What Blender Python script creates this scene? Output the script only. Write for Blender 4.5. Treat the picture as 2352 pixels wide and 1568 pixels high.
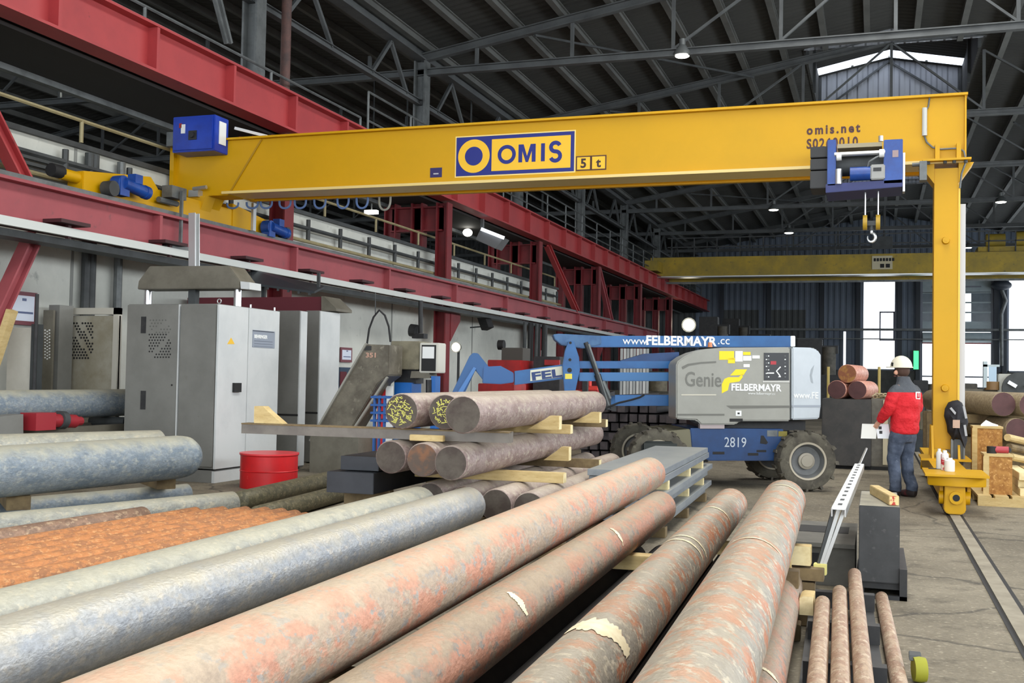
import bpy, math, random
from mathutils import Vector, Matrix
random.seed(7)
for o in list(bpy.data.objects): bpy.data.objects.remove(o)
SC = bpy.context.scene
COL = SC.collection
# ------------------------------------------------------------------ camera
W, H, F = 2352.0, 1568.0, 2480.0
YAW, PITCH, ROLL = math.radians(18.66), math.radians(1.894), math.radians(1.056)
CAM = Vector((0, 0, 1.52))
fw = Vector((-math.sin(YAW)*math.cos(PITCH), math.cos(YAW)*math.cos(PITCH), math.sin(PITCH)))
r0 = Vector((math.cos(YAW), math.sin(YAW), 0)); u0 = r0.cross(fw)
rt = math.cos(ROLL)*r0 + math.sin(ROLL)*u0
up = -math.sin(ROLL)*r0 + math.cos(ROLL)*u0
cd = bpy.data.cameras.new('camera'); cam = bpy.data.objects.new('camera', cd); COL.objects.link(cam)
cam.matrix_world = Matrix(((rt.x, up.x, -fw.x, CAM.x), (rt.y, up.y, -fw.y, CAM.y), (rt.z, up.z, -fw.z, CAM.z), (0, 0, 0, 1)))
cd.sensor_width = 36; cd.lens = 36*F/W; cd.clip_start = .05; cd.clip_end = 400
SC.camera = cam
# ------------------------------------------------------------------ world, lights, exposure
wd = bpy.data.worlds.new('overcast_sky'); SC.world = wd; wd.use_nodes = True
bg = wd.node_tree.nodes['Background']; bg.inputs[0].default_value = (.86, .93, 1, 1); bg.inputs[1].default_value = 3.0
def area(name, loc, rot, sx, sy, power, col=(1, 1, 1)):
    l = bpy.data.lights.new(name, 'AREA'); l.shape = 'RECTANGLE'; l.size = sx; l.size_y = sy; l.energy = power; l.color = col
    o = bpy.data.objects.new(name, l); COL.objects.link(o); o.location = loc; o.rotation_euler = rot; return o
# daylight through the glazed roof lantern above and behind the camera, and through the window band of the right wall
area('lantern_daylight', (.4, 9, 12.6), (0, 0, 0), 4.6, 34, 3600, (1, .985, .95))
area('side_window_daylight', (13.0, 16, 6.0), (0, math.radians(72), 0), 3.6, 56, 3700, (.94, .97, 1))
area('rear_fill_light', (0, -11.5, 4.2), (math.radians(78), 0, 0), 20, 7, 1300, (.95, .98, 1))  # added fill light at the open rear end; no gate stands there
area('aisle_area_light', (-16.5, 24, 9.6), (0, 0, 0), 3, 50, 900, (.95, .98, 1))  # downward area light over the side bay, no window modelled there
SC.view_settings.view_transform = 'Standard'; SC.view_settings.look = 'None'
SC.view_settings.gamma = 1; SC.view_settings.use_curve_mapping = False
SC.view_settings.exposure = 0.0

# ------------------------------------------------------------------ pixel helpers (2352 x 1568 frame)
def ray(x, y): return fw + rt*((x-W/2)/F) - up*((y-H/2)/F)
def on(ax, v, x, y):
    dd = ray(x, y); i = 'XYZ'.index(ax); t = (v-CAM[i])/dd[i]; return CAM + dd*t
DB = Vector((-.03195, .99949, 0)); NB = Vector((.99949, .03195, 0))      # the bars' common direction and their lateral
def P(S, t, z): return NB*S + DB*t + Vector((0, 0, z))
def onS(S, x, y):
    dd = ray(x, y); k = S/dd.dot(NB); p = CAM + dd*k; return p.dot(DB), p.z
def onPlane(p0, n, x, y):
    dd = ray(x, y); k = (Vector(p0)-CAM).dot(n)/dd.dot(n); return CAM + dd*k

# ------------------------------------------------------------------ materials
def lin(c):
    def f(v):
        v /= 255.0
        return v/12.92 if v <= .04045 else ((v+.055)/1.055)**2.4
    return (f(c[0]), f(c[1]), f(c[2]), 1)
MATS = {}
def dust(m, col, lo, hi, amt):
    nt = m.node_tree; N = nt.nodes; L = nt.links; b = N['Principled BSDF']; old = b.inputs['Base Color'].links[0].from_socket
    g = N.new('ShaderNodeNewGeometry'); s = N.new('ShaderNodeSeparateXYZ'); L.new(g.outputs['Normal'], s.inputs[0])
    n = N.new('ShaderNodeTexNoise'); n.inputs['Scale'].default_value = 7; n.inputs['Detail'].default_value = 7; tc = N.new('ShaderNodeTexCoord'); L.new(tc.outputs['Object'], n.inputs['Vector'])
    a = N.new('ShaderNodeMath'); a.operation = 'MULTIPLY_ADD'; a.inputs[1].default_value = .9; a.inputs[2].default_value = -.45; L.new(n.outputs['Fac'], a.inputs[0])
    d = N.new('ShaderNodeMath'); d.operation = 'ADD'; L.new(s.outputs[2], d.inputs[0]); L.new(a.outputs[0], d.inputs[1])
    r = N.new('ShaderNodeMapRange'); r.inputs['From Min'].default_value = lo; r.inputs['From Max'].default_value = hi; r.inputs['To Max'].default_value = amt; L.new(d.outputs[0], r.inputs['Value'])
    x = N.new('ShaderNodeMix'); x.data_type = 'RGBA'; L.new(r.outputs[0], x.inputs['Factor']); L.new(old, x.inputs['A']); x.inputs['B'].default_value = lin(col); L.new(x.outputs['Result'], b.inputs['Base Color'])
    return m
def mat(name, c, rough=.5, metal=0., c2=None, scale=4., lo=.4, hi=.65, c3=None, scale3=20., lo3=.55, hi3=.7, bump=0., bscale=40., stretch=(1, 1, 1), emit=None, estr=1., rand=True, det=6., rough2=None, fine=0.):
    if name in MATS: return MATS[name]
    m = bpy.data.materials.new(name); m.use_nodes = True; MATS[name] = m
    nt = m.node_tree; N = nt.nodes; L = nt.links; b = N['Principled BSDF']
    b.inputs['Roughness'].default_value = rough; b.inputs['Metallic'].default_value = metal
    b.inputs['Base Color'].default_value = lin(c)
    if emit:
        b.inputs['Emission Color'].default_value = lin(emit); b.inputs['Emission Strength'].default_value = estr
    if c2 or bump:
        tc = N.new('ShaderNodeTexCoord'); mp = N.new('ShaderNodeMapping'); mp.inputs['Scale'].default_value = stretch
        src = tc.outputs['Object']
        if rand:
            oi = N.new('ShaderNodeObjectInfo'); va = N.new('ShaderNodeVectorMath'); va.operation = 'MULTIPLY_ADD'
            cx = N.new('ShaderNodeCombineXYZ'); mu = N.new('ShaderNodeMath'); mu.operation = 'MULTIPLY'; mu.inputs[1].default_value = 53.
            L.new(oi.outputs['Random'], mu.inputs[0])
            for i in range(3): L.new(mu.outputs[0], cx.inputs[i])
            va.operation = 'ADD'; L.new(src, va.inputs[0]); L.new(cx.outputs[0], va.inputs[1]); src = va.outputs[0]
        L.new(src, mp.inputs['Vector'])
        def layer(prev, col, sc, a, z):
            n = N.new('ShaderNodeTexNoise'); n.inputs['Scale'].default_value = sc; n.inputs['Detail'].default_value = det; n.inputs['Roughness'].default_value = .65
            L.new(mp.outputs[0], n.inputs['Vector'])
            r = N.new('ShaderNodeMapRange'); r.inputs['From Min'].default_value = a; r.inputs['From Max'].default_value = z; r.clamp = True
            L.new(n.outputs['Fac'], r.inputs['Value'])
            mx = N.new('ShaderNodeMix'); mx.data_type = 'RGBA'; L.new(r.outputs[0], mx.inputs['Factor'])
            if prev is None: mx.inputs['A'].default_value = lin(c)
            else: L.new(prev, mx.inputs['A'])
            mx.inputs['B'].default_value = lin(col); return mx.outputs['Result'], r.outputs[0]
        out = None
        if c2: out, fac = layer(None, c2, scale, lo, hi)
        if c2 and rough2 is not None:
            rr = N.new('ShaderNodeMapRange'); rr.inputs['To Min'].default_value = rough; rr.inputs['To Max'].default_value = rough2
            L.new(fac, rr.inputs['Value']); L.new(rr.outputs[0], b.inputs['Roughness'])
        if c3: out, _ = layer(out, c3, scale3, lo3, hi3)
        if out and fine:
            n = N.new('ShaderNodeTexNoise'); n.inputs['Scale'].default_value = 46; n.inputs['Detail'].default_value = 6; n.inputs['Roughness'].default_value = .75
            L.new(mp.outputs[0], n.inputs['Vector'])
            r = N.new('ShaderNodeMapRange'); r.inputs['From Min'].default_value = .3; r.inputs['From Max'].default_value = .7; r.inputs['To Min'].default_value = 1-fine; r.inputs['To Max'].default_value = 1+fine*.6; L.new(n.outputs['Fac'], r.inputs['Value'])
            mu2 = N.new('ShaderNodeVectorMath'); mu2.operation = 'SCALE'; L.new(out, mu2.inputs[0]); L.new(r.outputs[0], mu2.inputs['Scale']); out = mu2.outputs[0]
        if out: L.new(out, b.inputs['Base Color'])
        if bump:
            n = N.new('ShaderNodeTexNoise'); n.inputs['Scale'].default_value = bscale; n.inputs['Detail'].default_value = 5
            L.new(mp.outputs[0], n.inputs['Vector'])
            bm = N.new('ShaderNodeBump'); bm.inputs['Strength'].default_value = bump; bm.inputs['Distance'].default_value = .02
            L.new(n.outputs['Fac'], bm.inputs['Height']); L.new(bm.outputs[0], b.inputs['Normal'])
    return m
def corrugated(name, c, axis, pitch, c2=None, rough=.6, strength=1., dist=.05):
    m = mat(name, c, rough, 0, c2 or c, .35, .35, .7, rand=False)
    nt = m.node_tree; N = nt.nodes; L = nt.links; b = N['Principled BSDF']
    tc = N.new('ShaderNodeTexCoord'); sx = N.new('ShaderNodeSeparateXYZ'); L.new(tc.outputs['Object'], sx.inputs[0])
    k = N.new('ShaderNodeMath'); k.operation = 'MULTIPLY'; k.inputs[1].default_value = 2*math.pi/pitch; L.new(sx.outputs[axis], k.inputs[0])
    s = N.new('ShaderNodeMath'); s.operation = 'SINE'; L.new(k.outputs[0], s.inputs[0])
    s2 = N.new('ShaderNodeMapRange'); s2.inputs['From Min'].default_value = -.5; s2.inputs['From Max'].default_value = .5; L.new(s.outputs[0], s2.inputs['Value'])
    bm = N.new('ShaderNodeBump'); bm.inputs['Strength'].default_value = strength; bm.inputs['Distance'].default_value = dist
    L.new(s2.outputs[0], bm.inputs['Height']); L.new(bm.outputs[0], b.inputs['Normal'])
    return m

M_yel = mat('yellow_crane_paint', (204, 154, 0), .45, 0, (196, 150, 2), .8, .4, .7); M_yel.node_tree.nodes['Principled BSDF'].inputs['Specular IOR Level'].default_value = .3
M_yeld = mat('aged_yellow_paint', (182, 154, 46), .6, 0, (146, 128, 54), 1.2, .35, .65, (96, 90, 62), 5, .6, .75)
M_blue = mat('blue_gear_paint', (20, 72, 152), .4, 0, (16, 56, 128), 5)
M_navy = mat('navy_decal', (12, 30, 120), .5)
M_red = mat('red_steel_paint', (170, 60, 62), .5, 0, (156, 54, 58), 1.1, .4, .7, (110, 42, 44), 5, .64, .78)
M_redf = mat('faded_red_paint', (156, 74, 80), .6, 0, (142, 68, 74), 1.3, .4, .7, (118, 70, 74), 6, .6, .78)
M_col = mat('maroon_column_shaded', (122, 32, 38), .6, 0, (104, 30, 36), 1.6, .4, .7, (72, 30, 32), 7, .62, .8)  # maroon, darkened further for the weak light in the side bay
M_steel = mat('grey_galvanised_steel', (112, 116, 116), .5, .35, (88, 92, 92), 3)
M_dsteel = mat('dark_grey_steel', (66, 70, 71), .6, 0, (50, 53, 54), 2.5)
M_bright = mat('bright_metal', (190, 192, 192), .3, .7)
M_chrome = mat('ground_steel_rod', (214, 216, 218), .2, .9)
M_black = mat('black_rubber', (24, 24, 25), .7)
M_blk2 = mat('black_paint', (34, 35, 37), .55, 0, (48, 48, 48), 8)
M_conc = mat('white_concrete', (206, 208, 200), .85, 0, (184, 187, 180), .7, .4, .7, (150, 153, 148), 3.5, .62, .8, rand=False)
M_white = mat('white_paint', (226, 228, 226), .5)
M_timb = mat('fresh_timber', (204, 182, 130), .75, 0, (186, 160, 106), 6, .35, .65, (150, 122, 76), 22, .6, .75, stretch=(1, 1, 4))
M_timbp = mat('pale_end_grain', (232, 218, 172), .8, 0, (214, 196, 146), 14)
M_timbo = mat('weathered_timber', (128, 110, 78), .85, 0, (98, 82, 58), 6)
M_roof = corrugated('roof_sheeting', (64, 65, 62), 1, .32, (54, 55, 53), .75, .7, .035)
M_clad = corrugated('blue_grey_cladding', (112, 124, 140), 0, .40, (98, 110, 126), .6, .8, .05)
M_cladd = corrugated('dark_cladding', (84, 88, 88), 0, .40, (72, 76, 77), .7, .8, .05)
M_lant = corrugated('lantern_cladding', (150, 154, 160), 0, .40, (135, 139, 145), .6, .9, .07)

# ------------------------------------------------------------------ mesh builder
class MB:
    def __init__(s): s.v = []; s.f = []
    def add(s, vs, fs):
        k = len(s.v); s.v += [Vector(p) for p in vs]; s.f += [tuple(i+k for i in f) for f in fs]; return s
    def box(s, x0, x1, y0, y1, z0, z1):
        return s.add([(x0, y0, z0), (x1, y0, z0), (x1, y1, z0), (x0, y1, z0), (x0, y0, z1), (x1, y0, z1), (x1, y1, z1), (x0, y1, z1)],
                     [(0, 3, 2, 1), (4, 5, 6, 7), (0, 1, 5, 4), (1, 2, 6, 5), (2, 3, 7, 6), (3, 0, 4, 7)])
    def obox(s, c, a, b, d):           # centre and three half-axis vectors
        c, a, b, d = Vector(c), Vector(a), Vector(b), Vector(d)
        return s.add([c-a-b-d, c+a-b-d, c+a+b-d, c-a+b-d, c-a-b+d, c+a-b+d, c+a+b+d, c-a+b+d],
                     [(0, 3, 2, 1), (4, 5, 6, 7), (0, 1, 5, 4), (1, 2, 6, 5), (2, 3, 7, 6), (3, 0, 4, 7)])
    def bar(s, p0, p1, w, h, upv=(0, 0, 1)):      # rectangular member between two points
        p0, p1 = Vector(p0), Vector(p1); a = (p1-p0)/2; u = Vector(upv)
        sd = a.cross(u)
        if sd.length < 1e-6: sd = a.cross(Vector((1, 0, 0)))
        sd.normalize(); u2 = sd.cross(a).normalized()
        return s.obox((p0+p1)/2, a, sd*(w/2), u2*(h/2))
    def ibeam(s, p0, p1, w, h, tf=.03, tw=.02, upv=(0, 0, 1)):
        p0, p1 = Vector(p0), Vector(p1); a = (p1-p0); u = Vector(upv); sd = a.cross(u).normalized(); u2 = sd.cross(a).normalized()
        s.bar(p0+u2*(h/2-tf/2), p1+u2*(h/2-tf/2), w, tf, upv); s.bar(p0-u2*(h/2-tf/2), p1-u2*(h/2-tf/2), w, tf, upv)
        return s.bar(p0, p1, tw, h-2*tf, upv)
    def cyl(s, p0, p1, r, r1=None, n=16, caps=True):
        p0, p1 = Vector(p0), Vector(p1); r1 = r if r1 is None else r1
        a = (p1-p0).normalized(); x = a.orthogonal().normalized(); y = a.cross(x)
        vs = []; fs = []
        for i in range(n):
            t = 2*math.pi*i/n; q = x*math.cos(t)+y*math.sin(t); vs += [p0+q*r, p1+q*r1]
        for i in range(n):
            j = (i+1) % n; fs.append((2*i, 2*j, 2*j+1, 2*i+1))
        if caps: fs += [tuple(2*i for i in reversed(range(n))), tuple(2*i+1 for i in range(n))]
        return s.add(vs, fs)
    def tube(s, pts, r, n=8):
        pts = [Vector(p) for p in pts]; k = len(s.v); x = None
        for i, p in enumerate(pts):
            a = (pts[min(i+1, len(pts)-1)]-pts[max(i-1, 0)]).normalized()
            x = a.orthogonal().normalized() if x is None else (x-a*x.dot(a)).normalized()
            y = a.cross(x)
            rr = r[i] if isinstance(r, (list, tuple)) else r
            for j in range(n):
                t = 2*math.pi*j/n; s.v.append(p+(x*math.cos(t)+y*math.sin(t))*rr)
        for i in range(len(pts)-1):
            for j in range(n):
                j2 = (j+1) % n; s.f.append((k+i*n+j, k+i*n+j2, k+(i+1)*n+j2, k+(i+1)*n+j))
        s.f.append(tuple(k+j for j in reversed(range(n)))); e = k+(len(pts)-1)*n; s.f.append(tuple(e+j for j in range(n)))
        return s
    def prism(s, poly, d):              # planar polygon of 3-D points swept along d
        poly = [Vector(p) for p in poly]; d = Vector(d); n = len(poly)
        return s.add(poly+[p+d for p in poly], [tuple(reversed(range(n))), tuple(range(n, 2*n))]+[(i, (i+1) % n, n+(i+1) % n, n+i) for i in range(n)])
    def lathe(s, prof, o, ax, n=24, caps=True, loop=False):    # profile of (radius, height along axis)
        o = Vector(o); ax = Vector(ax).normalized(); x = ax.orthogonal().normalized(); y = ax.cross(x); k = len(s.v); m = len(prof)
        for i in range(n):
            t = 2*math.pi*i/n; q = x*math.cos(t)+y*math.sin(t)
            for (r, h) in prof: s.v.append(o+q*r+ax*h)
        for i in range(n):
            j = (i+1) % n
            for a in range(m-1): s.f.append((k+i*m+a, k+j*m+a, k+j*m+a+1, k+i*m+a+1))
        if loop:
            for i in range(n):
                j = (i+1) % n; s.f.append((k+i*m+m-1, k+j*m+m-1, k+j*m, k+i*m))
            return s
        if not caps: return s
        if prof[0][0] > 1e-5: s.f.append(tuple(k+i*m for i in reversed(range(n))))
        if prof[-1][0] > 1e-5: s.f.append(tuple(k+i*m+m-1 for i in range(n)))
        return s
    def sphere(s, c, r, sc=(1, 1, 1), n=12, m=8):
        c = Vector(c); k = len(s.v)
        for a in range(m+1):
            th = math.pi*a/m
            for i in range(n):
                t = 2*math.pi*i/n; s.v.append(c+Vector((r*sc[0]*math.sin(th)*math.cos(t), r*sc[1]*math.sin(th)*math.sin(t), r*sc[2]*math.cos(th))))
        for a in range(m):
            for i in range(n):
                j = (i+1) % n; s.f.append((k+a*n+i, k+(a+1)*n+i, k+(a+1)*n+j, k+a*n+j))
        return s
def wloc(o):
    p = Vector((0, 0, 0))
    while o is not None: p += o.location; o = o.parent
    return p
def finish(me, material, smooth=35):
    if material: me.materials.append(material)
    if smooth:
        me.polygons.foreach_set('use_smooth', [True]*len(me.polygons)); me.set_sharp_from_angle(angle=math.radians(smooth))
    me.update()
def mkmesh(name, mb, material, bevel=0., smooth=35, off=None):
    me = bpy.data.meshes.new(name)
    me.from_pydata([tuple(p-off) if off is not None else tuple(p) for p in mb.v], [], mb.f)
    import bmesh
    bm = bmesh.new(); bm.from_mesh(me)
    bmesh.ops.remove_doubles(bm, verts=bm.verts, dist=1e-6)
    bmesh.ops.recalc_face_normals(bm, faces=bm.faces)
    if bevel: bmesh.ops.bevel(bm, geom=[e for e in bm.edges if len(e.link_faces) == 2 and e.calc_face_angle(0) > .6], offset=bevel, segments=2, affect='EDGES', clamp_overlap=True)
    bm.to_mesh(me); bm.free(); finish(me, material, smooth); return me
def tag(o, label=None, cat=None, group=None, kind=None):
    if label: o['label'] = label
    if cat: o['category'] = cat
    if group: o['group'] = group
    if kind: o['kind'] = kind
    return o
def thing(name, label, cat, loc=(0, 0, 0), group=None, rz=0.):
    o = bpy.data.objects.new(name, None); COL.objects.link(o); o.location = loc; o.rotation_euler = (0, 0, rz); o.empty_display_size = .2
    return tag(o, label, cat, group)
def part(name, mb, material, parent, bevel=0., smooth=35, label=None, local=False):   # vertices in world space unless local
    o = bpy.data.objects.new(name, mkmesh(name, mb, material, bevel, smooth, None if local else wloc(parent))); COL.objects.link(o); o.parent = parent
    if label: o['label'] = label
    return o
def single(name, mb, material, label, cat, group=None, bevel=0., smooth=35):  # a one-mesh thing, origin at its base centre
    xs = [p.x for p in mb.v]; ys = [p.y for p in mb.v]; zs = [p.z for p in mb.v]
    c = Vector(((min(xs)+max(xs))/2, (min(ys)+max(ys))/2, min(zs)))
    o = bpy.data.objects.new(name, mkmesh(name, mb, material, bevel, smooth, c)); COL.objects.link(o); o.location = c
    return tag(o, label, cat, group)
def struct(name, mb, material, smooth=0, bevel=0.):
    o = bpy.data.objects.new(name, mkmesh(name, mb, material, bevel, smooth)); COL.objects.link(o); o['kind'] = 'structure'; return o
def piece(name, me, parent, loc=(0, 0, 0), rot=None):     # a child sharing mesh data
    o = bpy.data.objects.new(name, me); COL.objects.link(o); o.parent = parent; o.location = loc
    if rot: o.rotation_euler = rot
    return o
def dup(root, loc, rz=None, label=None, group=None, parent=None):
    r = root.copy(); COL.objects.link(r); r.location = loc
    if rz is not None: r.rotation_euler = (0, 0, rz)
    if label: r['label'] = label
    if group: r['group'] = group
    for ch in list(root.children):
        c = ch.copy(); COL.objects.link(c); c.parent = r
        for g in ch.children:
            e = g.copy(); COL.objects.link(e); e.parent = c
    return r
def text(name, s, size, org, xdir, ydir, material, parent, align='LEFT', bold=.0, ext=.002, sx=1., space=1., fit=None):
    cu = bpy.data.curves.new(name, 'FONT'); cu.body = s; cu.size = size; cu.align_x = align; cu.offset = bold; cu.extrude = ext; cu.resolution_u = 3; cu.space_character = space
    t = bpy.data.objects.new(name, cu); COL.objects.link(t)
    bpy.context.view_layer.update()
    me = bpy.data.meshes.new_from_object(t.evaluated_get(bpy.context.evaluated_depsgraph_get()))
    bpy.data.objects.remove(t)
    if fit: xs_ = [v.co.x for v in me.vertices]; sx = fit/(max(xs_)-min(xs_))
    xd = Vector(xdir).normalized()*sx; yd = Vector(ydir).normalized(); zd = Vector(xdir).normalized().cross(yd); base = Vector(org)-wloc(parent)
    for v in me.vertices: v.co = base + xd*v.co.x + yd*v.co.y + zd*v.co.z
    me.materials.clear(); me.materials.append(material)
    o = bpy.data.objects.new(name, me); COL.objects.link(o); o.parent = parent; return o
# ================================================================== the hall itself
YF = [19.4+8.75*k for k in range(-2, 7)]          # frame lines 1.9 ... 71.9
XE, XR, XQ, YW, Y0 = -12.37, .4, 13.17, 78.0, -12.0
def zr(x): return 12.75-.168*abs(x-XR) if x >= XE else 10.6+.168*min(XE-x, 2*12.77-(XE-x))
LANT = [(1.9, 10.65), (19.4, 28.15), (36.9, 45.65), (54.4, 63.15)]
LX0, LX1 = -2.35, 3.15
# floor: dirty concrete with cracks and stains
M_floor = mat('dirty_concrete_floor', (138, 129, 110), .8, 0, (104, 96, 80), .5, .38, .62, (78, 71, 58), 2.6, .52, .7, bump=.5, bscale=18, rand=False, det=9., fine=.3)
def crack(m):
    nt = m.node_tree; N = nt.nodes; L = nt.links; b = N['Principled BSDF']
    old = b.inputs['Base Color'].links[0].from_socket
    tc = N.new('ShaderNodeTexCoord'); no = N.new('ShaderNodeTexNoise'); no.inputs['Scale'].default_value = 1.3; no.inputs['Detail'].default_value = 5
    L.new(tc.outputs['Object'], no.inputs['Vector'])
    mx = N.new('ShaderNodeMix'); mx.data_type = 'RGBA'; mx.blend_type = 'LINEAR_LIGHT'; mx.inputs['Factor'].default_value = .22
    L.new(tc.outputs['Object'], mx.inputs['A']); L.new(no.outputs['Color'], mx.inputs['B'])
    vo = N.new('ShaderNodeTexVoronoi'); vo.feature = 'DISTANCE_TO_EDGE'; vo.inputs['Scale'].default_value = .42; L.new(mx.outputs['Result'], vo.inputs['Vector'])
    mr = N.new('ShaderNodeMapRange'); mr.inputs['From Min'].default_value = .0; mr.inputs['From Max'].default_value = .012; mr.inputs['To Min'].default_value = .75; mr.inputs['To Max'].default_value = 0; L.new(vo.outputs['Distance'], mr.inputs['Value'])
    m2 = N.new('ShaderNodeMix'); m2.data_type = 'RGBA'; L.new(mr.outputs[0], m2.inputs['Factor']); L.new(old, m2.inputs['A']); m2.inputs['B'].default_value = lin((48, 44, 38))
    n3 = N.new('ShaderNodeTexNoise'); n3.inputs['Scale'].default_value = 26; n3.inputs['Detail'].default_value = 3; L.new(tc.outputs['Object'], n3.inputs['Vector'])
    r3 = N.new('ShaderNodeMapRange'); r3.inputs['From Min'].default_value = .58; r3.inputs['From Max'].default_value = .72; r3.inputs['To Max'].default_value = .55; L.new(n3.outputs['Fac'], r3.inputs['Value'])
    m3 = N.new('ShaderNodeMix'); m3.data_type = 'RGBA'; L.new(r3.outputs[0], m3.inputs['Factor']); L.new(m2.outputs['Result'], m3.inputs['A']); m3.inputs['B'].default_value = lin((176, 168, 146))
    L.new(m3.outputs['Result'], b.inputs['Base Color'])
crack(M_floor)
struct('floor', MB().box(-37.9, XQ+.3, Y0, YW+.3, -.2, 0), M_floor)
# roof sheeting
mb = MB()
def sheet(x0, x1, y0, y1):
    mb.add([(x0, y0, zr(x0)+.34), (x1, y0, zr(x1)+.34), (x1, y1, zr(x1)+.34), (x0, y1, zr(x0)+.34), (x0, y0, zr(x0)+.42), (x1, y0, zr(x1)+.42), (x1, y1, zr(x1)+.42), (x0, y1, zr(x0)+.42)],
           [(0, 3, 2, 1), (4, 5, 6, 7), (0, 1, 5, 4), (1, 2, 6, 5), (2, 3, 7, 6), (3, 0, 4, 7)])
sheet(XE, LX0, Y0, YW); sheet(LX1, XQ, Y0, YW); sheet(XE-12.77, XE, Y0, YW); sheet(XE-25.5, XE-12.77, Y0, YW)
yy = Y0
for a, b_ in LANT+[(YW, YW)]:
    if a > yy: sheet(LX0, XR, yy, a); sheet(XR, LX1, yy, a)
    yy = b_
ceil = struct('ceiling', mb, M_roof)
# lanterns: side walls, gable ends, roof with a band of glazing at the far end
M_sky = mat('skylight_glazing', (235, 240, 245), .5, emit=(226, 236, 255), estr=2.6)
for a, b_ in LANT:
    zs = zr(LX0)+.3; zt = zs+1.45; za = zt+.55
    m2 = MB()
    for x in (LX0, LX1): m2.box(x-.04, x+.04, a, b_, zs, zt)
    m3 = MB()
    for y in (a, b_): m3.prism([(LX0, y-.04, zr(LX0)+.3), (XR, y-.04, zr(XR)+.3) if False else (LX1, y-.04, zr(LX1)+.3), (LX1, y-.04, zt), (XR, y-.04, za), (LX0, y-.04, zt)], (0, .08, 0))
    m4 = MB()
    def lr(x): return zt+(za-zt)*(1-abs(x-XR)/(XR-LX0))
    g0 = b_-1.35
    for x0, x1 in ((LX0, XR), (XR, LX1)):
        for y0, y1 in ((a, g0), (b_-.35, b_)):
            m4.add([(x0, y0, lr(x0)), (x1, y0, lr(x1)), (x1, y1, lr(x1)), (x0, y1, lr(x0)), (x0, y0, lr(x0)+.06), (x1, y0, lr(x1)+.06), (x1, y1, lr(x1)+.06), (x0, y1, lr(x0)+.06)],
                   [(0, 3, 2, 1), (4, 5, 6, 7), (0, 1, 5, 4), (1, 2, 6, 5), (2, 3, 7, 6), (3, 0, 4, 7)])
    for nm, m_, mm in (('lantern_side', m2, M_roof), ('lantern_gable', m3, M_lant), ('lantern_roof', m4, M_roof)):
        part(nm, m_, mm, ceil, smooth=0)
    for x0, x1 in ((LX0+.05, LX0+1.3), (LX0+1.4, XR-.02), (XR+.02, LX1-1.4), (LX1-1.3, LX1-.05)):
        m5 = MB(); m5.add([(x0, g0, lr(x0)), (x1, g0, lr(x1)), (x1, b_-.35, lr(x1)), (x0, b_-.35, lr(x0)), (x0, g0, lr(x0)+.03), (x1, g0, lr(x1)+.03), (x1, b_-.35, lr(x1)+.03), (x0, b_-.35, lr(x0)+.03)],
                          [(0, 3, 2, 1), (4, 5, 6, 7), (0, 1, 5, 4), (1, 2, 6, 5), (2, 3, 7, 6), (3, 0, 4, 7)])
        part('skylight_pane', m5, M_sky, ceil, smooth=0)
    m6 = MB()
    for y in (a+.1, (a+b_)/2, b_-.1):
        for x in (LX0+.1, LX1-.1): m6.bar((x, y, zr(x)), (x, y, zt), .1, .1, (0, 1, 0))
    m6.bar((LX0+.1, b_-.12, zs), (XR, b_-.12, za-.1), .07, .07); m6.bar((LX1-.1, b_-.12, zs), (XR, b_-.12, za-.1), .07, .07)
    part('lantern_frame', m6, M_dsteel, ceil, smooth=0)
# purlins: each a piece of the ceiling
M_purl = mat('purlin_grey', (104, 106, 103), .6, 0, (86, 88, 86), 1.)
for side in (-1, 1):
    for k in range(10):
        x = XR+side*(.75+1.31*k)
        segs = [(Y0, YW)]
        if LX0 < x < LX1:
            segs = []; yy = Y0
            for a, b_ in LANT: segs.append((yy, a)); yy = b_
            segs.append((yy, YW))
        for (a, b_) in segs:
            m2 = MB(); z = zr(x)+.22
            m2.box(x-.03, x+.03, a, b_, z-.1, z+.1); m2.box(x-.09, x+.09, a, b_, z+.08, z+.11); m2.box(x-.09, x+.09, a, b_, z-.11, z-.085)
            part('purlin', m2, M_purl, ceil, smooth=0)
for k in range(18):
    x = XE-.7-1.31*k; z = zr(x)+.22
    part('purlin', MB().box(x-.06, x+.06, Y0, YW, z-.1, z+.1), M_purl, ceil, smooth=0)
# roof trusses, one per frame line
M_trus = mat('truss_grey', (88, 92, 93), .6, 0, (72, 75, 76), 1.5)
def truss(y, xl, xm, xr, zt, lab, lant):
    if lant == 2: xl, xr = xl+.0, xr-.0
    t = thing('roof_truss', lab, 'truss', (xm, y, zt), 'roof trusses')
    za = zr(xm)
    for x0, x1 in ((xl, xm), (xm, xr)):
        part('top_chord', MB().ibeam((x0, y, zr(x0)-.02), (x1, y, za-.02), .2, .24, .03, .03), M_trus, t, smooth=0)
    part('bottom_chord', MB().ibeam((xl, y, zt), (xr, y, zt), .2, .2, .03, .03), M_trus, t, smooth=0)
    n = 9; xs = [xl+(xr-xl)*(i+.6)/(n+.2) for i in range(n)]
    for i, x in enumerate(xs):
        part('post', MB().bar((x, y, zt+.08), (x, y, zr(x)-.1), .09, .09, (0, 1, 0)), M_trus, t, smooth=0)
    for i, j in ((2, 3), (3, 4), (5, 4), (6, 5)):
        part('diagonal', MB().bar((xs[i], y, zt+.1), (xs[j], y, zr(xs[j])-.12), .06, .08, (0, 1, 0)), M_trus, t, smooth=0)
LABT = {YF[3]: 'grey roof truss of the main bay carrying the large high-bay lamp', YF[4]: 'grey roof truss at the front edge of the glazed roof lantern', YF[5]: 'grey roof truss at the rear gable of the glazed lantern'}
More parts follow.
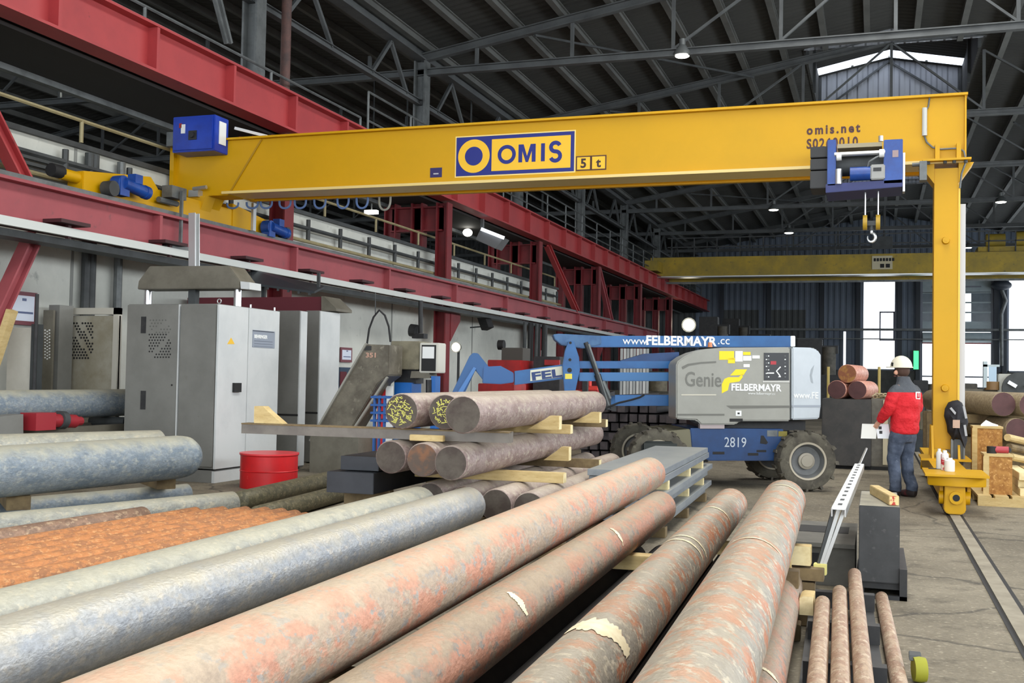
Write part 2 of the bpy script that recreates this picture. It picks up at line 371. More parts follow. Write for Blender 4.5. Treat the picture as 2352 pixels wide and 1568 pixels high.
for y in YF:
    truss(y, XE, XR, XQ, 10.17, LABT.get(y, 'grey steel roof truss between the glazed lantern and the far wall' if y > 50 else 'grey steel roof truss over the gantry crane and the bar stacks'), y in YF)
    truss(y, XE-25.5, XE-12.77, XE, 10.17, 'dark roof truss of the side bay beyond the white wall', False)
# wind bracing rods in the roof plane of the far bays
for i in (3, 4, 5, 6):
    for (xa, xb) in ((-9, -4), (5, 9.5)):
        y0, y1 = YF[i], YF[i+1]
        m2 = MB(); m2.bar((xa, y0, zr(xa)-.2), (xb, y1, zr(xb)-.2), .06, .06)
        single('bracing_rod', m2, M_dsteel, 'thin diagonal bracing rod under the roof of bay beside %s' % ('the lantern' if i == 4 else 'far trusses' if i > 4 else 'the high-bay lamp'), 'brace', 'roof bracing rods', smooth=0)
# longitudinal eave girder with V braces
t = thing('eave_girder', 'long grey eave girder with V braces on the column heads', 'girder', (XE, 0, 10.3))
part('beam', MB().ibeam((XE, Y0, 10.66), (XE, YW-.02, 10.66), .35, .34, .04, .03), M_trus, t, smooth=0)
part('lower_chord', MB().ibeam((XE-.05, Y0, 9.3), (XE-.05, YW-.02, 9.3), .16, .16, .02, .02), M_trus, t, smooth=0)
for y in YF[:-1]:
    for k in (.27, .77):
        ym = y+8.75*k
        for s in (-1, 1): part('v_brace', MB().bar((XE-.05, ym, 10.48), (XE-.05, ym+s*1.1, 9.35), .09, .09), M_trus, t, smooth=0)
# ---------------------------------------------------------------- far wall with windows and gate
M_dim = mat('far_wall_plinth', (96, 98, 96), .9, 0, (80, 82, 80), 1.2, rand=False)
def wallpiece(name, x0, x1, z0, z1, mm, y0=YW, y1=YW+.3):
    return struct(name, MB().box(x0, x1, y0, y1, z0, z1), mm)
fwall = struct('wall_far', MB().box(-12.4, -.95, YW, YW+.3, 2.45, 10.6).box(1.27, 2.8, YW, YW+.3, 2.45, 10.6).box(7.35, 8.2, YW, YW+.3, 2.45, 10.6).box(11.5, XQ+.3, YW, YW+.3, 2.45, 10.6)
               .box(-.95, 1.27, YW, YW+.3, 8.62, 10.6).box(2.8, 7.35, YW, YW+.3, 8.7, 10.6).box(8.2, 11.5, YW, YW+.3, 8.62, 10.6)
               .prism([(XE-.1, YW, 10.6), (XQ+.3, YW, 10.6), (XQ+.3, YW, zr(XQ)+.4), (XR, YW, zr(XR)+.4), (XE-.1, YW, zr(XE)+.4)], (0, .3, 0)), M_clad)
part('plinth', MB().box(-12.4, 2.8, YW-.05, YW+.3, 0, 2.45).box(7.35, XQ+.3, YW-.05, YW+.3, 0, 2.45), M_dim, fwall, smooth=0)
m2 = MB()
for x in (-10.5, -7.2, -3.6, -1.2, 1.5, 2.65, 7.5, 8.0): m2.box(x-.14, x+.14, YW-.22, YW, 0, 9.8)
part('wall_post', m2, mat('far_post_grey', (58, 64, 72), .6), fwall, smooth=0)
m2 = MB(); m2.box(-12, 12, YW-.45, YW-.3, 5.15, 5.3); m2.box(-12, 12, YW-.45, YW-.35, 4.55, 4.62)
part('service_pipe', m2, M_steel, fwall, smooth=0)
for x in (-9.4, -6.2):
    part('dark_panel', MB().box(x-1.2, x+1.5, YW-.1, YW-.02, 2.6, 6.6), M_cladd, fwall, smooth=0)
M_glass = bpy.data.materials.new('hazy_window_glass'); M_glass.use_nodes = True; MATS['glass'] = M_glass
nt = M_glass.node_tree; nt.nodes.clear(); o_ = nt.nodes.new('ShaderNodeOutputMaterial'); tr = nt.nodes.new('ShaderNodeBsdfTransparent'); gl = nt.nodes.new('ShaderNodeBsdfGlossy'); gl.inputs['Roughness'].default_value = .1
mx = nt.nodes.new('ShaderNodeMixShader'); mx.inputs[0].default_value = .06; nt.links.new(tr.outputs[0], mx.inputs[1]); nt.links.new(gl.outputs[0], mx.inputs[2]); nt.links.new(mx.outputs[0], o_.inputs[0])
M_frame = mat('window_frame_grey', (128, 134, 146), .5)
w = struct('window_1', MB().box(-.95, -.85, YW+.05, YW+.2, 2.45, 8.62).box(1.17, 1.27, YW+.05, YW+.2, 2.45, 8.62).box(-.95, 1.27, YW+.05, YW+.2, 8.52, 8.62).box(-.95, 1.27, YW+.05, YW+.2, 2.45, 2.55), M_frame)
part('pane', MB().box(-.9, 1.22, YW+.11, YW+.13, 2.5, 8.57), M_glass, w, smooth=0)
c0, c1 = on('Y', YW, 2020, 715), on('Y', YW, 2053, 782)
m2 = MB(); x0, x1, z0, z1 = c0.x, 1.17, c1.z, c0.z
m2.box(x0, x0+.09, YW+.03, YW+.22, z0, z1).box(x1-.09, x1, YW+.03, YW+.22, z0, z1).box(x0, x1, YW+.03, YW+.22, z1-.09, z1).box(x0, x1, YW+.03, YW+.22, z0, z0+.09)
part('casement', m2, mat('casement_frame', (96, 98, 120), .5), w, smooth=0)
w = struct('window_2', MB().box(8.2, 8.3, YW+.05, YW+.2, 2.45, 8.62).box(11.4, 11.5, YW+.05, YW+.2, 2.45, 8.62).box(8.2, 11.5, YW+.05, YW+.2, 8.52, 8.62).box(8.2, 11.5, YW+.05, YW+.2, 2.45, 2.55), M_frame)
part('pane', MB().box(8.25, 11.45, YW+.11, YW+.13, 2.5, 8.57), M_glass, w, smooth=0)
# gate: pale header panel, ladder of glazed rows, roller box, bright lower opening
M_pale = mat('pale_gate_panel', (176, 190, 194), .5, 0, (160, 176, 182), 1.5)
M_gglass = mat('grey_gate_glass', (118, 132, 142), .25, 0, (96, 110, 122), 1.2)
g = struct('door_1', MB().box(2.8, 2.95, YW, YW+.2, 0, 8.7).box(7.2, 7.35, YW, YW+.2, 0, 8.7), M_frame)
part('header_panel', MB().box(2.95, 7.2, YW, YW+.15, 7.75, 8.7), M_pale, g, smooth=0)
part('header_slot', MB().box(3.5, 6.6, YW-.03, YW, 8.08, 8.18), M_frame, g, smooth=0)
for r in range(3):
    z0 = 5.75+r*.66
    part('rail', MB().box(2.95, 7.2, YW, YW+.15, z0-.05, z0+.05), M_pale, g, smooth=0)
    part('side_pane', MB().box(2.95, 4.9, YW+.06, YW+.09, z0+.05, z0+.61), M_gglass, g, smooth=0)
    part('bright_pane', MB().box(4.9, 5.98, YW+.06, YW+.09, z0+.05, z0+.61), M_glass, g, smooth=0)
    part('side_pane', MB().box(5.98, 7.2, YW+.06, YW+.09, z0+.05, z0+.61), M_gglass, g, smooth=0)
part('rail', MB().box(2.95, 7.2, YW, YW+.15, 7.68, 7.78), M_pale, g, smooth=0)
part('lower_panel', MB().box(2.95, 7.2, YW, YW+.15, 5.1, 5.7), M_pale, g, smooth=0)
part('roller_box', MB().cyl((2.95, YW-.1, 4.72), (7.2, YW-.1, 4.72), .34, n=16), M_pale, g)
part('red_edge', MB().box(2.95, 7.2, YW-.05, YW+.05, 4.3, 4.4), mat('gate_red_edge', (150, 60, 60), .6), g, smooth=0)
part('glazing', MB().box(2.95, 7.2, YW+.08, YW+.1, .0, 4.3), M_glass, g, smooth=0)
part('crossbar', MB().box(2.95, 7.2, YW+.02, YW+.12, 2.05, 2.15).box(2.95, 7.2, YW+.02, YW+.12, .75, .85), M_frame, g, smooth=0)
# right wall with a window band, far left wall of the side bay
wr = struct('wall_right', MB().box(XQ, XQ+.3, Y0, YW, 0, 4).box(XQ, XQ+.3, Y0, YW, 8, 10.9), M_cladd)
for k in range(18):
    y = Y0+k*5
    part('mullion', MB().box(XQ+.05, XQ+.2, y, y+.15, 4, 8), M_frame, wr, smooth=0)
# white concrete partition wall on the left
XP = -12.15
ztop = on('X', XP, 0, 289).z
wl = struct('wall_left', MB().box(XP-.3, XP, 4, 41.5, 0, ztop).box(XP-1.5, XP-.3, 4, 41.5, ztop-.2, ztop), M_conc)
m2 = MB()
for y in range(8, 41, 6): m2.box(XP-.02, XP+.012, y-.03, y+.03, .2, ztop)
part('joint_strip', m2, mat('joint_grey', (138, 140, 136), .9), wl, smooth=0)
struct('wall_outer', MB().box(-37.9, -37.6, Y0, YW, 0, 10.7), M_cladd)
struct('wall_side_bay', MB().box(-37.6, -12.4, YW, YW+.3, 0, 13), M_cladd)
# ================================================================== red runway structure along the left
XC, XB = -11.6, -13.2                 # front and back columns
def runway(x, y0, y1, z0, z1, w, lab, stiff, m, rail=True):
    t = thing('runway_beam', lab, 'beam', (x, (y0+y1)/2, z0))
    part('girder', MB().ibeam((x, y0, (z0+z1)/2), (x, y1, (z0+z1)/2), w, z1-z0, .045, .03), m, t, smooth=0)
    me = mkmesh('stiffener', MB().box(-w/2+.01, w/2-.01, -.035, .035, 0, z1-z0-.1), m, smooth=0)
    for y in stiff: piece('stiffener', me, t, (0, y-(y0+y1)/2, .05))
    if rail: part('crane_rail', MB().box(x-.04, x+.04, y0, y1, z1, z1+.09), M_steel, t, smooth=0)
    return t
st = [12.62+2.26*k for k in range(-3, 29)]
runway(-11.5, 3, 77.5, 6.45, 7.25, .42, 'upper red runway girder with vertical stiffeners, facing the hall', st, M_red)
t = runway(XB, 3, 77.5, 6.5, 7.25, .36, 'upper red runway girder on the rear columns, facing the side bay', st[::2], M_red, False)
part('edge_strip', MB().box(XB-.2, XB-.06, 3, 77.5, 6.3, 6.4), M_steel, t, smooth=0)
part('walkway_deck', MB().box(-13.0, -11.82, 3, 77.5, 6.5, 6.56), M_blk2, t, smooth=0)
part('soffit', MB().box(-13.38, -11.82, 3, 77.5, 6.40, 6.46), mat('soffit_black', (30, 28, 27), .8), t, smooth=0)
XL = -11.22
t = runway(XL, 3, 57.5, 3.46, 4.1, .34, 'lower faded red runway beam that carries the yellow gantry', [19.15+4.375*k for k in range(-2, 9)], M_redf)
part('lower_flange', MB().box(XL-.25, XL+.1, 3, 57.5, 3.3, 3.4), M_dsteel, t, smooth=0)
t2 = thing('conductor_rail', 'pale conductor strip on dark brackets under the lower red beam', 'rail', (XL+.2, 30, 3.4))
part('strip', MB().box(XL+.18, XL+.26, 3, 57.5, 3.42, 3.54), mat('conductor_pale', (198, 202, 198), .5), t2, smooth=0)
me = mkmesh('bracket', MB().box(-.2, .14, -.3, .3, .14, .19).box(-.02, .03, -.03, .03, -.06, .14), mat('bracket_dark', (58, 24, 28), .6), smooth=0)
for k in range(19): piece('bracket', me, t2, (0, 12.6+2.35*k-30, .05))
# columns
def column(x, y, lab, z1=6.40, w=.36, grp='red runway columns'):
    t = thing('steel_column', lab, 'column', (x, y, 0), grp)
    z0_ = ztop if (x < -12 and y < 41.5) else 0
    t.location.z = z0_
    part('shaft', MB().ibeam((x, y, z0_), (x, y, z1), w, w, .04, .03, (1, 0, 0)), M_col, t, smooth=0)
    part('base_plate', MB().box(x-.24, x+.24, y-.3, y+.3, z0_, z0_+.05), M_dsteel, t, smooth=0)
    return t
for i, y in enumerate(YF[1:-1]):
    q = 'beside the grey machine' if y < 12 else 'behind the yellow gantry end' if y < 20 else 'with a haunch, above the chip conveyor' if y < 30 else 'with a sloping strut at mid hall' if y < 40 else 'near the far wall'
    c = column(XC, y, 'front red steel column %s' % q)
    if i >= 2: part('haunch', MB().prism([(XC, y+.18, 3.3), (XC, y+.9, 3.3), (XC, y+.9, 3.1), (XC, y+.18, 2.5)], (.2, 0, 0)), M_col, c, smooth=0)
    column(XB, y, 'rear red steel column %s' % q.replace('with a haunch, above the chip conveyor', 'second from the gantry').replace('with a sloping strut at', 'at'))
    t = thing('cross_beam', 'red cross beam tying front and rear columns %s' % q.replace('with a haunch, above the chip conveyor', 'above the conveyor').replace('with a sloping strut at', 'at'), 'beam', (XC, y, 6.0), 'red cross beams')
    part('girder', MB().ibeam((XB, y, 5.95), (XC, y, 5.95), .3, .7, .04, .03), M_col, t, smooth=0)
    t = thing('roof_column', 'tall roof column, grey above and red below, %s' % ('beside the rust-brown downpipe' if 18 < y < 20 else 'under the first full truss' if 27 < y < 29 else 'nearest the grey machine' if y < 12 else 'near the far wall'), 'column', (-12.37, y, 0), 'roof columns')
    part('upper_shaft', MB().ibeam((-12.37, y, 7.3), (-12.37, y, 10.48), .36, .36, .05, .03, (1, 0, 0)), M_steel, t, smooth=0)
    zc = ztop if y < 41.5 else 0; t.location.z = 0
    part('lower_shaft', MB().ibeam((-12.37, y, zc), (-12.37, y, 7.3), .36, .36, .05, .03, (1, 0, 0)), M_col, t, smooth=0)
def strut(a, b, lab, m=M_red, w=.2):
    return single('brace_strut', MB().ibeam(a, b, w, w, .03, .03), m, lab, 'brace', 'red brace struts', smooth=0)
strut(on('X', XC, -90, 130), on('X', XC, 58, 424), 'red brace strut sloping onto the lower beam beside the wall rails')
strut(on('X', XC, 78, 540), on('X', XC, -70, 860), 'dark red brace strut under the lower beam beside the wall notice', M_redf)
strut((XC, 38.2, 6.44), (XL, 41.2, 4.12), 'thin red strut between runway beams at mid hall')
strut((XL, 46.9, 4.12), (XC, 45.95, 6.4), 'thin red strut between runway beams in the far bay', M_redf)
# railings on the upper girder
def railing(x, y0, y1, z0, hs, step, lab, m=M_steel, r=.03, post_h=None, n=6):
    t = thing('guard_railing', lab, 'railing', (x, (y0+y1)/2, z0))
    for h in hs: part('rail', MB().cyl((x, y0, z0+h), (x, y1, z0+h), r, n=n), m, t)
    me = mkmesh('post', MB().cyl((0, 0, 0), (0, 0, post_h or max(hs)), r, n=n), m)
    k = int((y1-y0)/step)
    for i in range(k+1): piece('post', me, t, (0, y0+(y1-y0)*i/k-(y0+y1)/2, 0))
    return t
railing(-11.68, 3, 23, 7.25, (.38,), 3.6, 'low grey cable rail on short posts above the upper red girder')
railing(-11.68, 23.4, 76, 7.25, (.4, .75, 1.1), 2.4, 'grey three-bar guard railing along the upper red girder')
# rails and pipes along the white wall
zA = on('X', XP+.04, 0, 215).z; zB = on('X', XP+.15, 679, 517).z; zC = on('X', XP+.3, 679, 548).z
M_yrail = mat('yellowish_rail', (158, 148, 112), .6, 0, (140, 128, 92), 2)
railing(XP+.04, 6, 41, ztop+.1, (zA-ztop-.1,), 2.6, 'yellowish handrail on posts along the top of the white wall', M_yrail, .032)
railing(XP+.15, 6, 41, zB-.3, (.3,), 1.5, 'dark rail with stub posts fixed along the white wall', M_dsteel, .05, .5)
single('wall_pipe', MB().cyl((XP+.3, 6, zC), (XP+.3, 41, zC), .04, n=8), M_yrail, 'yellowish pipe running along the white wall below the dark rail', 'pipe')
single('wall_pipe', MB().cyl((XP+.2, 6, zC-.22), (XP+.2, 41, zC-.22), .03, n=8), M_dsteel, 'thin dark pipe running along the white wall under the yellowish pipe', 'pipe')
t = thing('wall_cable_tray', 'dark cable tray of four bars on the white wall behind the gantry end', 'cable tray', (XP+.2, 12, 4.3))
for py in (352, 366, 380, 394): z = on('X', XP+.15, 34, py).z; part('bar', MB().box(XP+.1, XP+.16, 6, 17.5, z-.025, z+.025), M_dsteel, t, smooth=0)
single('top_rail', MB().box(XP-.1, XP+.08, 4, 41.5, ztop, ztop+.08), M_dsteel, 'dark capping rail on the top edge of the white wall', 'rail', smooth=0)
single('downpipe', MB().cyl((-12.05, 20.15, 6.56), (-12.05, 20.15, 10.5), .11, n=12), mat('rusty_downpipe', (98, 70, 64), .7, 0, (70, 56, 54), 4), 'rust-brown downpipe beside the grey roof column', 'pipe')
for a, b in (((505, 0), (530, 100)), ((492, 0), (520, 100))):
    pa = on('X', -12.37, a[0]-17, a[1]-70); pb = on('X', -12.37, b[0], b[1]); pa.z = min(pa.z, 10.4); single('hanger_bar', MB().bar(pa, pb, .07, .07), M_steel, 'slim sloping grey hanger bar beside the grey roof column', 'brace', 'hanger bars', smooth=0)
# ================================================================== far overhead crane
YK = 59.0
k0, k1 = on('Y', YK, 1505, 592), on('Y', YK, 1520, 640)
t = thing('overhead_crane', 'aged dull-yellow overhead crane spanning the hall before the far wall', 'crane', (0, YK, 7.3))
zt_, zb_ = k0.z, k1.z+.12
part('girder', MB().box(-11.9, 13, YK, YK+.6, zb_, zt_), M_yeld, t, smooth=0)
part('lower_flange', MB().box(-11.5, 13, YK-.12, YK+.7, zb_-.06, zb_), M_bright, t, smooth=0)
part('rear_girder', MB().box(-11.2, 13, YK+1.9, YK+2.4, zb_-.2, zt_-.25), M_yeld, t, smooth=0)
part('cable_rail', MB().box(-11, 13, YK-.1, YK, zb_-.42, zb_-.32), M_steel, t, smooth=0)
part('end_truck', MB().box(-11.9, -11.2, YK-1.6, YK+3.6, 7.4, 7.95), M_yeld, t, smooth=0)
for z in (.55, 1.05): part('hand_rail', MB().box(-11, 13, YK+.2, YK+.26, zt_+z, zt_+z+.06), M_dsteel, t, smooth=0)
for i in range(20): part('rail_post', MB().box(-10.8+i*1.24, -10.74+i*1.24, YK+.2, YK+.26, zt_, zt_+1.05), M_dsteel, t, smooth=0)
s0, s1 = on('Y', YK-.02, 2003, 588), on('Y', YK-.02, 2050, 618)
sg = part('load_sign', MB().box(s0.x, s1.x, YK-.06, YK-.01, s1.z, s0.z), mat('sign_cream', (198, 190, 160), .6), t, smooth=0)
for i in range(7): part('sign_mark', MB().box(s0.x+.08+i*.15, s0.x+.19+i*.15, YK-.075, YK-.06, s1.z+.42, s1.z+.58), M_black, sg, smooth=0)
for i in range(2): part('sign_mark', MB().box(s0.x+.4+i*.28, s0.x+.6+i*.28, YK-.075, YK-.06, s1.z+.08, s1.z+.28), M_black, sg, smooth=0)
h0 = on('Y', YK+.5, 2290, 570)
m2 = MB(); m2.box(h0.x-.9, h0.x+1.8, YK+.3, YK+2.2, zt_+.05, zt_+.3)
m2.cyl((h0.x-.5, YK+.8, zt_+.65), (h0.x+.4, YK+.8, zt_+.65), .35, n=14); m2.cyl((h0.x+.9, YK+.8, zt_+.7), (h0.x+1.5, YK+.8, zt_+.7), .4, n=14)
part('trolley', m2, M_yeld, t)
part('upper_sign', MB().box(s0.x, s1.x, YK-.02, YK+.02, zt_+.25, zt_+.9), M_dsteel, t, smooth=0)
# ================================================================== the new yellow semi-gantry crane
YG = 16.42                           # camera-side web of the girder
G = thing('gantry_crane', 'new yellow semi-gantry crane with box girder, single leg and floor carriage', 'crane', (.9, 16.7, 0))
ZB, ZT = 4.71, 5.62
part('girder', MB().box(-11.05, 1.16, YG, YG+.46, ZB, ZT), M_yel, G, bevel=.006)
part('top_flange', MB().box(-11.05, 1.2, YG-.09, YG+.55, ZT, ZT+.035), M_yel, G, smooth=0)
part('bottom_flange', MB().box(-11.0, 1.16, YG-.07, YG+.53, ZB-.045, ZB), mat('bottom_flange_reflection', (226, 200, 128), .4), G, smooth=0)  # light reflected on the underside is put into this paler yellow
part('end_plate', MB().box(1.16, 1.185, YG-.05, YG+.5, ZB-.03, ZT+.03), M_yel, G, smooth=0)
# left end head
m2 = MB(); m2.prism([(-12.0, YG-.02, 4.36), (-11.45, YG-.02, 4.36), (-11.3, YG-.02, ZB-.06), (-10.9, YG-.02, ZB-.06), (-10.25, YG-.02, ZT), (-12.0, YG-.02, ZT)], (0, .5, 0))
part('end_head', m2, M_yel, G, bevel=.006)
part('head_rib', MB().box(-12.06, -11.98, YG-.12, YG+.56, 4.32, ZT+.05), M_yel, G, smooth=0)
part('head_bracket', MB().prism([(-11.62, YG-.1, 4.64), (-11.3, YG-.1, 4.64), (-11.42, YG-.1, 4.34), (-11.8, YG-.1, 4.34)], (0, .3, 0)), mat('bracket_yellow_shade', (206, 158, 20), .45), G, smooth=0)
me = mkmesh('bolt', MB().cyl((0, 0, 0), (0, -.03, 0), .022, n=6), M_dsteel)
for z in (4.42, 4.5, 4.58): piece('bolt', me, G, Vector((-11.93, YG-.02, z))-wloc(G))
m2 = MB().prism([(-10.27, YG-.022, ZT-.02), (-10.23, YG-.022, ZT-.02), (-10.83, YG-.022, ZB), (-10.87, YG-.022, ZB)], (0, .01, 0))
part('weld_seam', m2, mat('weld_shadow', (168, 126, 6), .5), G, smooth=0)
m2 = MB().box(-11.62, -11.42, YG-.16, YG-.02, 4.62, 4.74).cyl((-11.52, YG-.16, 4.76), (-11.25, YG-.16, 4.78), .035, n=8)
part('limit_switch', m2, M_bright, G)
# logo panel
e = .004
def gbox(name, px0, py0, px1, py1, m, dep, par=G):
    a, b = on('Y', YG, px0, py0), on('Y', YG, px1, py1)
    return part(name, MB().box(a.x, b.x, YG-dep, YG-dep+.004, b.z, a.z), m, par, smooth=0)
lx0, lx1, lz0, lz1 = -6.57, -4.56, 4.80, 5.44
lg = part('logo_panel', MB().box(lx0, lx1, YG-.006, YG, lz0, lz1), M_navy, G, smooth=0)
part('logo_border', MB().box(lx0-.02, lx1+.02, YG-.003, YG, lz0-.02, lz1+.02), mat('logo_light_edge', (240, 214, 130), .5), lg, smooth=0)
xs = lx0+.62
part('name_field', MB().box(xs, lx1-.06, YG-.010, YG-.006, lz0+.06, lz1-.06), mat('logo_yellow', (236, 186, 30), .45), lg, smooth=0)
cx, cz = (lx0+xs)/2, (lz0+lz1)/2
part('logo_ring', MB().cyl((cx, YG-.006, cz), (cx, YG-.011, cz), .275, n=40), MATS['logo_yellow'], lg)
part('logo_disc', MB().cyl((cx, YG-.011, cz), (cx, YG-.014, cz), .155, n=32), M_navy, lg)
XD, ZD = (1, 0, 0), (0, 0, 1)
def ringO(cx, cz, ro, ri, m, par, y):
    m2 = MB(); n = 36; vs = []; fs = []
    for i in range(n):
        t_ = 2*math.pi*i/n; vs += [(cx+ro*math.cos(t_), y, cz+ro*math.sin(t_)), (cx+ri*math.cos(t_), y, cz+ri*math.sin(t_)), (cx+ro*math.cos(t_), y+.004, cz+ro*math.sin(t_)), (cx+ri*math.cos(t_), y+.004, cz+ri*math.sin(t_))]
    for i in range(n):
        a, b = 4*i, 4*((i+1) % n); fs += [(a, b, b+1, a+1), (a, a+2, b+2, b), (a+1, b+1, b+3, a+3)]
    part('letter', m2.add(vs, fs), m, par, smooth=0)
ringO(xs+.26, cz+.0, .155, .095, M_navy, lg, YG-.0145)
mx0 = xs+.46; zz0, zz1, ly = cz-.14, cz+.15, YG-.0125
part('letter', MB().prism([(mx0, ly, zz0), (mx0, ly, zz1), (mx0+.085, ly, zz1), (mx0+.145, ly, zz0+.1), (mx0+.205, ly, zz1), (mx0+.29, ly, zz1), (mx0+.29, ly, zz0), (mx0+.225, ly, zz0), (mx0+.225, ly, zz0+.18), (mx0+.165, ly, zz0), (mx0+.125, ly, zz0), (mx0+.065, ly, zz0+.18), (mx0+.065, ly, zz0)], (0, .002, 0)), M_navy, lg, smooth=0)
part('letter', MB().box(mx0+.38, mx0+.445, ly, ly+.002, zz0, zz1), M_navy, lg, smooth=0)
sp = []
for i in range(15):
    a_ = math.radians(20+i*250/14); sp.append((.075*math.cos(a_), .075+.07*math.sin(a_)))
for i in range(1, 15):
    a_ = math.radians(90-i*250/14); sp.append((.08*math.cos(a_), -.07+.075*math.sin(a_)))
cS = mx0+.62; hw = .032; vs = []; fs = []
for i, (x, z) in enumerate(sp):
    q0, q1 = sp[max(i-1, 0)], sp[min(i+1, len(sp)-1)]; dx, dz = q1[0]-q0[0], q1[1]-q0[1]; L_ = math.hypot(dx, dz) or 1
    for s_ in (-1, 1): vs.append((cS+x-dz/L_*hw*s_, ly, cz+.005+z+dx/L_*hw*s_))
fs = [(2*i, 2*i+1, 2*i+3, 2*i+2) for i in range(len(sp)-1)]
part('letter', MB().add(vs, fs), M_navy, lg, smooth=0)
for i, ch in enumerate('5t'):
    x0 = lx1+.03+i*.245
    b_ = part('capacity_frame', MB().box(x0, x0+.25, YG-.005, YG, lz0, lz0+.235), mat('frame_brown', (74, 36, 20), .5), G, smooth=0)
    part('field', MB().box(x0+.02, x0+.23, YG-.009, YG-.005, lz0+.02, lz0+.215), MATS['logo_yellow'], b_, smooth=0)
    text('lettering', ch, .2, (x0+.125, YG-.012, lz0+.05), XD, ZD, mat('dark_brown_print', (52, 28, 22), .5), b_, align='CENTER', bold=.006)
pl = part('plate', MB().box(-7.03, -6.82, YG-.006, YG, 4.8, 4.96), mat('plate_navy', (40, 34, 90), .5), G, smooth=0)
part('plate_mark', MB().box(-6.97, -6.88, YG-.009, YG-.006, 4.85, 4.87), M_bright, pl, smooth=0)
M_print = mat('dark_red_print', (62, 14, 22), .5)
text('lettering', 'omis.net', .185, (-1.0, YG-.005, 5.19), XD, ZD, M_print, G, bold=.006, space=1.36, sx=.86)
text('lettering', 'S0260010', .2, (-1.0, YG-.005, 4.98), XD, ZD, M_print, G, bold=.005, space=1.2, sx=.78)
# conduit and floodlight tube at the right end
m2 = MB().cyl((.63, YG-.06, 5.07), (.63, YG-.06, 5.47), .035, n=10)
part('junction_tube', m2, mat('pale_conduit', (188, 190, 186), .5), G)
part('conduit', MB().tube([(.7, YG-.03, 5.66), (.68, YG-.03, 5.5), (.64, YG-.03, 5.42)], .012), M_steel, G)
part('conduit', MB().tube([(.63, YG-.04, 5.07), (.66, YG-.04, 4.98), (.74, YG-.04, 4.9), (.85, YG-.04, 4.87), (1.08, YG-.05, 4.87), (1.15, YG-.06, 4.82), (1.18, YG-.08, 4.68), (1.12, YG-.08, 4.5), (1.1, YG-.06, 4.3)], .014), M_steel, G)
# blue control cabinet on the left end
M_cab = mat('cabinet_blue', (20, 60, 170), .35, 0, (16, 48, 146), 3)
c = thing('control_cabinet', 'blue electrical cabinet on the left end of the yellow girder', 'cabinet', (-11.35, 16.2, 5.36))
part('case', MB().box(-11.78, -10.92, 15.98, 16.4, 5.36, 5.99), M_cab, c, bevel=.01)
part('door', MB().box(-11.75, -10.95, 15.95, 15.98, 5.39, 5.96), M_cab, c, bevel=.008)
part('isolator', MB().box(-11.42, -11.26, 15.93, 15.95, 5.56, 5.72).cyl((-11.34, 15.93, 5.64), (-11.34, 15.89, 5.64), .05, n=12), M_blk2, c)
part('lock', MB().box(-11.62, -11.57, 15.935, 15.95, 5.78, 5.86), mat('lock_red', (150, 40, 40), .5), c, smooth=0)
part('lock_plate', MB().box(-11.58, -11.5, 15.935, 15.95, 5.68, 5.84), M_white, c, smooth=0)
part('side_label', MB().box(-10.915, -10.90, 16.1, 16.3, 5.5, 5.9), M_white, c, smooth=0)
part('light_bar', MB().bar((-10.85, 16.5, 5.86), (-10.2, 16.5, 5.68), .05, .05), M_white, c)
part('cable_box', MB().box(-11.96, -11.78, 16.05, 16.3, 5.5, 5.75), M_steel, c, smooth=0)
# upper end carriage on the runway beam
m2 = MB().prism([(-11.38, 13.3, 4.2), (-11.38, 13.3, 4.52), (-11.38, 14.9, 4.72), (-11.38, 15.1, 4.55), (-11.38, 14.8, 4.24)], (-.3, 0, 0))
ec = part('upper_carriage', m2, M_yel, G, bevel=.01)
part('carriage_beam', MB().box(-11.66, -11.4, 14.7, 17.4, 4.2, 4.55), M_yel, G, bevel=.01)
part('carriage_end', MB().prism([(-11.38, 17.3, 4.17), (-11.38, 17.3, 4.66), (-11.38, 18.6, 4.5), (-11.38, 19.2, 4.42), (-11.38, 19.2, 4.17)], (-.3, 0, 0)), M_yel, G, bevel=.01)
part('buffer', MB().cyl((-11.5, 12.95, 4.42), (-11.5, 13.3, 4.42), .09, n=12), M_yel, G)
part('buffer_pad', MB().cyl((-11.5, 12.75, 4.44), (-11.5, 12.97, 4.44), .1, n=12), M_black, G)
def motor(y, z):
    m2 = MB(); x = -11.2
    m2.cyl((x-.12, y, z), (x+.05, y, z), .14, n=14); m2.cyl((x+.02, y, z+.02), (x+.02, y+.5, z-.03), .1, n=14); m2.cyl((x+.02, y+.5, z-.03), (x+.02, y+.6, z-.04), .11, n=14)
    m2.box(x-.05, x+.1, y+.2, y+.38, z+.06, z+.2); m2.box(x-.1, x+.06, y-.1, y+.12, z-.18, z+.1)
    part('drive_motor', m2, M_blue, G)
motor(13.95, 4.42); motor(18.3, 4.34)
me = mkmesh('upper_wheel', MB().cyl((-.09, 0, 0), (.09, 0, 0), .12, n=18), M_dsteel)
for y in (13.7, 18.9): piece('upper_wheel', me, G, Vector((-11.22, y, 4.31))-wloc(G))
m2 = MB().box(-11.35, -11.15, 15.15, 15.55, 4.42, 4.62).cyl((-11.3, 15.0, 4.36), (-11.3, 15.5, 4.36), .05, n=8); part('sensor_bracket', m2, M_steel, G)
part('collector_arm', MB().bar((-11.1, 15.35, 4.55), (-11.1, 15.35, 3.56), .04, .05).box(-11.2, -11.0, 14.95, 15.75, 3.55, 3.61), M_steel, G)
part('collector_arm', MB().bar((-11.12, 17.6, 4.7), (-11.12, 17.6, 4.18), .1, .05), M_bright, G)
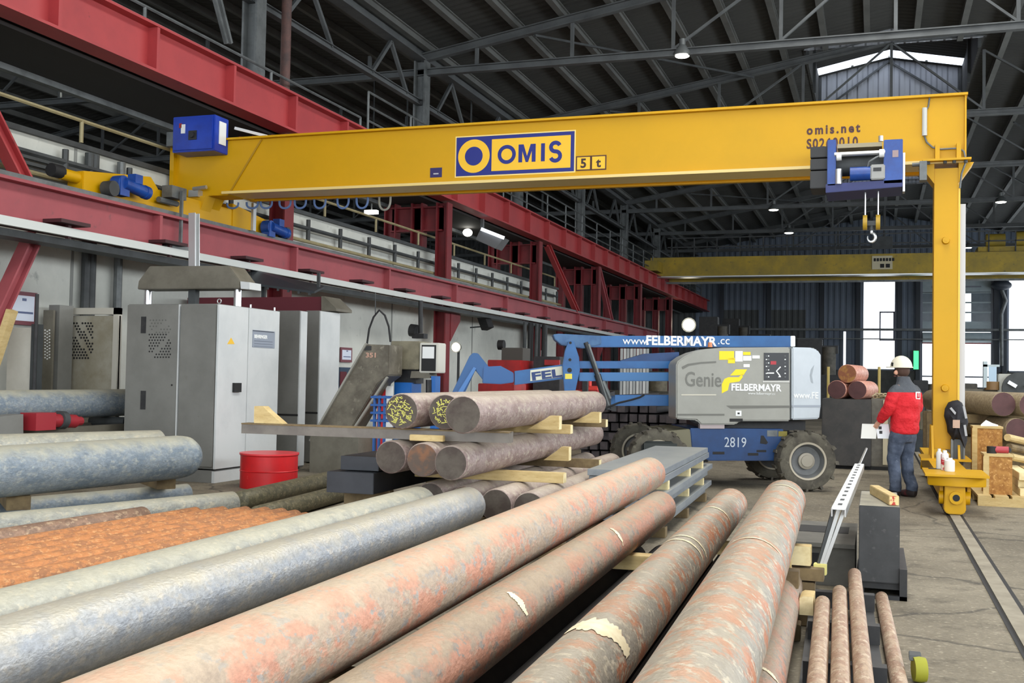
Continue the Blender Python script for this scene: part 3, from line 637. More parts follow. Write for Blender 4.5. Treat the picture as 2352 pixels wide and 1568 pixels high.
# festoon loops below the girder
def fp0(px, py, Y): return on('Y', Y, px, py)
M_fest = mat('festoon_blue', (96, 126, 178), .5)
for i, px in enumerate((535, 580, 612, 655, 690, 735, 788, 832, 884)):
    a = on('Y', YG+.75, px-13, 452); b_ = on('Y', YG+.75, px+13, 452); dz = .22 if i != 8 else .24
    zt2 = ZB-.06; zl = fp0(px, 478 if i != 8 else 482, YG+.75).z
    pts = [Vector((a.x+(b_.x-a.x)*(.5-.5*math.cos(math.pi*s)), YG+.75, zt2-(zt2-zl)*math.sin(math.pi*s)**.6)) for s in [k/16 for k in range(17)]]
    part('festoon_loop', MB().tube(pts, .02, 6), M_fest if i != 8 else mat('festoon_grey', (150, 150, 140), .5), G)
part('festoon_rail', MB().box(-10.9, 1, YG+.7, YG+.8, ZB-.06, ZB+.02).box(-10.9, -10.8, YG+.5, YG+.8, ZB-.05, ZB).box(.8, .9, YG+.5, YG+.8, ZB-.05, ZB), M_yel, G, smooth=0)
# leg
m2 = MB().box(.765, 1.085, YG-.02, YG+.38, .62, 4.6)
leg = part('leg', m2, M_yel, G, bevel=.006)
part('leg_lit_edge', MB().box(1.085, 1.11, YG-.03, YG+.4, .62, 4.36), mat('yellow_lit_side', (236, 190, 60), .4), leg, smooth=0)  # lit side of the leg put into a lighter yellow strip
part('leg_pipe', MB().box(1.115, 1.19, YG+.1, YG+.18, .95, 4.1), mat('pale_grey_pipe', (186, 190, 198), .4), leg, smooth=0)
part('top_plate', MB().box(.6, 1.24, YG-.2, YG+.5, ZB-.03, ZB), M_yel, G, smooth=0)
for x in (.8, 1.08): part('gusset', MB().box(x-.03, x+.03, YG-.14, YG, ZB, ZB+.22), M_yel, G, smooth=0)
for s, x in ((-1, .765), (1, 1.085)): part('haunch_plate', MB().prism([(x, YG-.03, ZB-.04), (x+s*.2, YG-.03, ZB-.04), (x, YG-.03, ZB-.33)], (0, .4, 0)), M_yel, G, smooth=0)
me = mkmesh('bolt', MB().cyl((0, 0, 0), (0, 0, -.04), .025, n=6), M_dsteel)
for x in (.68, .9, 1.02, 1.17): piece('bolt', me, G, Vector((x, YG-.14, ZB-.03))-wloc(G))
me = mkmesh('lifting_lug', MB().cyl((0, 0, 0), (0, -.07, 0), .055, .045, n=14).cyl((0, -.07, 0), (0, -.075, 0), .02, n=8), M_yel)
for px, py in ((2172, 553), (2170, 891)): piece('lifting_lug', me, G, Vector((on('Y', YG, px, py).x, YG-.02, on('Y', YG, px, py).z))-wloc(G))
# floor carriage
part('carriage_girder', MB().box(.7, 1.08, 13.75, 19.4, .42, .47).box(.72, .76, 13.75, 19.4, .2, .42).box(1.02, 1.06, 13.75, 19.4, .2, .42), M_yel, G, smooth=0)
part('foot_plate', MB().box(.6, 1.25, YG-.3, YG+.7, .47, .5), M_yel, G, smooth=0)
for s, y in ((-1, YG-.02), (1, YG+.38)): part('foot_gusset', MB().prism([(.74, y, .5), (.74, y+s*.28, .5), (.74, y, .95)], (.03, 0, 0)).prism([(1.08, y, .5), (1.08, y+s*.28, .5), (1.08, y, .95)], (.03, 0, 0)), M_yel, G, smooth=0)
n_ = 9
arc = [(.585+.635*i/(n_-1), 13.55+.12*abs(2*i/(n_-1)-1)**2) for i in range(n_)]
m2 = MB().prism([(x, y, .345) for x, y in arc]+[(1.22, 13.95, .345), (.585, 13.95, .345)], (0, 0, .115))
part('front_guard', m2, M_yel, G, bevel=.008)
part('guard_plate', MB().box(.55, 1.24, 13.5, 14.5, .46, .485), M_yel, G, smooth=0)
def wheelbox(y):
    m2 = MB().prism([(.77, y, .36), (.99, y, .36), (1.0, y, .06), (.96, y, .02), (.8, y, .02), (.76, y, .06)], (0, .3, 0))
    b_ = part('wheel_box', m2, M_yel, G, bevel=.01)
    part('axle_boss', MB().cyl((.89, y, .215), (.89, y-.05, .215), .075, n=18), M_yel, b_)
    part('axle_hole', MB().cyl((.89, y-.05, .215), (.89, y-.053, .215), .04, n=14), M_black, b_)
    for s in (-1, 1): part('side_boss', MB().cyl((.88+s*.12, y+.15, .2), (.88+s*.17, y+.15, .2), .08, n=16), M_yel, b_)
    part('wheel', MB().cyl((.82, y+.16, .13), (.94, y+.16, .13), .12, n=20), M_dsteel, b_)
wheelbox(13.62); wheelbox(19.1)
# spill tray opening
part('plate_hole', MB().box(.62, .78, 14.3, 14.42, .486, .49), M_black, G, smooth=0)
# floor rail in its groove
fr = thing('floor_rail', 'sunken steel crane rail running along the concrete floor', 'rail', (.88, 30, 0))
part('slot', MB().box(.79, .825, 1, 60, .001, .004).box(.935, .97, 1, 60, .001, .004), M_black, fr, smooth=0)
part('rail_head', MB().box(.825, .935, 1, 60, .001, .012), mat('rail_concrete', (150, 142, 124), .7, 0, (124, 116, 100), 3), fr, smooth=0)
# ---------------------------------------------------------------- hoist trolley
Hs = thing('hoist_trolley', 'blue wire-rope hoist trolley with black counterweight hanging on the girder', 'hoist', (-.2, 15.9, 4.35))
ya, yb = 15.55, 16.28
part('counterweight', MB().box(-.95, -.7, 15.7, 16.28, 4.4, 4.66).box(-.95, -.7, 15.7, 16.28, 4.68, 4.84).box(-.95, -.7, 15.7, 16.28, 4.86, 5.02), mat('counterweight_black', (46, 47, 48), .6), Hs, bevel=.008)
part('side_plate', MB().box(-.7, -.58, ya, yb, 4.4, 5.08), M_blue, Hs, bevel=.008)
part('side_plate', MB().box(.08, .34, ya, yb, 4.4, 5.04), M_blue, Hs, bevel=.008)
part('base_tray', MB().prism([(-.72, ya, 4.3), (.34, ya, 4.35), (.34, ya, 4.46), (-.72, ya, 4.43)], (0, .75, 0)), mat('hoist_navy', (14, 30, 96), .45), Hs, bevel=.006)
part('rope_drum', MB().cyl((-.58, 15.85, 4.74), (.08, 15.85, 4.74), .15, n=24), M_dsteel, Hs)
part('tie_rod', MB().cyl((-.6, ya+.02, 4.86), (.1, ya+.02, 4.86), .035, n=12), M_bright, Hs)
part('rail_bar', MB().box(-.56, .06, ya+.05, ya+.35, 4.96, 5.02), mat('hoist_cover', (150, 140, 112), .5), Hs, smooth=0)
part('hoist_motor', MB().cyl((-.38, ya, 4.56), (-.1, ya, 4.56), .1, n=18), M_blue, Hs)
part('gearbox', MB().box(-.1, .1, ya-.05, ya+.25, 4.46, 4.68), mat('gearbox_grey', (150, 150, 146), .45), Hs, bevel=.015)
part('gear_cover', MB().box(-.06, .05, ya-.06, ya-.05, 4.58, 4.63), M_blk2, Hs, smooth=0)
part('brake_unit', MB().cyl((-.54, ya, 4.42), (-.54, ya, 4.64), .05, n=12), M_bright, Hs)
part('roller', MB().cyl((-.57, ya-.02, 4.82), (-.5, ya-.02, 4.82), .06, n=14).cyl((.02, ya-.02, 4.84), (.09, ya-.02, 4.84), .06, n=14), M_white, Hs)
part('hose', MB().tube([(.06, ya, 4.82), (-.02, ya-.05, 4.78), (-.12, ya-.05, 4.72), (-.14, ya-.03, 4.64)], .014), M_steel, Hs)
part('nameplate', MB().box(.2, .28, ya-.006, ya, 4.78, 4.88), mat('plate_grey', (150, 130, 130), .5), Hs, smooth=0)
part('end_strip', MB().box(.345, .375, ya+.1, ya+.3, 4.3, 4.86), M_bright, Hs, smooth=0)
part('limit_switch', MB().box(.58, .68, ya+.35, ya+.55, 4.5, 4.78).cyl((.48, ya+.45, 4.75), (.58, ya+.45, 4.75), .03, n=8), M_steel, Hs)
part('pin', MB().cyl((.04, ya+.1, 5.04), (.04, ya+.1, 5.12), .035, n=10), M_bright, Hs)
r1, r2 = -.17, .0
rp = part('wire_rope', MB().cyl((r1, ya+.22, 3.98), (r1, ya+.22, 4.44), .012, n=8).cyl((r2+.01, ya+.22, 3.98), (r2+.01, ya+.22, 4.44), .012, n=8), M_bright, Hs)
for o in list(Hs.children):
    for v in o.data.vertices:
        w_ = v.co+Hs.location; v.co = Vector((w_.x*.951, w_.y, 1.52+(w_.z-1.52)*.951))-Hs.location
hb = thing('hook_block', 'small yellow hook block with steel hook hanging from the hoist ropes', 'hook', (-.08, ya+.22, 3.6))
HK0 = len(bpy.data.objects)
for x in (r1, r2+.01): part('sheave', MB().cyl((x-.03, ya+.22, 3.88), (x+.03, ya+.22, 3.88), .11, n=20), mat('sheave_yellow', (176, 142, 40), .5), hb)
part('yoke', MB().box(r1, r2, ya+.18, ya+.26, 3.83, 3.9).cyl((-.08, ya+.22, 3.76), (-.08, ya+.22, 3.86), .035, n=10), M_dsteel, hb)
pts = [Vector((-.08+.055*math.sin(a_), ya+.22, 3.66+.065*math.cos(a_))) for a_ in [(-.0+k*.42) for k in range(13)]]
part('hook', MB().tube([(-.08, ya+.22, 3.78)]+pts, [.02]*3+[.022]*6+[.018, .016, .013, .01, .006], 8), M_bright, hb)
for o in list(hb.children):
    for v in o.data.vertices:
        w_ = v.co+hb.location; v.co = Vector((w_.x*.951, w_.y, 1.52+(w_.z-1.52)*.951))-hb.location
# ================================================================== round steel bars in the foreground
M_gapshade = mat('gap_shade_bar', (46, 42, 38), .8, 0, (34, 31, 29), 6)
def barmat(name, a, b, c, d=None, rough=.55, metal=.0, s1=2.2, s2=7., lo=.465, hi=.535, lo3=.55, hi3=.6, stretch=(1, .6, 1), bump=.25):
    return mat(name, a, rough, metal, b, s1*2.6, lo, hi, c, s2*3.2, lo3, hi3, bump=bump, bscale=70, stretch=stretch, det=10., fine=.3)
M_peach = barmat('peach_scaled_steel', (172, 154, 134), (192, 140, 116), (156, 150, 142))
M_peach2 = barmat('rust_streaked_steel', (148, 142, 130), (178, 118, 86), (186, 176, 156), s1=2.2, stretch=(1, .9, 1), lo=.49, hi=.56)
M_peach3 = barmat('brown_scaled_steel', (150, 132, 112), (172, 122, 98), (132, 122, 112))
M_silver = barmat('silver_scaled_steel', (176, 178, 178), (156, 162, 169), (196, 190, 178), metal=.2, rough=.38, lo=.4, hi=.62, lo3=.5, hi3=.68, s1=3.)
M_sil2 = barmat('dusty_grey_steel', (164, 164, 154), (146, 148, 142), (182, 176, 158), metal=.1, s1=3.)
M_blueg = barmat('blue_grey_steel', (140, 150, 157), (118, 131, 142), (162, 166, 162), lo=.42, hi=.6, lo3=.5, hi3=.66, metal=.15, s1=2.4)
M_rust = barmat('orange_rusty_steel', (190, 126, 78), (150, 104, 74), (206, 154, 104), s1=5, s2=12, rough=.8)
M_brn = barmat('mauve_brown_steel', (156, 138, 132), (138, 118, 112), (172, 160, 146), s1=3.2)
M_pink = barmat('pinkish_small_bar', (172, 148, 124), (158, 128, 106), (190, 170, 146), s1=5, s2=9)
M_olive = barmat('olive_dusty_bar', (108, 102, 78), (90, 86, 66), (126, 118, 92), s1=5)
M_face = mat('sawn_bar_face', (82, 74, 64), .6, .1, (62, 50, 42), 6, .4, .6, stretch=(1, 6, 1))
M_facer = mat('rusty_bar_face', (122, 84, 58), .7, 0, (86, 72, 62), 7, .4, .55)
M_facep = mat('maroon_primed_face', (92, 58, 58), .6, 0, (80, 50, 50), 6)
def rod(S, z, r, t0, t1, m, lab, grp=None, face=None, n=28, cham=.012, cat='steel bar', name='steel_bar', dirv=None, facel=None, band=None):
    a = P(S, t0, z); d_ = dirv or DB; L_ = t1-t0
    o = thing(name, lab, cat, (a.x, a.y, z-r), grp)
    rz = math.atan2(-d_.x, d_.y); o.rotation_euler = (0, 0, rz)
    # local: axis +Y from 0 to L_, centre height r
    k = max(2, int(L_/.5)); prof = [(r-cham, 0), (r, cham)]+[(r, L_*i/k) for i in range(1, k)]+[(r, L_-cham), (r-cham, L_)]
    mb = MB(); mb.lathe(prof, (0, 0, r), (0, 1, 0), n)
    body = part('body', mb, m, o, local=True, smooth=50)
    if face: part('near_face', MB().cyl((0, -.002, r), (0, .001, r), r-cham*.8, n=n), face, o, local=True, label=facel)
    return o
g1 = 'round bars of the front stack'
rod(-.80, .55, .13, .4, 8.67, M_peach2, 'rust-streaked bar with broad cream paint bands', g1)
rod(-.36, .68, .15, .4, 7.93, M_peach2, 'thick rust-streaked bar lying over the pink lower bar, ending at the lift wheel', g1)
rod(-.34, .24, .14, .4, 7.1, M_peach3, 'pinkish lower bar half hidden under the thick rust-streaked bar', g1)
rod(-1.65, .66, .15, .4, 9.89, M_peach, 'thick peach-coloured bar beside the bright silver bar', g1)
rod(-1.33, .52, .13, .4, 8.48, M_peach3, 'brownish bar with thin pale marks touching the thick peach bar', g1)
rod(-2.82, .49, .15, .4, 8.2, M_silver, 'bright silver bar on the far side of the thick peach bar', g1)
rod(-3.14, .50, .15, .4, 7.95, M_sil2, 'dusty pale grey bar behind the bright silver bar', g1)
for S_ in (-.72, -.96, -1.2, -1.44, -1.68): rod(S_, .21, .115, .4, 7.9, M_gapshade, 'added lower bar coloured dark for the shade in the gap under the front bars', g1)  # bars added to darken the gap; its shade is in their colour
# cream paint bands on the bars
M_cream = mat('cream_paint_mark', (236, 224, 190), .7, 0, (222, 206, 166), 20)
def band(S, z, r, t, w, a0, a1, lab='cream paint band'):
    n = 40; vs = []; fs = []; rb = random.Random(int(t*100)); e0 = e1 = 0.
    rr = r+.0025
    for i in range(n+1):
        a_ = math.radians(a0+(a1-a0)*i/n); e0 = .6*e0+rb.uniform(-.16, .16)*w; e1 = .6*e1+rb.uniform(-.16, .16)*w; j = 0; tp = min(1, .25+2.5*min(i, n-i)/n)
        for k, tt in enumerate((t-w/2*tp+e0, t+w/2*tp+e1)):
            p = P(S+rr*math.sin(a_), tt, z+rr*math.cos(a_)); vs.append(p)
    fs = [(2*i, 2*i+1, 2*i+3, 2*i+2) for i in range(n)]
    return MB().add(vs, fs)
def put_bands(idx, lst, S, z, r):
    o = [x for x in bpy.data.objects if x.get('group') == g1][idx]
    bpy.context.view_layer.update(); inv = o.matrix_world.inverted()
    for (t, w, a0, a1) in lst:
        m_ = band(S, z, r, t, w, a0, a1); m_.v = [inv @ v for v in m_.v]
        part('paint_band', m_, M_cream, o, local=True)
put_bands(0, [(3.65, .15, -50, 75), (5.75, .035, -50, 78), (5.9, .03, -30, 80), (7.3, .04, -20, 70)], -.80, .55, .13)
put_bands(1, [(4.9, .02, -40, 60), (7.5, .03, -30, 60)], -.36, .68, .15)
put_bands(4, [(4.25, .06, 20, 75), (6.3, .05, 20, 80)], -1.33, .52, .13)
put_bands(2, [(4.5, .04, 10, 60)], -.34, .24, .14)
# rusty bundle and the left bars, each laid between two sighted points at its own height
def prod(pa, pb, z, r, m, lab, grp=None, ext=2.6, n=24, face=None, cham=.01, ext2=0., step=False):
    A, B = on('Z', z, *pa), on('Z', z, *pb); d_ = (B-A).normalized(); A = A-d_*ext; B = B+d_*ext2
    o = thing('steel_bar', lab, 'steel bar', (A.x, A.y, z-r), grp); o.rotation_euler = (0, 0, math.atan2(-d_.x, d_.y)); L_ = (B-A).length
    k = max(2, int(L_/.5)); prof = [(r-cham, 0), (r, cham)]+[(r, L_*i/k) for i in range(1, k)]+[(r, L_-cham), (r-cham, L_)]
    if step: prof = prof[:-2]+[(r, L_-.2), (r-.012, L_-.19), (r-.012, L_-.15), (r-.004, L_-.14), (r-.016, L_-.06), (r-.05, L_)]
    part('body', MB().lathe(prof, (0, 0, r), (0, 1, 0), n), m, o, local=True, smooth=50)
    return o, A, B
def pline(A, ang, L0, L1, z, r, m, lab, grp=None, n=16):      # a bar through A along a bearing, from -L0 to L1
    d_ = Vector((math.sin(math.radians(ang)), math.cos(math.radians(ang)), 0)); A = Vector(A)-d_*L0
    o = thing('steel_bar', lab, 'steel bar', (A.x, A.y, z-r), grp); o.rotation_euler = (0, 0, math.atan2(-d_.x, d_.y)); L_ = L0+L1; k = int(L_/.5)
    part('body', MB().lathe([(r-.008, 0), (r, .008)]+[(r, L_*i/k) for i in range(1, k)]+[(r, L_-.008), (r-.008, L_)], (0, 0, r), (0, 1, 0), n), m, o, local=True, smooth=50)
nr = Vector((-math.cos(math.radians(2.5)), math.sin(math.radians(2.5)), 0)); A0 = Vector((-4.63, 4.83, 0))
for i, L1 in enumerate((3.2, 3.3, 3.35, 3.35, 3.3, 3.2, 3.05)):
    pline(A0+nr*.166*i, 2.5, 3.2, L1, .285, .082, M_rust, 'slim orange-rusted bar in the bundle beside the dusty grey bar', 'orange rusty bundle')
pline(A0+nr*(.166*6+.185), 2.5, 3.2, 2.6, .305, .1, barmat('brown_worn_bar', (150, 120, 98), (132, 106, 88), (178, 152, 124), s1=4), 'brown worn bar lying along the orange rusty bundle', n=22)
prod((0, 1212), (535, 1157), .16, .13, M_sil2, 'pale grey bar with a crack line beyond the orange rusty bundle')
prod((0, 1172), (430, 1133), .15, .11, M_blueg, 'dull blue-grey bar under the big blue-grey bar')
prod((0, 1083), (436, 1047), .62, .225, M_blueg, 'big blue-grey bar with a stepped end beside the grey machine cabinet', n=36, step=True)
prod((0, 1040), (365, 1026), .62, .2, M_sil2, 'dusty bar lying beyond the big blue-grey bar', n=32)
rod(-10.25, 1.035, .2, 1.5, 14.8, M_blueg, 'high blue-grey bar on the feed table running into the machine', n=32)
prod((540, 1153), (775, 1096), .11, .11, M_olive, 'olive dusty bar in front of the red drum', ext=-.12, ext2=1.0)
prod((585, 1186), (725, 1148), .1, .1, M_olive, 'lower olive dusty bar beside the dark flat slabs', ext=-.05, ext2=.8)
for m_, c_, am in ((M_blueg, (186, 182, 160), .8), (M_silver, (190, 182, 160), .75), (M_sil2, (192, 186, 162), .6), (M_peach, (204, 184, 156), .5), (M_peach2, (176, 162, 138), .45), (M_peach3, (172, 154, 128), .5), (M_brn, (180, 168, 150), .7), (M_rust, (206, 140, 84), .3)): dust(m_, c_, .45, .95, am)
# ------------------------------------------------------------------ timber and dunnage helpers
def block(c, ux, L_, w, h, m, lab, cat='timber', grp=None, name='timber_block', endm=None, bevel=.004):
    ux = Vector(ux).normalized(); sd = Vector((-ux.y, ux.x, 0)); c = Vector(c)
    o = single(name, MB().obox(c, ux*(L_/2), sd*(w/2), Vector((0, 0, h/2))), m, lab, cat, grp, bevel=bevel)
    return o
def wedge(S, t, z, w, h, L_, m, lab, s=1, name='timber_wedge', grp='timber wedges'):
    a = P(S, t, z)
    mb = MB().prism([a, a+NB*(s*L_), a+NB*(s*L_)+Vector((0, 0, h)), a+NB*(s*L_*.72)+Vector((0, 0, h))], DB*w)
    return single(name, mb, m, lab, 'timber', grp)
# supports under the front stack
LY = ('at the end away from the boom lift', 'at mid length', 'at the end towards the boom lift')
def sleepers(S, L_, ts, z0, z1, what, grp, m=M_timbo, w=.14, name='timber_sleeper'):
    for i, t in enumerate(ts): block(P(S, t, (z0+z1)/2), NB, L_, w, z1-z0, m, '%s %s' % (what, LY[i]), 'timber', grp, name)
g_ = 'sleepers under the front bars'
sleepers(-1.0, 1.6, (1.2, 4.0, 6.7), 0, .093, 'low timber sleeper under the front bars', g_)
sleepers(-.36, .2, (1.3, 3.0, 6.75), .385, .525, 'timber packing under the thick rust-streaked bar', g_, M_timb, .1, 'timber_packing')
sleepers(-.80, .2, (1.35, 3.2, 7.6), .33, .415, 'timber packing under the paint-banded bar', g_, M_timb, .1, 'timber_packing')
sleepers(-1.42, .16, (1.3, 3.0, 7.8), .326, .385, 'stacked timber under the brownish bar', g_, M_timbo, .16, 'timber_stack')
sleepers(-1.68, .2, (1.6, 3.4, 7.6), .326, .505, 'timber post block under the thick peach bar', g_, M_timbo, .16, 'timber_stack')
sleepers(-3.0, .75, (1.3, 4.4, 6.6), 0, .34, 'stacked timber under the silver bars', g_, M_timbo, .16, 'timber_stack')
def sleep2(pts, z1, lab, w=.16, z0=0.):
    for i, (p0, p1) in enumerate(pts):
        A, B = on('Z', 0, *p0), on('Z', 0, *p1); block((A+B)/2+Vector((0, 0, (z0+z1)/2)), B-A, (B-A).length, w, z1-z0, M_timbo, '%s %s' % (lab, LY[i]), 'timber', g_, 'timber_sleeper')
sleep2((((-150, 1560), (-150, 1350)), ((150, 1420), (60, 1300)), ((640, 1265), (400, 1235))), .2, 'timber sleeper under the rusty bundle')
sleep2((((-200, 1345), (-250, 1290)), ((60, 1285), (20, 1245)), ((440, 1225), (330, 1190))), .03, 'thin timber lath under the pale grey bars')
sleep2((((-260, 1265), (-330, 1190)), ((40, 1240), (-10, 1170)), ((380, 1180), (290, 1140))), .39, 'sleeper under the big blue-grey bar', .2, .262)
q_ = on('Z', .37, 1455, 1290); block(Vector((q_.x, q_.y, .375)), NB, .26, .14, .09, M_timb, 'fresh timber packing between the brownish bar and the paint-banded bar')
# ================================================================== middle stack of brown bars with timber battens
g2 = 'brown bars of the timbered stack'
def tS(S, x, y): return onS(S, x, y)[0]
M_paintY = mat('yellow_chalk', (206, 202, 104), .8)
tops = [(-2.81, 8.0, 'brown bar with a plain sawn face, top layer of the timbered stack', M_face), (-3.15, tS(-3.15, 1022, 955), 'brown bar with smaller yellow chalk writing on its face, top layer', M_face), (-3.5, tS(-3.5, 922, 947), 'brown bar with large yellow chalk writing on its face, top layer', M_face)]
mids = [(-2.94, 8.1, 'brown bar with a clean grey face, middle layer of the timbered stack', M_face), (-3.26, tS(-3.26, 970, 1062), 'brown bar with a rust-orange face, middle layer of the timbered stack', M_facer), (-3.60, tS(-3.60, 897, 1055), 'brown bar with a streaked dark face, middle layer of the timbered stack', M_face)]
T = []
for S, t0, lab, fm in tops: T.append(rod(S, 1.22, .15, t0, t0+4.75, M_brn, lab, g2, fm, 28))
for S, t0, lab, fm in mids: rod(S, .83, .14, t0, t0+5.2, M_brn, lab, g2, fm, 28)
for i, S in enumerate((-2.40, -2.72, -3.04, -3.40)):
    rod(S, .45, .14, 8.5+.12*i, 13.4, M_brn, ['brown bar in the lowest layer next to the silver bar end', 'brown bar in the lowest layer under the clean-faced bar', 'brown bar in the lowest layer under the rust-faced bar', 'brown bar in the lowest layer next to the dark slabs'][i], g2, M_facer if i == 2 else M_face, 28)
# chalk writing on two faces (loose scribbles of strokes)
for k, (o, n_, sc) in enumerate(((T[2], 95, 1.), (T[1], 70, .85))):
    rnd = random.Random(4+k); m2 = MB()
    for i in range(n_):
        a_ = rnd.uniform(0, 6.28); rr = .115*math.sqrt(rnd.random())*sc; x, z = rr*math.cos(a_)-.01, .15+rr*math.sin(a_)
        b_ = rnd.uniform(0, 3.14); l_ = rnd.uniform(.008, .02)
        m2.bar((x-l_*math.cos(b_), -.004, z-l_*math.sin(b_)), (x+l_*math.cos(b_), -.004, z+l_*math.sin(b_)), .0055, .003, (0, 1, 0))
    part('chalk_writing', m2, M_paintY, o, local=True, smooth=0, label='yellow chalk scribbles')
def batten(px, py, S0, L_, w, h, z0, m, lab, Sr=-2.5, name='timber_batten'):
    t = tS(Sr, px, py)
    o = thing(name, lab, 'timber', P(Sr-L_/2, t, z0), 'battens of the timbered stack')
    part('beam', MB().obox(P(Sr-L_/2, t, z0+h/2), NB*(L_/2), DB*(w/2), Vector((0, 0, h/2))), m, o, bevel=.004)
    part('end_grain', MB().obox(P(Sr+.002, t, z0+h/2), NB*.003, DB*(w/2-.004), Vector((0, 0, h/2-.004))), M_timbp, o, smooth=0)
    return t
tb1 = batten(1312, 997, -2.5, 1.3, .1, .09, .975, M_timb, 'fresh timber batten between top and middle bars, towards the sawn faces')
tb2 = batten(1393, 984, -2.5, 1.3, .1, .09, .975, M_timbo, 'weathered timber batten between top and middle bars, towards the boom lift')
tb3 = batten(1297, 1080, -2.4, 1.4, .1, .09, .597, M_timb, 'fresh timber batten between middle and lowest bars, towards the sawn faces', -2.3)
tb4 = batten(1378, 1062, -2.4, 1.4, .1, .09, .597, M_timbo, 'timber batten between middle and lowest bars, towards the boom lift', -2.35)
sleepers(-2.9, 1.4, (8.9, 10.9, 13.0), 0, .30, 'stacked sleeper under the lowest brown bars', 'sleepers under the brown bars')
def wedge2(S, t, z, h, L_, lab, s=-1, w=.1):
    a = P(S, t, z)
    o = thing('timber_wedge', lab, 'timber', a, 'timber wedges')
    q = [a, a+NB*(s*L_), a+NB*(s*L_*.45)+Vector((0, 0, h*.75)), a+NB*(s*L_*.3)+Vector((0, 0, h)), a+Vector((0, 0, h))]
    part('wedge', MB().prism([p-DB*(w/2) for p in q], DB*w), M_timb, o)
    part('end_grain', MB().obox(a+Vector((0, 0, h/2))-NB*s*.002, NB*.003, DB*(w/2-.004), Vector((0, 0, h/2-.004))), M_timbp, o, smooth=0)
wedge2(-2.5, tb1-.45, .97+.065, .13, .3, 'pale timber wedge against the top brown bar, above the fresh batten')
wedge2(-2.5, tb2-.35, .97+.065, .12, .3, 'pale timber wedge against the top brown bar, above the weathered batten')
wedge2(-2.6, tb4-.3, .685, .14, .26, 'pale timber wedge against the middle brown bar')
# grey steel channel across, carrying a timber wedge
t = thing('steel_channel', 'grey steel channel lying across the brown bars, timber wedge on its end', 'steel beam', P(-3.9, 8.75, .97))
part('web', MB().obox(P(-3.85, 8.62, 1.02), NB*1.25, DB*.06, Vector((0, 0, .045))), mat('channel_grey', (118, 112, 104), .5, .2, (98, 92, 86), 3), t, smooth=0)
part('lip', MB().obox(P(-3.85, 8.62, 1.062), NB*1.25, DB*.065, Vector((0, 0, .006))), M_timbo, t, smooth=0)
wedge2(-4.98, 8.62, 1.07, .15, .28, 'ochre-ended timber wedge on the end of the grey channel', 1)
block(P(-3.28, 8.45, 1.0), NB, .3, .05, .05, M_timb, 'thin fresh timber lath under the chalk-marked bar')
# dark flat slabs
M_slab = mat('dark_flat_steel', (52, 55, 60), .5, .3, (40, 43, 48), 3); M_slabe = mat('slab_end', (42, 45, 52), .55)
def slab(S0, S1, z0, z1, t0, t1, m, lab, grp, cat='steel slab', name='steel_slab', bevel=.004):
    return single(name, MB().obox(P((S0+S1)/2, (t0+t1)/2, (z0+z1)/2), NB*((S1-S0)/2), DB*((t1-t0)/2), Vector((0, 0, (z1-z0)/2))), m, lab, cat, grp, bevel=bevel)
g3 = 'dark flat slabs'
slab(-4.36, -3.84, .13, .235, 8.1, 13, M_slab, 'lowest dark flat slab beside the rusty bundle ends', g3)
slab(-4.2, -3.78, .245, .36, 8.25, 13, M_slab, 'second dark flat slab up, under the timber spacer', g3)
slab(-4.22, -3.78, .5, .68, 8.5, 13, M_slab, 'thick dark blue-black slab beside the streaked bar face', g3)
slab(-4.14, -3.78, .69, .81, 8.6, 13, M_slab, 'topmost dark blue-black slab under the grey channel', g3)
sleepers(-4.05, .7, (8.8, 10.8, 12.6), 0, .13, 'sleeper under the dark slabs', 'sleepers under the slabs')
sleepers(-4.0, .44, (8.9, 10.9, 12.6), .36, .5, 'spacer between the dark slabs', 'sleepers under the slabs', M_timbo, .1, 'timber_spacer')
# pile of blue-grey plates
M_plate = mat('blue_grey_plate', (138, 144, 148), .5, .15, (116, 124, 132), 2.2, .4, .6, (140, 146, 152), 12, .6, .75, stretch=(1, .4, 1))
dust(M_plate, (158, 158, 150), .5, 1., .55); g4 = 'blue-grey plates'
zs_ = [(.10, .16, -.05), (.165, .225, .1), (.31, .375, 0), (.38, .44, .12), (.53, .595, .03), (.60, .66, .0)]
labs = ['lowest blue-grey plate of the pile', 'second lowest blue-grey plate of the pile', 'blue-grey plate above the lower timber spacers', 'blue-grey plate under the upper timber spacers', 'blue-grey plate second from the top', 'topmost blue-grey plate of the pile']
for (z0, z1, j), lab in zip(zs_, labs): slab(-2.28+.3*abs(j), -1.6+.3*j, z0, z1, 10.1+j, 14.1+2*j, M_plate, lab, g4, 'steel plate', 'steel_plate', .003)
sleepers(-1.95, .74, (10.5, 12.1, 13.8), 0, .1, 'sleeper under the blue-grey plates', 'spacers of the plate pile')
sleepers(-1.93, .68, (10.6, 12.2, 13.6), .225, .31, 'lower spacer between the blue-grey plates', 'spacers of the plate pile', M_timbp, .1, 'timber_spacer')
sleepers(-1.93, .68, (10.7, 12.3, 13.5), .44, .53, 'upper spacer between the blue-grey plates', 'spacers of the plate pile', M_timbp, .1, 'timber_spacer')
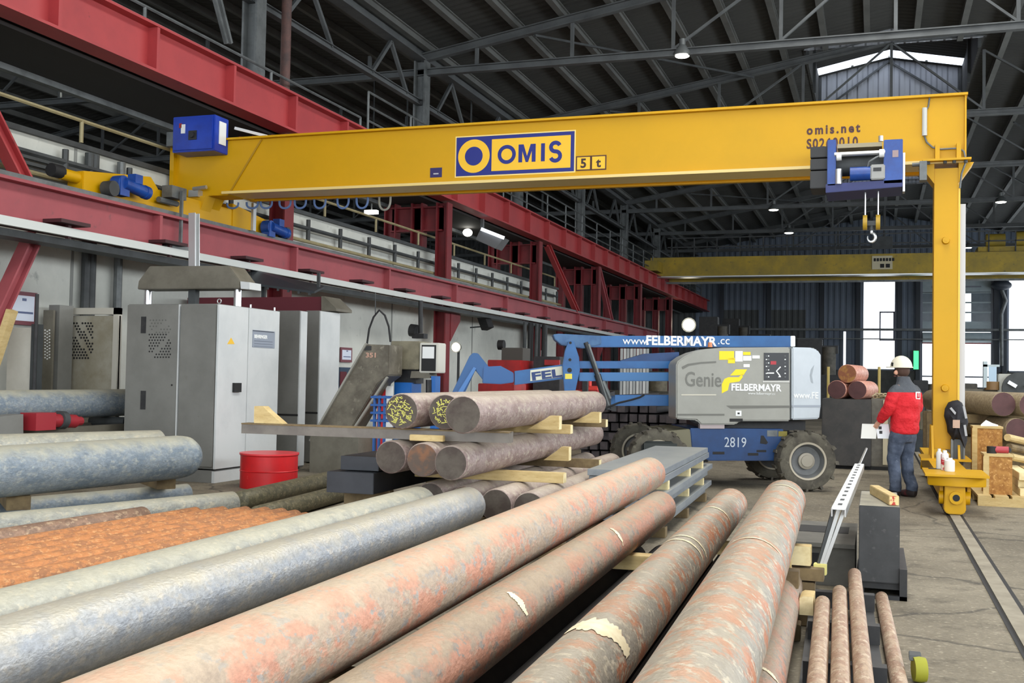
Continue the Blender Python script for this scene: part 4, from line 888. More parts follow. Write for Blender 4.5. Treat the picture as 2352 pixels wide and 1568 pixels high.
# ================================================================== right foreground
g5 = 'slim pinkish bars'
rod(-.075, .25, .043, .6, 6.55, M_pink, 'slim pinkish bar next to the timber packing', g5, n=16, cham=.006)
rod(.02, .25, .043, .6, 6.93, M_pink, 'slim pinkish bar in the middle of the three', g5, n=16, cham=.006)
rod(.115, .25, .043, .6, 7.6, M_pink, 'slim pinkish bar reaching furthest towards the dark block', g5, n=16, cham=.006)
rod(.30, .045, .043, .6, 7.95, M_pink, 'slim pinkish bar lying alone on the floor beside the dark block', g5, n=16, cham=.006)
t = thing('steel_rack', 'low black steel rack under the slim pinkish bars', 'rack', P(.0, 5, 0))
for S in (-.14, .2): part('side_beam', MB().bar(P(S, 1, .05), P(S, 7.7, .05), .05, .1), M_blk2, t, smooth=0)
for tt in (1.5, 3.0, 4.4, 5.4, 6.3, 7.2): part('cross_beam', MB().bar(P(-.15, tt, .15), P(.23, tt, .15), .08, .1), M_blk2, t, smooth=0)
# dark block on a base
M_blk = mat('dark_grey_block', (70, 71, 72), .6, .15, (58, 59, 60), 3, .4, .6, (96, 96, 94), 14, .62, .75)
b0 = on('Y', 8.16, 1973, 1160); b1 = on('Y', 8.16, 2066, 1344)
t = thing('steel_block', 'tall dark grey steel block on a black frame base beside the floor rail', 'steel block', ((b0.x+b1.x)/2, 8.65, 0))
part('block', MB().box(b0.x, b1.x, 8.16, 9.25, .11, b0.z), M_blk, t, bevel=.006)
part('top_face', MB().box(b0.x+.004, b1.x-.004, 8.164, 9.246, b0.z, b0.z+.002), mat('pale_block_top', (156, 150, 132), .8, 0, (128, 124, 112), 4), t, smooth=0)  # paler colour on the top face
bf = part('base_frame', MB().box(b0.x, b1.x+.05, 8.12, 8.16, 0, .03).box(b1.x, b1.x+.05, 8.12, 9.2, 0, .22).box(b0.x-.02, b1.x, 8.2, 9.2, .06, .11).box(b0.x, b0.x+.04, 8.16, 9.2, 0, .06).box(b0.x, b1.x, 9.15, 9.2, 0, .06), M_blk2, t, smooth=0)
M_gbox = mat('grey_steel_box', (104, 102, 94), .6, .1, (84, 82, 76), 3)
t = thing('steel_frame_box', 'low grey steel box with dark openings beside the dark block', 'steel frame', (-.4, 8.9, 0))
part('body', MB().box(-.62, b0.x-.03, 8.5, 9.6, 0, .3), M_gbox, t, bevel=.005)
part('opening', MB().box(-.6, -.36, 8.49, 8.5, .1, .24), M_black, t, smooth=0)
part('top_plate', MB().box(-.65, b0.x-.03, 8.4, 9.7, .3, .33), M_gbox, t, smooth=0)
part('upper_slot', MB().box(-.6, -.2, 9.0, 9.4, .33, .333), M_black, t, smooth=0)
q = on('Z', b0.z+.04, 2020, 1125)
t = thing('timber_block', 'square timber offcut with a red painted end on top of the dark block', 'timber', (q.x, q.y, b0.z+.002))
ux = (on('Z', b0.z, 2040, 1150)-on('Z', b0.z, 1985, 1118)); ux.z = 0; ux.normalize(); sd = Vector((-ux.y, ux.x, 0))
cq = (on('Z', b0.z, 2034, 1155)+on('Z', b0.z, 1985, 1120))/2; cq.z = b0.z+.037; Lq = (on('Z', b0.z, 2034, 1155)-on('Z', b0.z, 1985, 1120)).length
Lq = min(Lq, .8); cq = Vector((.06, 8.62, b0.z+.039))
part('beam', MB().obox(cq, ux*(Lq/2), sd*.035, Vector((0, 0, .035))), M_timb, t, bevel=.004)
part('painted_end', MB().obox(cq+ux*(Lq/2+.001), ux*.003, sd*.031, Vector((0, 0, .031))), mat('red_cream_end', (222, 196, 140), .7, 0, (176, 44, 40), 22, .5, .55), t, smooth=0)
# slotted white channel leaning over the bars
wa, wb = on('Z', .74, 1926, 1168), on('Z', .74, 1974, 1066)
t = thing('slotted_channel', 'white slotted metal channel propped on two thin legs beside the dark block', 'channel', (wa.x, wa.y, .3))
d_ = (wb-wa).normalized(); sd = Vector((d_.y, -d_.x, 0))
part('top_plate', MB().obox((wa+wb)/2, d_*((wb-wa).length/2), sd*.042, Vector((0, 0, .006))), mat('white_galvanised', (224, 226, 226), .4, .1), t, smooth=0)
part('flange', MB().obox((wa+wb)/2+sd*.04-Vector((0, 0, .025)), d_*((wb-wa).length/2), sd*.004, Vector((0, 0, .025))).obox((wa+wb)/2-sd*.04-Vector((0, 0, .025)), d_*((wb-wa).length/2), sd*.004, Vector((0, 0, .025))), M_bright, t, smooth=0)
me = None
ns = 13
for i in range(ns):
    c_ = wa+(wb-wa)*((i+.7)/(ns+.4))+Vector((0, 0, .0065))
    part('slot', MB().obox(c_, d_*.05, sd*.013, Vector((0, 0, .001))), M_dsteel, t, smooth=0)
l0 = on('Y', wa.y+.1, 1884, 1306)
for k, (ox, mm) in enumerate(((-.035, M_dsteel), (-.005, M_bright), (.03, M_bright))):
    part('leg', MB().bar(wa+sd*ox+d_*.12-Vector((0, 0, .01)), l0+sd*(ox*.5), .022, .022), mm, t, smooth=0)
part('clamp', MB().obox(l0+Vector((0, 0, .0)), sd*.04, d_*.03, Vector((0, 0, .035))), mat('pale_yellow_clamp', (214, 206, 130), .6), t, bevel=.004)
part('rod', MB().cyl(wb, on('Y', wb.y+.9, 1990, 1030), .012, n=8), M_bright, t)
# timber packing near the slotted channel
def tim(px0, py0, px1, py1, Y, dep, m, lab, chamfer=0):
    a, b = on('Y', Y, px0, py0), on('Y', Y, px1, py1)
    o = thing('timber_packing', lab, 'timber', ((a.x+b.x)/2, Y+dep/2, b.z), 'packing beside the pinkish bars')
    pts = [(a.x, Y, b.z), (b.x, Y, b.z), (b.x, Y, a.z), (a.x+chamfer, Y, a.z), (a.x, Y, a.z-chamfer*.6)] if chamfer else [(a.x, Y, b.z), (b.x, Y, b.z), (b.x, Y, a.z), (a.x, Y, a.z)]
    part('beam', MB().prism(pts, (0, dep, 0)), m, o, bevel=.003)
    part('sawn_face', MB().prism([Vector(p)*.985+sum((Vector(p_) for p_ in pts), Vector())/len(pts)*.015-Vector((0, .003, 0)) for p in pts], (0, .002, 0)), M_timbp if m is M_timb else m, o, smooth=0)
    return b.z
Yt = l0.y-.1
tim(1808, 1252, 1862, 1300, Yt, .12, M_timb, 'chamfered fresh timber block beside the channel legs', .05)
tim(1800, 1302, 1892, 1336, Yt-.02, .12, M_timbo, 'brown timber beam under the chamfered block')
tim(1796, 1310, 1834, 1352, Yt-.5, .12, M_timbo, 'short brown timber wedged against the pink lower bar')
tim(1836, 1368, 1868, 1414, Yt-.6, .2, M_timb, 'small chamfered timber block low beside the pinkish bars', .02)
za_ = on('Y', Yt-.02, 1845, 1336).z
block(Vector((on('Y', Yt, 1845, 1336).x, Yt+.04, za_/2)), (1, 0, 0), .14, .12, za_-.005, M_timbo, 'stacked timber support under the brown beam beside the channel')
# ================================================================== bandsaw machine on the left
M_mg = mat('machine_grey_shaded', (118, 118, 113), .5, 0, (106, 106, 101), 1.6, .4, .65, (96, 92, 84), 7, .66, .8)  # shade on the camera-facing sides is put into this grey
M_ml = mat('machine_grey_lit', (196, 199, 198), .45, 0, (184, 188, 188), 1.5, .4, .65, (164, 164, 158), 8, .66, .8)  # lighter copy of the machine grey, side light put into the colour
M_mt = mat('machine_taupe', (108, 104, 92), .6, 0, (92, 88, 76), 3)
M_maroon = mat('maroon_steel', (92, 30, 40), .6)
YM, XM = 12.69, -8.54
xl = on('Y', YM, 290, 800).x; zt = on('Y', YM, 490, 697).z; yr = on('X', XM, 640, 800).y; zpl = on('Y', YM, 490, 1078).z
t = thing('machine_cabinet', 'tall grey machine cabinet with vent holes and side doors coloured as lit, beside the red drum', 'cabinet', ((xl+XM)/2, (YM+yr)/2, 0))
part('body', MB().box(xl, XM-.02, YM+.02, yr, zpl, zt), M_mg, t, bevel=.008)
part('plinth', MB().box(xl+.02, XM-.04, YM+.04, yr-.02, 0, zpl-.02), M_mg, t, smooth=0)
xs_ = on('Y', YM, 412, 800).x
dl = part('front_door', MB().box(xl+.01, xs_-.015, YM-.012, YM+.02, zpl+.03, zt-.015), M_mg, t, bevel=.004)
part('front_door', MB().box(xs_+.015, XM-.03, YM-.012, YM+.02, zpl+.03, zt-.015), M_mg, t, bevel=.004)
part('door_edge', MB().box(xs_-.018, xs_-.004, YM-.016, YM+.02, zpl+.03, zt-.01), M_ml, t, smooth=0)
ys_ = on('X', XM, 568, 800).y
sd1 = part('side_door', MB().box(XM-.02, XM+.012, YM+.01, ys_-.006, zpl+.0, zt-.01), M_ml, t, bevel=.004)
sd2 = part('side_door', MB().box(XM-.02, XM+.012, ys_+.006, yr-.01, zpl+.0, zt-.01), M_ml, t, bevel=.004)
part('side_plinth', MB().box(XM-.05, XM-.01, YM+.03, yr-.02, 0, zpl-.03), M_ml, t, smooth=0)
for (a, b) in (((325, 727), (335, 765)), ((324, 897), (334, 940))):
    p0, p1 = on('Y', YM-.012, *a), on('Y', YM-.012, *b)
    h_ = part('handle', MB().box(p0.x, p1.x, YM-.02, YM-.012, p1.z, p0.z), M_blk2, dl, smooth=0)
    
# vent holes: two diagonal clusters
def vents(x0, x1, y0, y1, Y, par, gap, nx=8, ny=8, m=None, r=.012):
    m2 = MB()
    for i in range(nx):
        for j in range(ny):
            px, py = x0+(x1-x0)*(i+.5*(j % 2))/(nx-.5), y0+(y1-y0)*j/(ny-1)
            if gap((px-x0)/(x1-x0), (py-y0)/(y1-y0)): continue
            p = on('Y', Y, px, py); m2.cyl((p.x, Y-.002, p.z), (p.x, Y+.003, p.z), r, n=8)
    o = part('vent_holes', m2, m or M_black, par, smooth=0); o['kind'] = 'stuff'
vents(343, 391, 768, 820, YM-.013, dl, lambda u, v: abs(u+v-1.05) < .13, 8, 9)
vents(345, 391, 735, 763, YM-.013, dl, lambda u, v: abs(u+v-1.1) < .18, 7, 5, mat('vent_recess', (92, 92, 88), .6), .011)
p = on('Y', YM-.013, 395, 884); part('lock', MB().cyl((p.x, YM-.012, p.z), (p.x, YM-.022, p.z), .012, n=10), M_black, dl)
# side details
def sbox(name, px0, py0, px1, py1, m, par, dep=.006, base=.012):
    a, b = on('X', XM+base, px0, py0), on('X', XM+base, px1, py1); z0, z1 = min(a.z, b.z), max(a.z, b.z)
    return part(name, MB().box(XM+base, XM+base+dep, min(a.y, b.y), max(a.y, b.y), z0, z1), m, par, smooth=0)
lk = sbox('latch', 534, 879, 549, 900, M_black, sd1, .04)
a = on('X', XM+.014, 522, 790); b = on('X', XM+.014, 539, 790); c = on('X', XM+.014, 530, 775)
part('warning_sign', MB().prism([(XM+.012, a.y, a.z), (XM+.012, b.y, b.z), (XM+.012, (a.y+b.y)/2, c.z)], (.003, 0, 0)), mat('warning_yellow', (226, 180, 40), .5), sd1, smooth=0)
nm = sbox('nameplate', 580, 757, 630, 800, mat('nameplate_grey', (132, 140, 152), .4), sd2)
sbox('plate_header', 581, 758, 629, 764, mat('nameplate_dark', (52, 58, 70), .5), nm, .003, .018)
pa = on('X', XM+.019, 584, 774)
text('lettering', 'BEHRINGER', .068, (XM+.019, pa.y, pa.z-.01), (0, 1, 0), (0, 0, 1), M_white, nm, bold=.003, sx=.98)
for py in (783, 789, 795): sbox('plate_line', 584, py, 626, py+1.6, mat('plate_lines', (92, 100, 114), .5), nm, .002, .018)
part('eye_bolt', MB().tube([(XM-.05+.03*math.cos(k*.524), YM+.1, zt+.04+.03*math.sin(k*.524)) for k in range(13)], .008, 6), M_bright, t)
for px in (577, 632):
    p = on('X', XM-.04, px, 705); part('top_stud', MB().cyl((XM-.05, p.y, zt), (XM-.05, p.y, zt+.05), .015, n=8), M_bright, t)
# press bridge on top
YB_ = 13.15
def fp(px, py, Y): q = on('Y', Y, px, py); return Vector((q.x, Y, q.z))
t = thing('press_bridge', 'taupe trapezoid press bridge on bright guide posts above the grey cabinet', 'machine', (xl+.7, YB_+.2, zt))
part('bridge', MB().prism([fp(315, 664, YB_), fp(318, 645, YB_), fp(343, 611, YB_), fp(525, 610, YB_), fp(551, 645, YB_), fp(551, 662, YB_)], (0, .42, 0)), M_mt, t, bevel=.01)
part('end_cap', MB().prism([fp(552, 646, YB_-.01), fp(553, 663, YB_-.01), fp(573, 664, YB_-.01), fp(573, 648, YB_-.01)], (0, .3, 0)), M_ml, t, smooth=0)
zb = fp(400, 664, YB_).z
for px in (340, 546):
    p = fp(px, 680, YB_+.18); part('guide_post', MB().cyl((p.x, p.y, zt), (p.x, p.y, zb+.02), .055, n=18), M_chrome, t)
for px in (445,): 
    p = fp(px, 680, YB_+.2); part('piston', MB().box(p.x-.06, p.x+.06, p.y-.05, p.y+.05, zt-.02, zb+.02), M_dsteel, t, smooth=0)
part('mast', MB().ibeam(fp(446, 612, YB_+.2), fp(446, 490, YB_+.2), .11, .12, .02, .015, (0, 1, 0)), M_bright, t, smooth=0)
# rear cabinets
def cab(px0, px1, px2, pyt, Y, lab, m1, m2_):
    a, b = fp(px0, pyt, Y), fp(px1, pyt, Y); ye = on('X', b.x, px2, pyt).y
    t = thing('machine_cabinet', lab, 'cabinet', ((a.x+b.x)/2, (Y+ye)/2, 0))
    part('body', MB().box(a.x, b.x-.01, Y, ye, .02, a.z), m1, t, bevel=.006)
    part('side_panel', MB().box(b.x-.01, b.x+.01, Y+.01, ye-.01, .05, a.z-.01), m2_, t, smooth=0)
    part('plinth_line', MB().box(a.x, b.x, Y-.004, Y, .84, .87), M_black, t, smooth=0)
    part('foot', MB().box(a.x+.05, b.x-.05, Y+.05, ye-.05, 0, .02), M_black, t, smooth=0)
cab(636, 690, 706, 713, 15.2, 'slim grey rear cabinet behind the nameplate doors', M_mg, M_ml)
cab(703, 735, 781, 713, 16.3, 'rear cabinet with a broad side coloured as lit, next to the chip conveyor', M_mg, M_ml)
p0, p1 = fp(640, 682, 16.8), fp(740, 712, 16.8)
t = thing('machine_beam', 'maroon machine beam with a taupe cowl above the rear cabinets', 'machine', ((p0.x+p1.x)/2, 17, p1.z))
part('beam', MB().box(p0.x-1.9, p1.x, 16.8, 17.3, p1.z-.02, p0.z), M_maroon, t, smooth=0)
part('cowl', MB().prism([fp(738, 680, 16.75), fp(744, 680, 16.75), fp(772, 708, 16.75), fp(772, 714, 16.75), fp(738, 714, 16.75)], (0, .6, 0)), M_mt, t, smooth=0)
part('support', MB().box(p0.x-.3, p0.x+.1, 16.9, 17.2, 0, p1.z), M_maroon, t, smooth=0)
# dark sheet-metal canopy hanging under the lower red beam
t = thing('metal_canopy', 'dark ribbed sheet-metal canopy behind the press bridge', 'canopy', (-10.6, 18, 2.9))
q = [fp(575, 622, 17.6), fp(745, 662, 17.6), fp(722, 674, 16.9), fp(580, 655, 16.9)]
part('sheet', MB().prism(q, (0, 0, .04)), mat('canopy_dark', (62, 68, 72), .45, .3), t, smooth=0)
for k in range(6):
    a = q[3]+(q[2]-q[3])*((k+.5)/6); b = q[0]+(q[1]-q[0])*((k+.5)/6)
    part('rib', MB().bar(a-Vector((0, 0, .02)), b-Vector((0, 0, .02)), .04, .04), M_dsteel, t, smooth=0)
part('hanger', MB().box(q[1].x-.05, q[1].x, q[1].y-.2, q[1].y-.15, q[1].z, 3.35), M_dsteel, t, smooth=0)
part('post', MB().box(q[3].x, q[3].x+.06, q[3].y+.3, q[3].y+.36, 0, q[3].z), M_dsteel, t, smooth=0)
# perforated guard and pale panels
YGd = 13.7
t = thing('perforated_guard', 'pale steel machine guard with diagonal perforations beside the feed bar', 'guard', (fp(210, 800, YGd).x, YGd, 0))
a, b = fp(150, 707, YGd), fp(272, 715, YGd)
part('panel', MB().box(a.x, b.x, YGd+.03, YGd+.06, .1, a.z-.12), mat('guard_panel', (168, 164, 150), .5, .1, (130, 122, 100), .9, .45, .7), t, smooth=0)
part('frame', MB().box(a.x, a.x+.09, YGd, YGd+.09, 0, a.z).box(b.x-.09, b.x, YGd, YGd+.09, 0, a.z).box(a.x, b.x, YGd, YGd+.09, a.z-.1, a.z), mat('guard_frame', (184, 180, 168), .5), t, smooth=0)
c_ = fp(118, 705, YGd-.35)
part('side_post', MB().box(c_.x, c_.x+.2, YGd-.4, YGd-.1, 0, a.z+.02), M_mg, t, smooth=0)
vents(157, 212, 742, 822, YGd+.02, t, lambda u, v: abs(u-v-.0) < .1 or abs(u-v-.5) < .08 or (u > .85 and v < .0), 9, 13, None, .016)
YQ = 12.45
t = thing('splash_screen', 'large pale beige sheet screen under the wall notice', 'screen', (fp(30, 800, YQ).x, YQ, 0))
a, b = fp(18, 752, YQ), fp(78, 752, YQ)
part('sheet', MB().box(a.x, b.x, YQ, YQ+.06, 0, a.z), mat('panel_beige', (206, 203, 192), .5, 0, (190, 186, 174), 1.5), t, bevel=.006)
part('edge_post', MB().box(b.x, b.x+.08, YQ-.05, YQ+.1, 0, a.z+.05), M_dsteel, t, smooth=0)
part('rod', MB().cyl((b.x+.13, YQ-.1, 0), (b.x+.13, YQ-.1, fp(95, 675, YQ-.1).z), .025, n=8), M_blk2, t)
a = fp(-20, 780, 11.3); b = fp(28, 712, 11.3)
tm = thing('timber_plank', 'pale timber plank leaning beside the wall notice', 'timber', (a.x, 11.3, 0))
part('plank', MB().bar(Vector((b.x-.75, 11.2, .0)), b, .14, .09), M_timb, tm, bevel=.004)
# slotted strip of the guard seen edge-on
t = thing('perforated_strip', 'dark upright with bright perforated strip next to the pale guard', 'guard', (fp(110, 800, 13.2).x, 13.2, 0))
a = fp(100, 712, 13.2); b = fp(117, 890, 13.2)
part('strip', MB().box(a.x, b.x, 13.2, 13.24, 0, a.z), M_mt, t, smooth=0)
m2 = MB()
for i in range(3):
    for j in range(10):
        p = fp(103+i*5, 758+j*7+(i % 2)*3, 13.19); m2.cyl((p.x, 13.19, p.z), (p.x, 13.2, p.z), .013, n=6)
o = part('holes', m2, M_white, t, smooth=0); o['kind'] = 'stuff'
# feed table under the high bar
t = thing('feed_table', 'roller feed table with red drive under the high blue-grey bar', 'machine', P(-10.25, 9, 0))
part('frame', MB().bar(P(-9.95, 3, .66), P(-9.95, 14.5, .66), .1, .16).bar(P(-10.55, 3, .66), P(-10.55, 14.5, .66), .1, .16), M_mt, t, smooth=0)
for tt in (4, 7, 10, 13): part('leg', MB().bar(P(-9.95, tt, 0), P(-9.95, tt, .6), .1, .1).bar(P(-10.55, tt, 0), P(-10.55, tt, .6), .1, .1), M_mt, t, smooth=0)
for tt in (4.5, 6, 7.5, 9, 10.5, 12, 13.5): part('roller', MB().cyl(P(-10.55, tt, .76), P(-9.95, tt, .76), .075, n=14), M_dsteel, t)
rd = mat('drive_red', (150, 34, 44), .45)
a_ = P(-9.75, onS(-9.75, 100, 985)[0], .86)
part('red_drive', MB().box(a_.x-.1, a_.x+.15, a_.y-.3, a_.y+.05, a_.z-.12, a_.z+.1).cyl(a_+Vector((.05, 0, 0)), a_+Vector((.05, .5, -.03)), .09, n=12).cyl(a_+Vector((.05, .5, -.03)), a_+Vector((.05, .62, -.03)), .06, n=10), rd, t)
part('drive_flange', MB().cyl(a_+Vector((.05, .2, 0)), a_+Vector((.05, .3, -.01)), .12, n=12), M_dsteel, t)
part('end_block', MB().bar(P(-9.8, onS(-9.8, -20, 985)[0], .78), P(-9.8, onS(-9.8, 38, 985)[0], .8), .2, .3), M_mg, t, smooth=0)
# red drum
dc = on('Z', 0, 617, 1118)
rr = .0262*((dc-CAM).dot(fw)); ztd = on('Y', dc.y, 617, 1040).z
t = thing('red_drum', 'open red metal drum on the floor in front of the machine doors', 'drum', (dc.x, dc.y, 0))
part('shell', MB().lathe([(rr, 0), (rr, ztd*.48), (rr+.008, ztd*.5), (rr, ztd*.52), (rr, ztd-.03), (rr+.012, ztd-.015), (rr+.006, ztd), (rr-.01, ztd), (rr-.012, .06), (0, .06)], (dc.x, dc.y, 0), (0, 0, 1), 36), mat('drum_red', (206, 26, 32), .4, 0, (184, 30, 34), 3, .4, .65, (222, 120, 110), 16, .68, .8), t)
part('rim', MB().lathe([(rr-.008, ztd-.01), (rr+.014, ztd-.012), (rr+.014, ztd+.008), (rr-.008, ztd+.008)], (dc.x, dc.y, 0), (0, 0, 1), 36), mat('drum_rim', (222, 60, 66), .35), t)
part('bottom', MB().cyl((dc.x, dc.y, 0), (dc.x, dc.y, .02), rr-.01, n=30), MATS['drum_red'], t)
# chip conveyor
YCv = 14.9
t = thing('chip_conveyor', 'oily grey inclined chip conveyor rising beside the rear cabinets', 'conveyor', (fp(800, 950, YCv).x, YCv, 0))
M_cv = mat('oily_conveyor_grey', (112, 106, 92), .5, .1, (84, 78, 66), 2.4, .4, .6, (138, 132, 116), 6, .58, .7)
part('trough', MB().prism([fp(842, 790, YCv), fp(894, 792, YCv), fp(892, 862, YCv), fp(868, 880, YCv), fp(790, 1012, YCv), fp(715, 1012, YCv)], (0, .5, 0)), M_cv, t, bevel=.012)
part('side_rim', MB().bar(fp(842, 789, YCv-.02), fp(713, 1012, YCv-.02), .03, .06, (0, 1, 0)).bar(fp(890, 866, YCv-.02), fp(796, 1010, YCv-.02), .03, .05, (0, 1, 0)), mat('conveyor_rim', (142, 140, 130), .5), t, smooth=0)
part('plate', MB().box(fp(835, 800, YCv).x, fp(853, 800, YCv).x, YCv-.015, YCv-.003, fp(840, 804, YCv).z, fp(840, 794, YCv).z), M_blk2, t, smooth=0)
pt = fp(837, 818, YCv-.006)
text('lettering', '351', .1, (pt.x+.02, YCv-.008, pt.z-.015), (1, 0, 0), (0, 0, 1), mat('faded_pink_print', (190, 150, 130), .7), t, bold=.003, sx=1.3)
part('sump', MB().box(fp(720, 1000, YCv).x, fp(830, 1000, YCv).x, YCv-.1, YCv+.7, 0, fp(760, 1000, YCv).z), M_mt, t, smooth=0)
hs = [fp(843, 790, YCv+.2), fp(848, 755, YCv+.2), fp(858, 728, YCv+.2), fp(871, 712, YCv+.2), fp(884, 724, YCv+.2), fp(893, 750, YCv+.2), fp(897, 785, YCv+.2)]
part('hose', MB().tube(hs, .016, 8), M_black, t)
part('hose_hanger', MB().cyl(fp(862, 672, YCv+.2), fp(862, 722, YCv+.2), .008, n=6), M_dsteel, t)
YB2 = 15.6
t = thing('control_box', 'oily taupe control box with a pale screen beside the conveyor head', 'control panel', (fp(950, 850, YB2).x, YB2, 0))
part('box', MB().box(fp(898, 800, YB2).x, fp(963, 800, YB2).x, YB2, YB2+.5, fp(930, 848, YB2).z, fp(930, 783, YB2).z), mat('box_taupe', (132, 126, 104), .6, 0, (108, 102, 84), 5), t, bevel=.01)
fr = part('screen_frame', MB().box(fp(965, 800, YB2).x, fp(1008, 800, YB2).x, YB2-.02, YB2+.3, fp(980, 856, YB2).z, fp(980, 787, YB2).z), mat('screen_frame_pale', (198, 196, 186), .5), t, bevel=.012)
part('screen', MB().box(fp(970, 800, YB2).x, fp(1003, 800, YB2).x, YB2-.026, YB2-.02, fp(985, 852, YB2).z, fp(985, 792, YB2).z), M_black, fr, smooth=0)
part('screen_sheet', MB().box(fp(972, 800, YB2).x, fp(999, 800, YB2).x, YB2-.03, YB2-.026, fp(985, 823, YB2).z, fp(985, 796, YB2).z), M_white, fr, smooth=0)
part('pump', MB().cyl(fp(985, 872, YB2), fp(985, 905, YB2), .05, n=10), M_blk2, t)
part('hydraulics', MB().cyl(fp(915, 865, YB2+.2), fp(960, 865, YB2+.2), .08, n=10).box(fp(900, 850, YB2).x, fp(950, 850, YB2).x, YB2+.1, YB2+.4, fp(930, 880, YB2).z, fp(930, 848, YB2).z), M_blk2, t)
part('hood', MB().prism([fp(945, 852, YB2), fp(985, 852, YB2), fp(988, 868, YB2), fp(942, 868, YB2)], (0, .3, 0)), M_mt, t, smooth=0)
part('blue_tank', MB().box(fp(905, 880, YB2).x, fp(945, 880, YB2).x, YB2, YB2+.4, 0, fp(920, 878, YB2).z), mat('tank_blue', (28, 100, 178), .4), t, bevel=.01)
part('blue_strip', MB().box(fp(990, 880, YB2).x, fp(1000, 880, YB2).x, YB2, YB2+.2, 0, fp(920, 862, YB2).z), MATS['tank_blue'], t, smooth=0)
t = thing('safety_barrier', 'red and white barrier corner beside the blue tank', 'barrier', (fp(880, 890, 15.3).x, 15.3, 0))
part('red_panel', MB().box(fp(868, 880, 15.3).x, fp(886, 880, 15.3).x, 15.3, 15.34, 0, fp(880, 872, 15.3).z), mat('barrier_red', (190, 30, 38), .5), t, smooth=0)
part('white_panel', MB().box(fp(887, 880, 15.3).x, fp(901, 880, 15.3).x, 15.29, 15.34, 0, fp(880, 886, 15.3).z), M_white, t, smooth=0)
t = thing('tool_cart', 'blue wire tool cart behind the chalk-marked bars', 'cart', (fp(868, 940, 13.9).x, 13.9, 0))
for px in (857, 868, 880): part('upright', MB().box(fp(px, 940, 13.9).x, fp(px, 940, 13.9).x+.03, 13.9, 13.94, .05, fp(868, 908, 13.9).z), mat('cart_blue', (34, 84, 150), .5), t, smooth=0)
for py in (912, 930, 948, 966): part('shelf', MB().box(fp(852, 940, 13.9).x, fp(892, 940, 13.9).x, 13.88, 14.3, fp(868, py, 13.9).z-.015, fp(868, py, 13.9).z+.015), MATS['cart_blue'], t, smooth=0)
part('wheel', MB().cyl((fp(860, 940, 13.9).x, 13.9, .05), (fp(860, 940, 13.9).x+.04, 13.9, .05), .05, n=12), M_black, t)
# ================================================================== blue and grey articulated boom lift
LO = Vector((-.92, 15.58, 0)); LU = Vector((.934, .357, 0)).normalized(); LV = Vector((-LU.y, LU.x, 0))
def lp(px, py, v=0.): return onPlane(LO+LV*v, LV, px, py)
M_lg = mat('lift_cover_grey', (150, 150, 142), .42, 0, (140, 140, 132), 1.5)
M_lg2 = mat('lift_end_cover_grey', (190, 198, 204), .42, 0, (180, 188, 194), 1.5)
M_lb = mat('lift_blue', (26, 92, 150), .4, 0, (20, 78, 132), 2.5)
M_lbd = mat('lift_dark_blue', (16, 60, 110), .45, 0, (12, 48, 92), 3)
LT = thing('boom_lift', 'articulated boom lift with grey covers, blue booms and chunky tyres', 'boom lift', LO+LV)
def lpoly(name, pts, v0, v1, m, par=None, bevel=.0, smooth=35):
    return part(name, MB().prism([lp(x, y, v0) for x, y in pts], LV*(v1-v0)), m, par or LT, bevel, smooth)
cov = [(1553, 962), (1553, 838), (1557, 829), (1572, 818), (1594, 808), (1622, 801), (1660, 798), (1815, 797), (1815, 967), (1700, 967), (1690, 975), (1610, 975), (1600, 965)]
cv = lpoly('turret_cover', cov, .25, .85, M_lg, bevel=.018)
ec = lpoly('end_cover', [(1819, 797), (1862, 798), (1878, 803), (1886, 815), (1886, 930), (1882, 962), (1819, 964)], .25, .85, M_lg2, bevel=.018)
lpoly('far_cover', [(x, y) for x, y in cov[:8]]+[(1870, 799), (1880, 960), (1600, 962)], 1.35, 1.9, M_lg)
def lbox(name, x0, y0, x1, y1, v0, v1, m, par, bevel=0.): return lpoly(name, [(x0, y1), (x1, y1), (x1, y0), (x0, y0)], v0, v1, m, par, bevel, 0 if not bevel else 35)
vf = .25
# embossed logo field, stripes and lettering
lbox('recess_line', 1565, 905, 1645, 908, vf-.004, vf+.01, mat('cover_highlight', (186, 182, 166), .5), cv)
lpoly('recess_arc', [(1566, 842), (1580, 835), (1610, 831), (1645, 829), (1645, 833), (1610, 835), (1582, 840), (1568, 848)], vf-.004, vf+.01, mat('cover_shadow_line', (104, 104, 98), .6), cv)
xd = LU; zd = Vector((0, 0, 1))
text('embossed_lettering', 'Genie', .29, lp(1572, 886, vf-.003), xd, zd, mat('emboss_grey', (104, 104, 98), .5), cv, bold=.002, fit=(lp(1655, 886, vf)-lp(1572, 886, vf)).length, ext=.004)
M_ly = mat('logo_sun_yellow', (236, 208, 20), .5)
lpoly('logo_mark', [(1658, 903), (1658, 882), (1664, 870), (1673, 866), (1697, 866), (1705, 858), (1706, 866), (1698, 876), (1676, 879), (1674, 886), (1672, 896)], vf-.004, vf+.01, M_ly, cv)
lpoly('logo_mark', [(1677, 862), (1690, 848), (1716, 848), (1708, 861)], vf-.004, vf+.01, M_ly, cv)
a, b = lp(1677, 895, vf), lp(1792, 895, vf)
text('lettering', 'FELBERMAYR', .135, lp(1679, 896, vf-.006), xd, zd, M_white, cv, bold=.004, fit=(b-a).length)
text('lettering', 'www.felbermayr.cc', .05, lp(1718, 905.5, vf-.004), xd, zd, M_white, cv, sx=1.0)
a, b = lp(1823, 913, vf), lp(1880, 913, vf)
text('lettering', 'www.FE', .13, lp(1823, 914, vf-.004), xd, zd, M_white, ec, bold=.002, fit=(b-a).length)
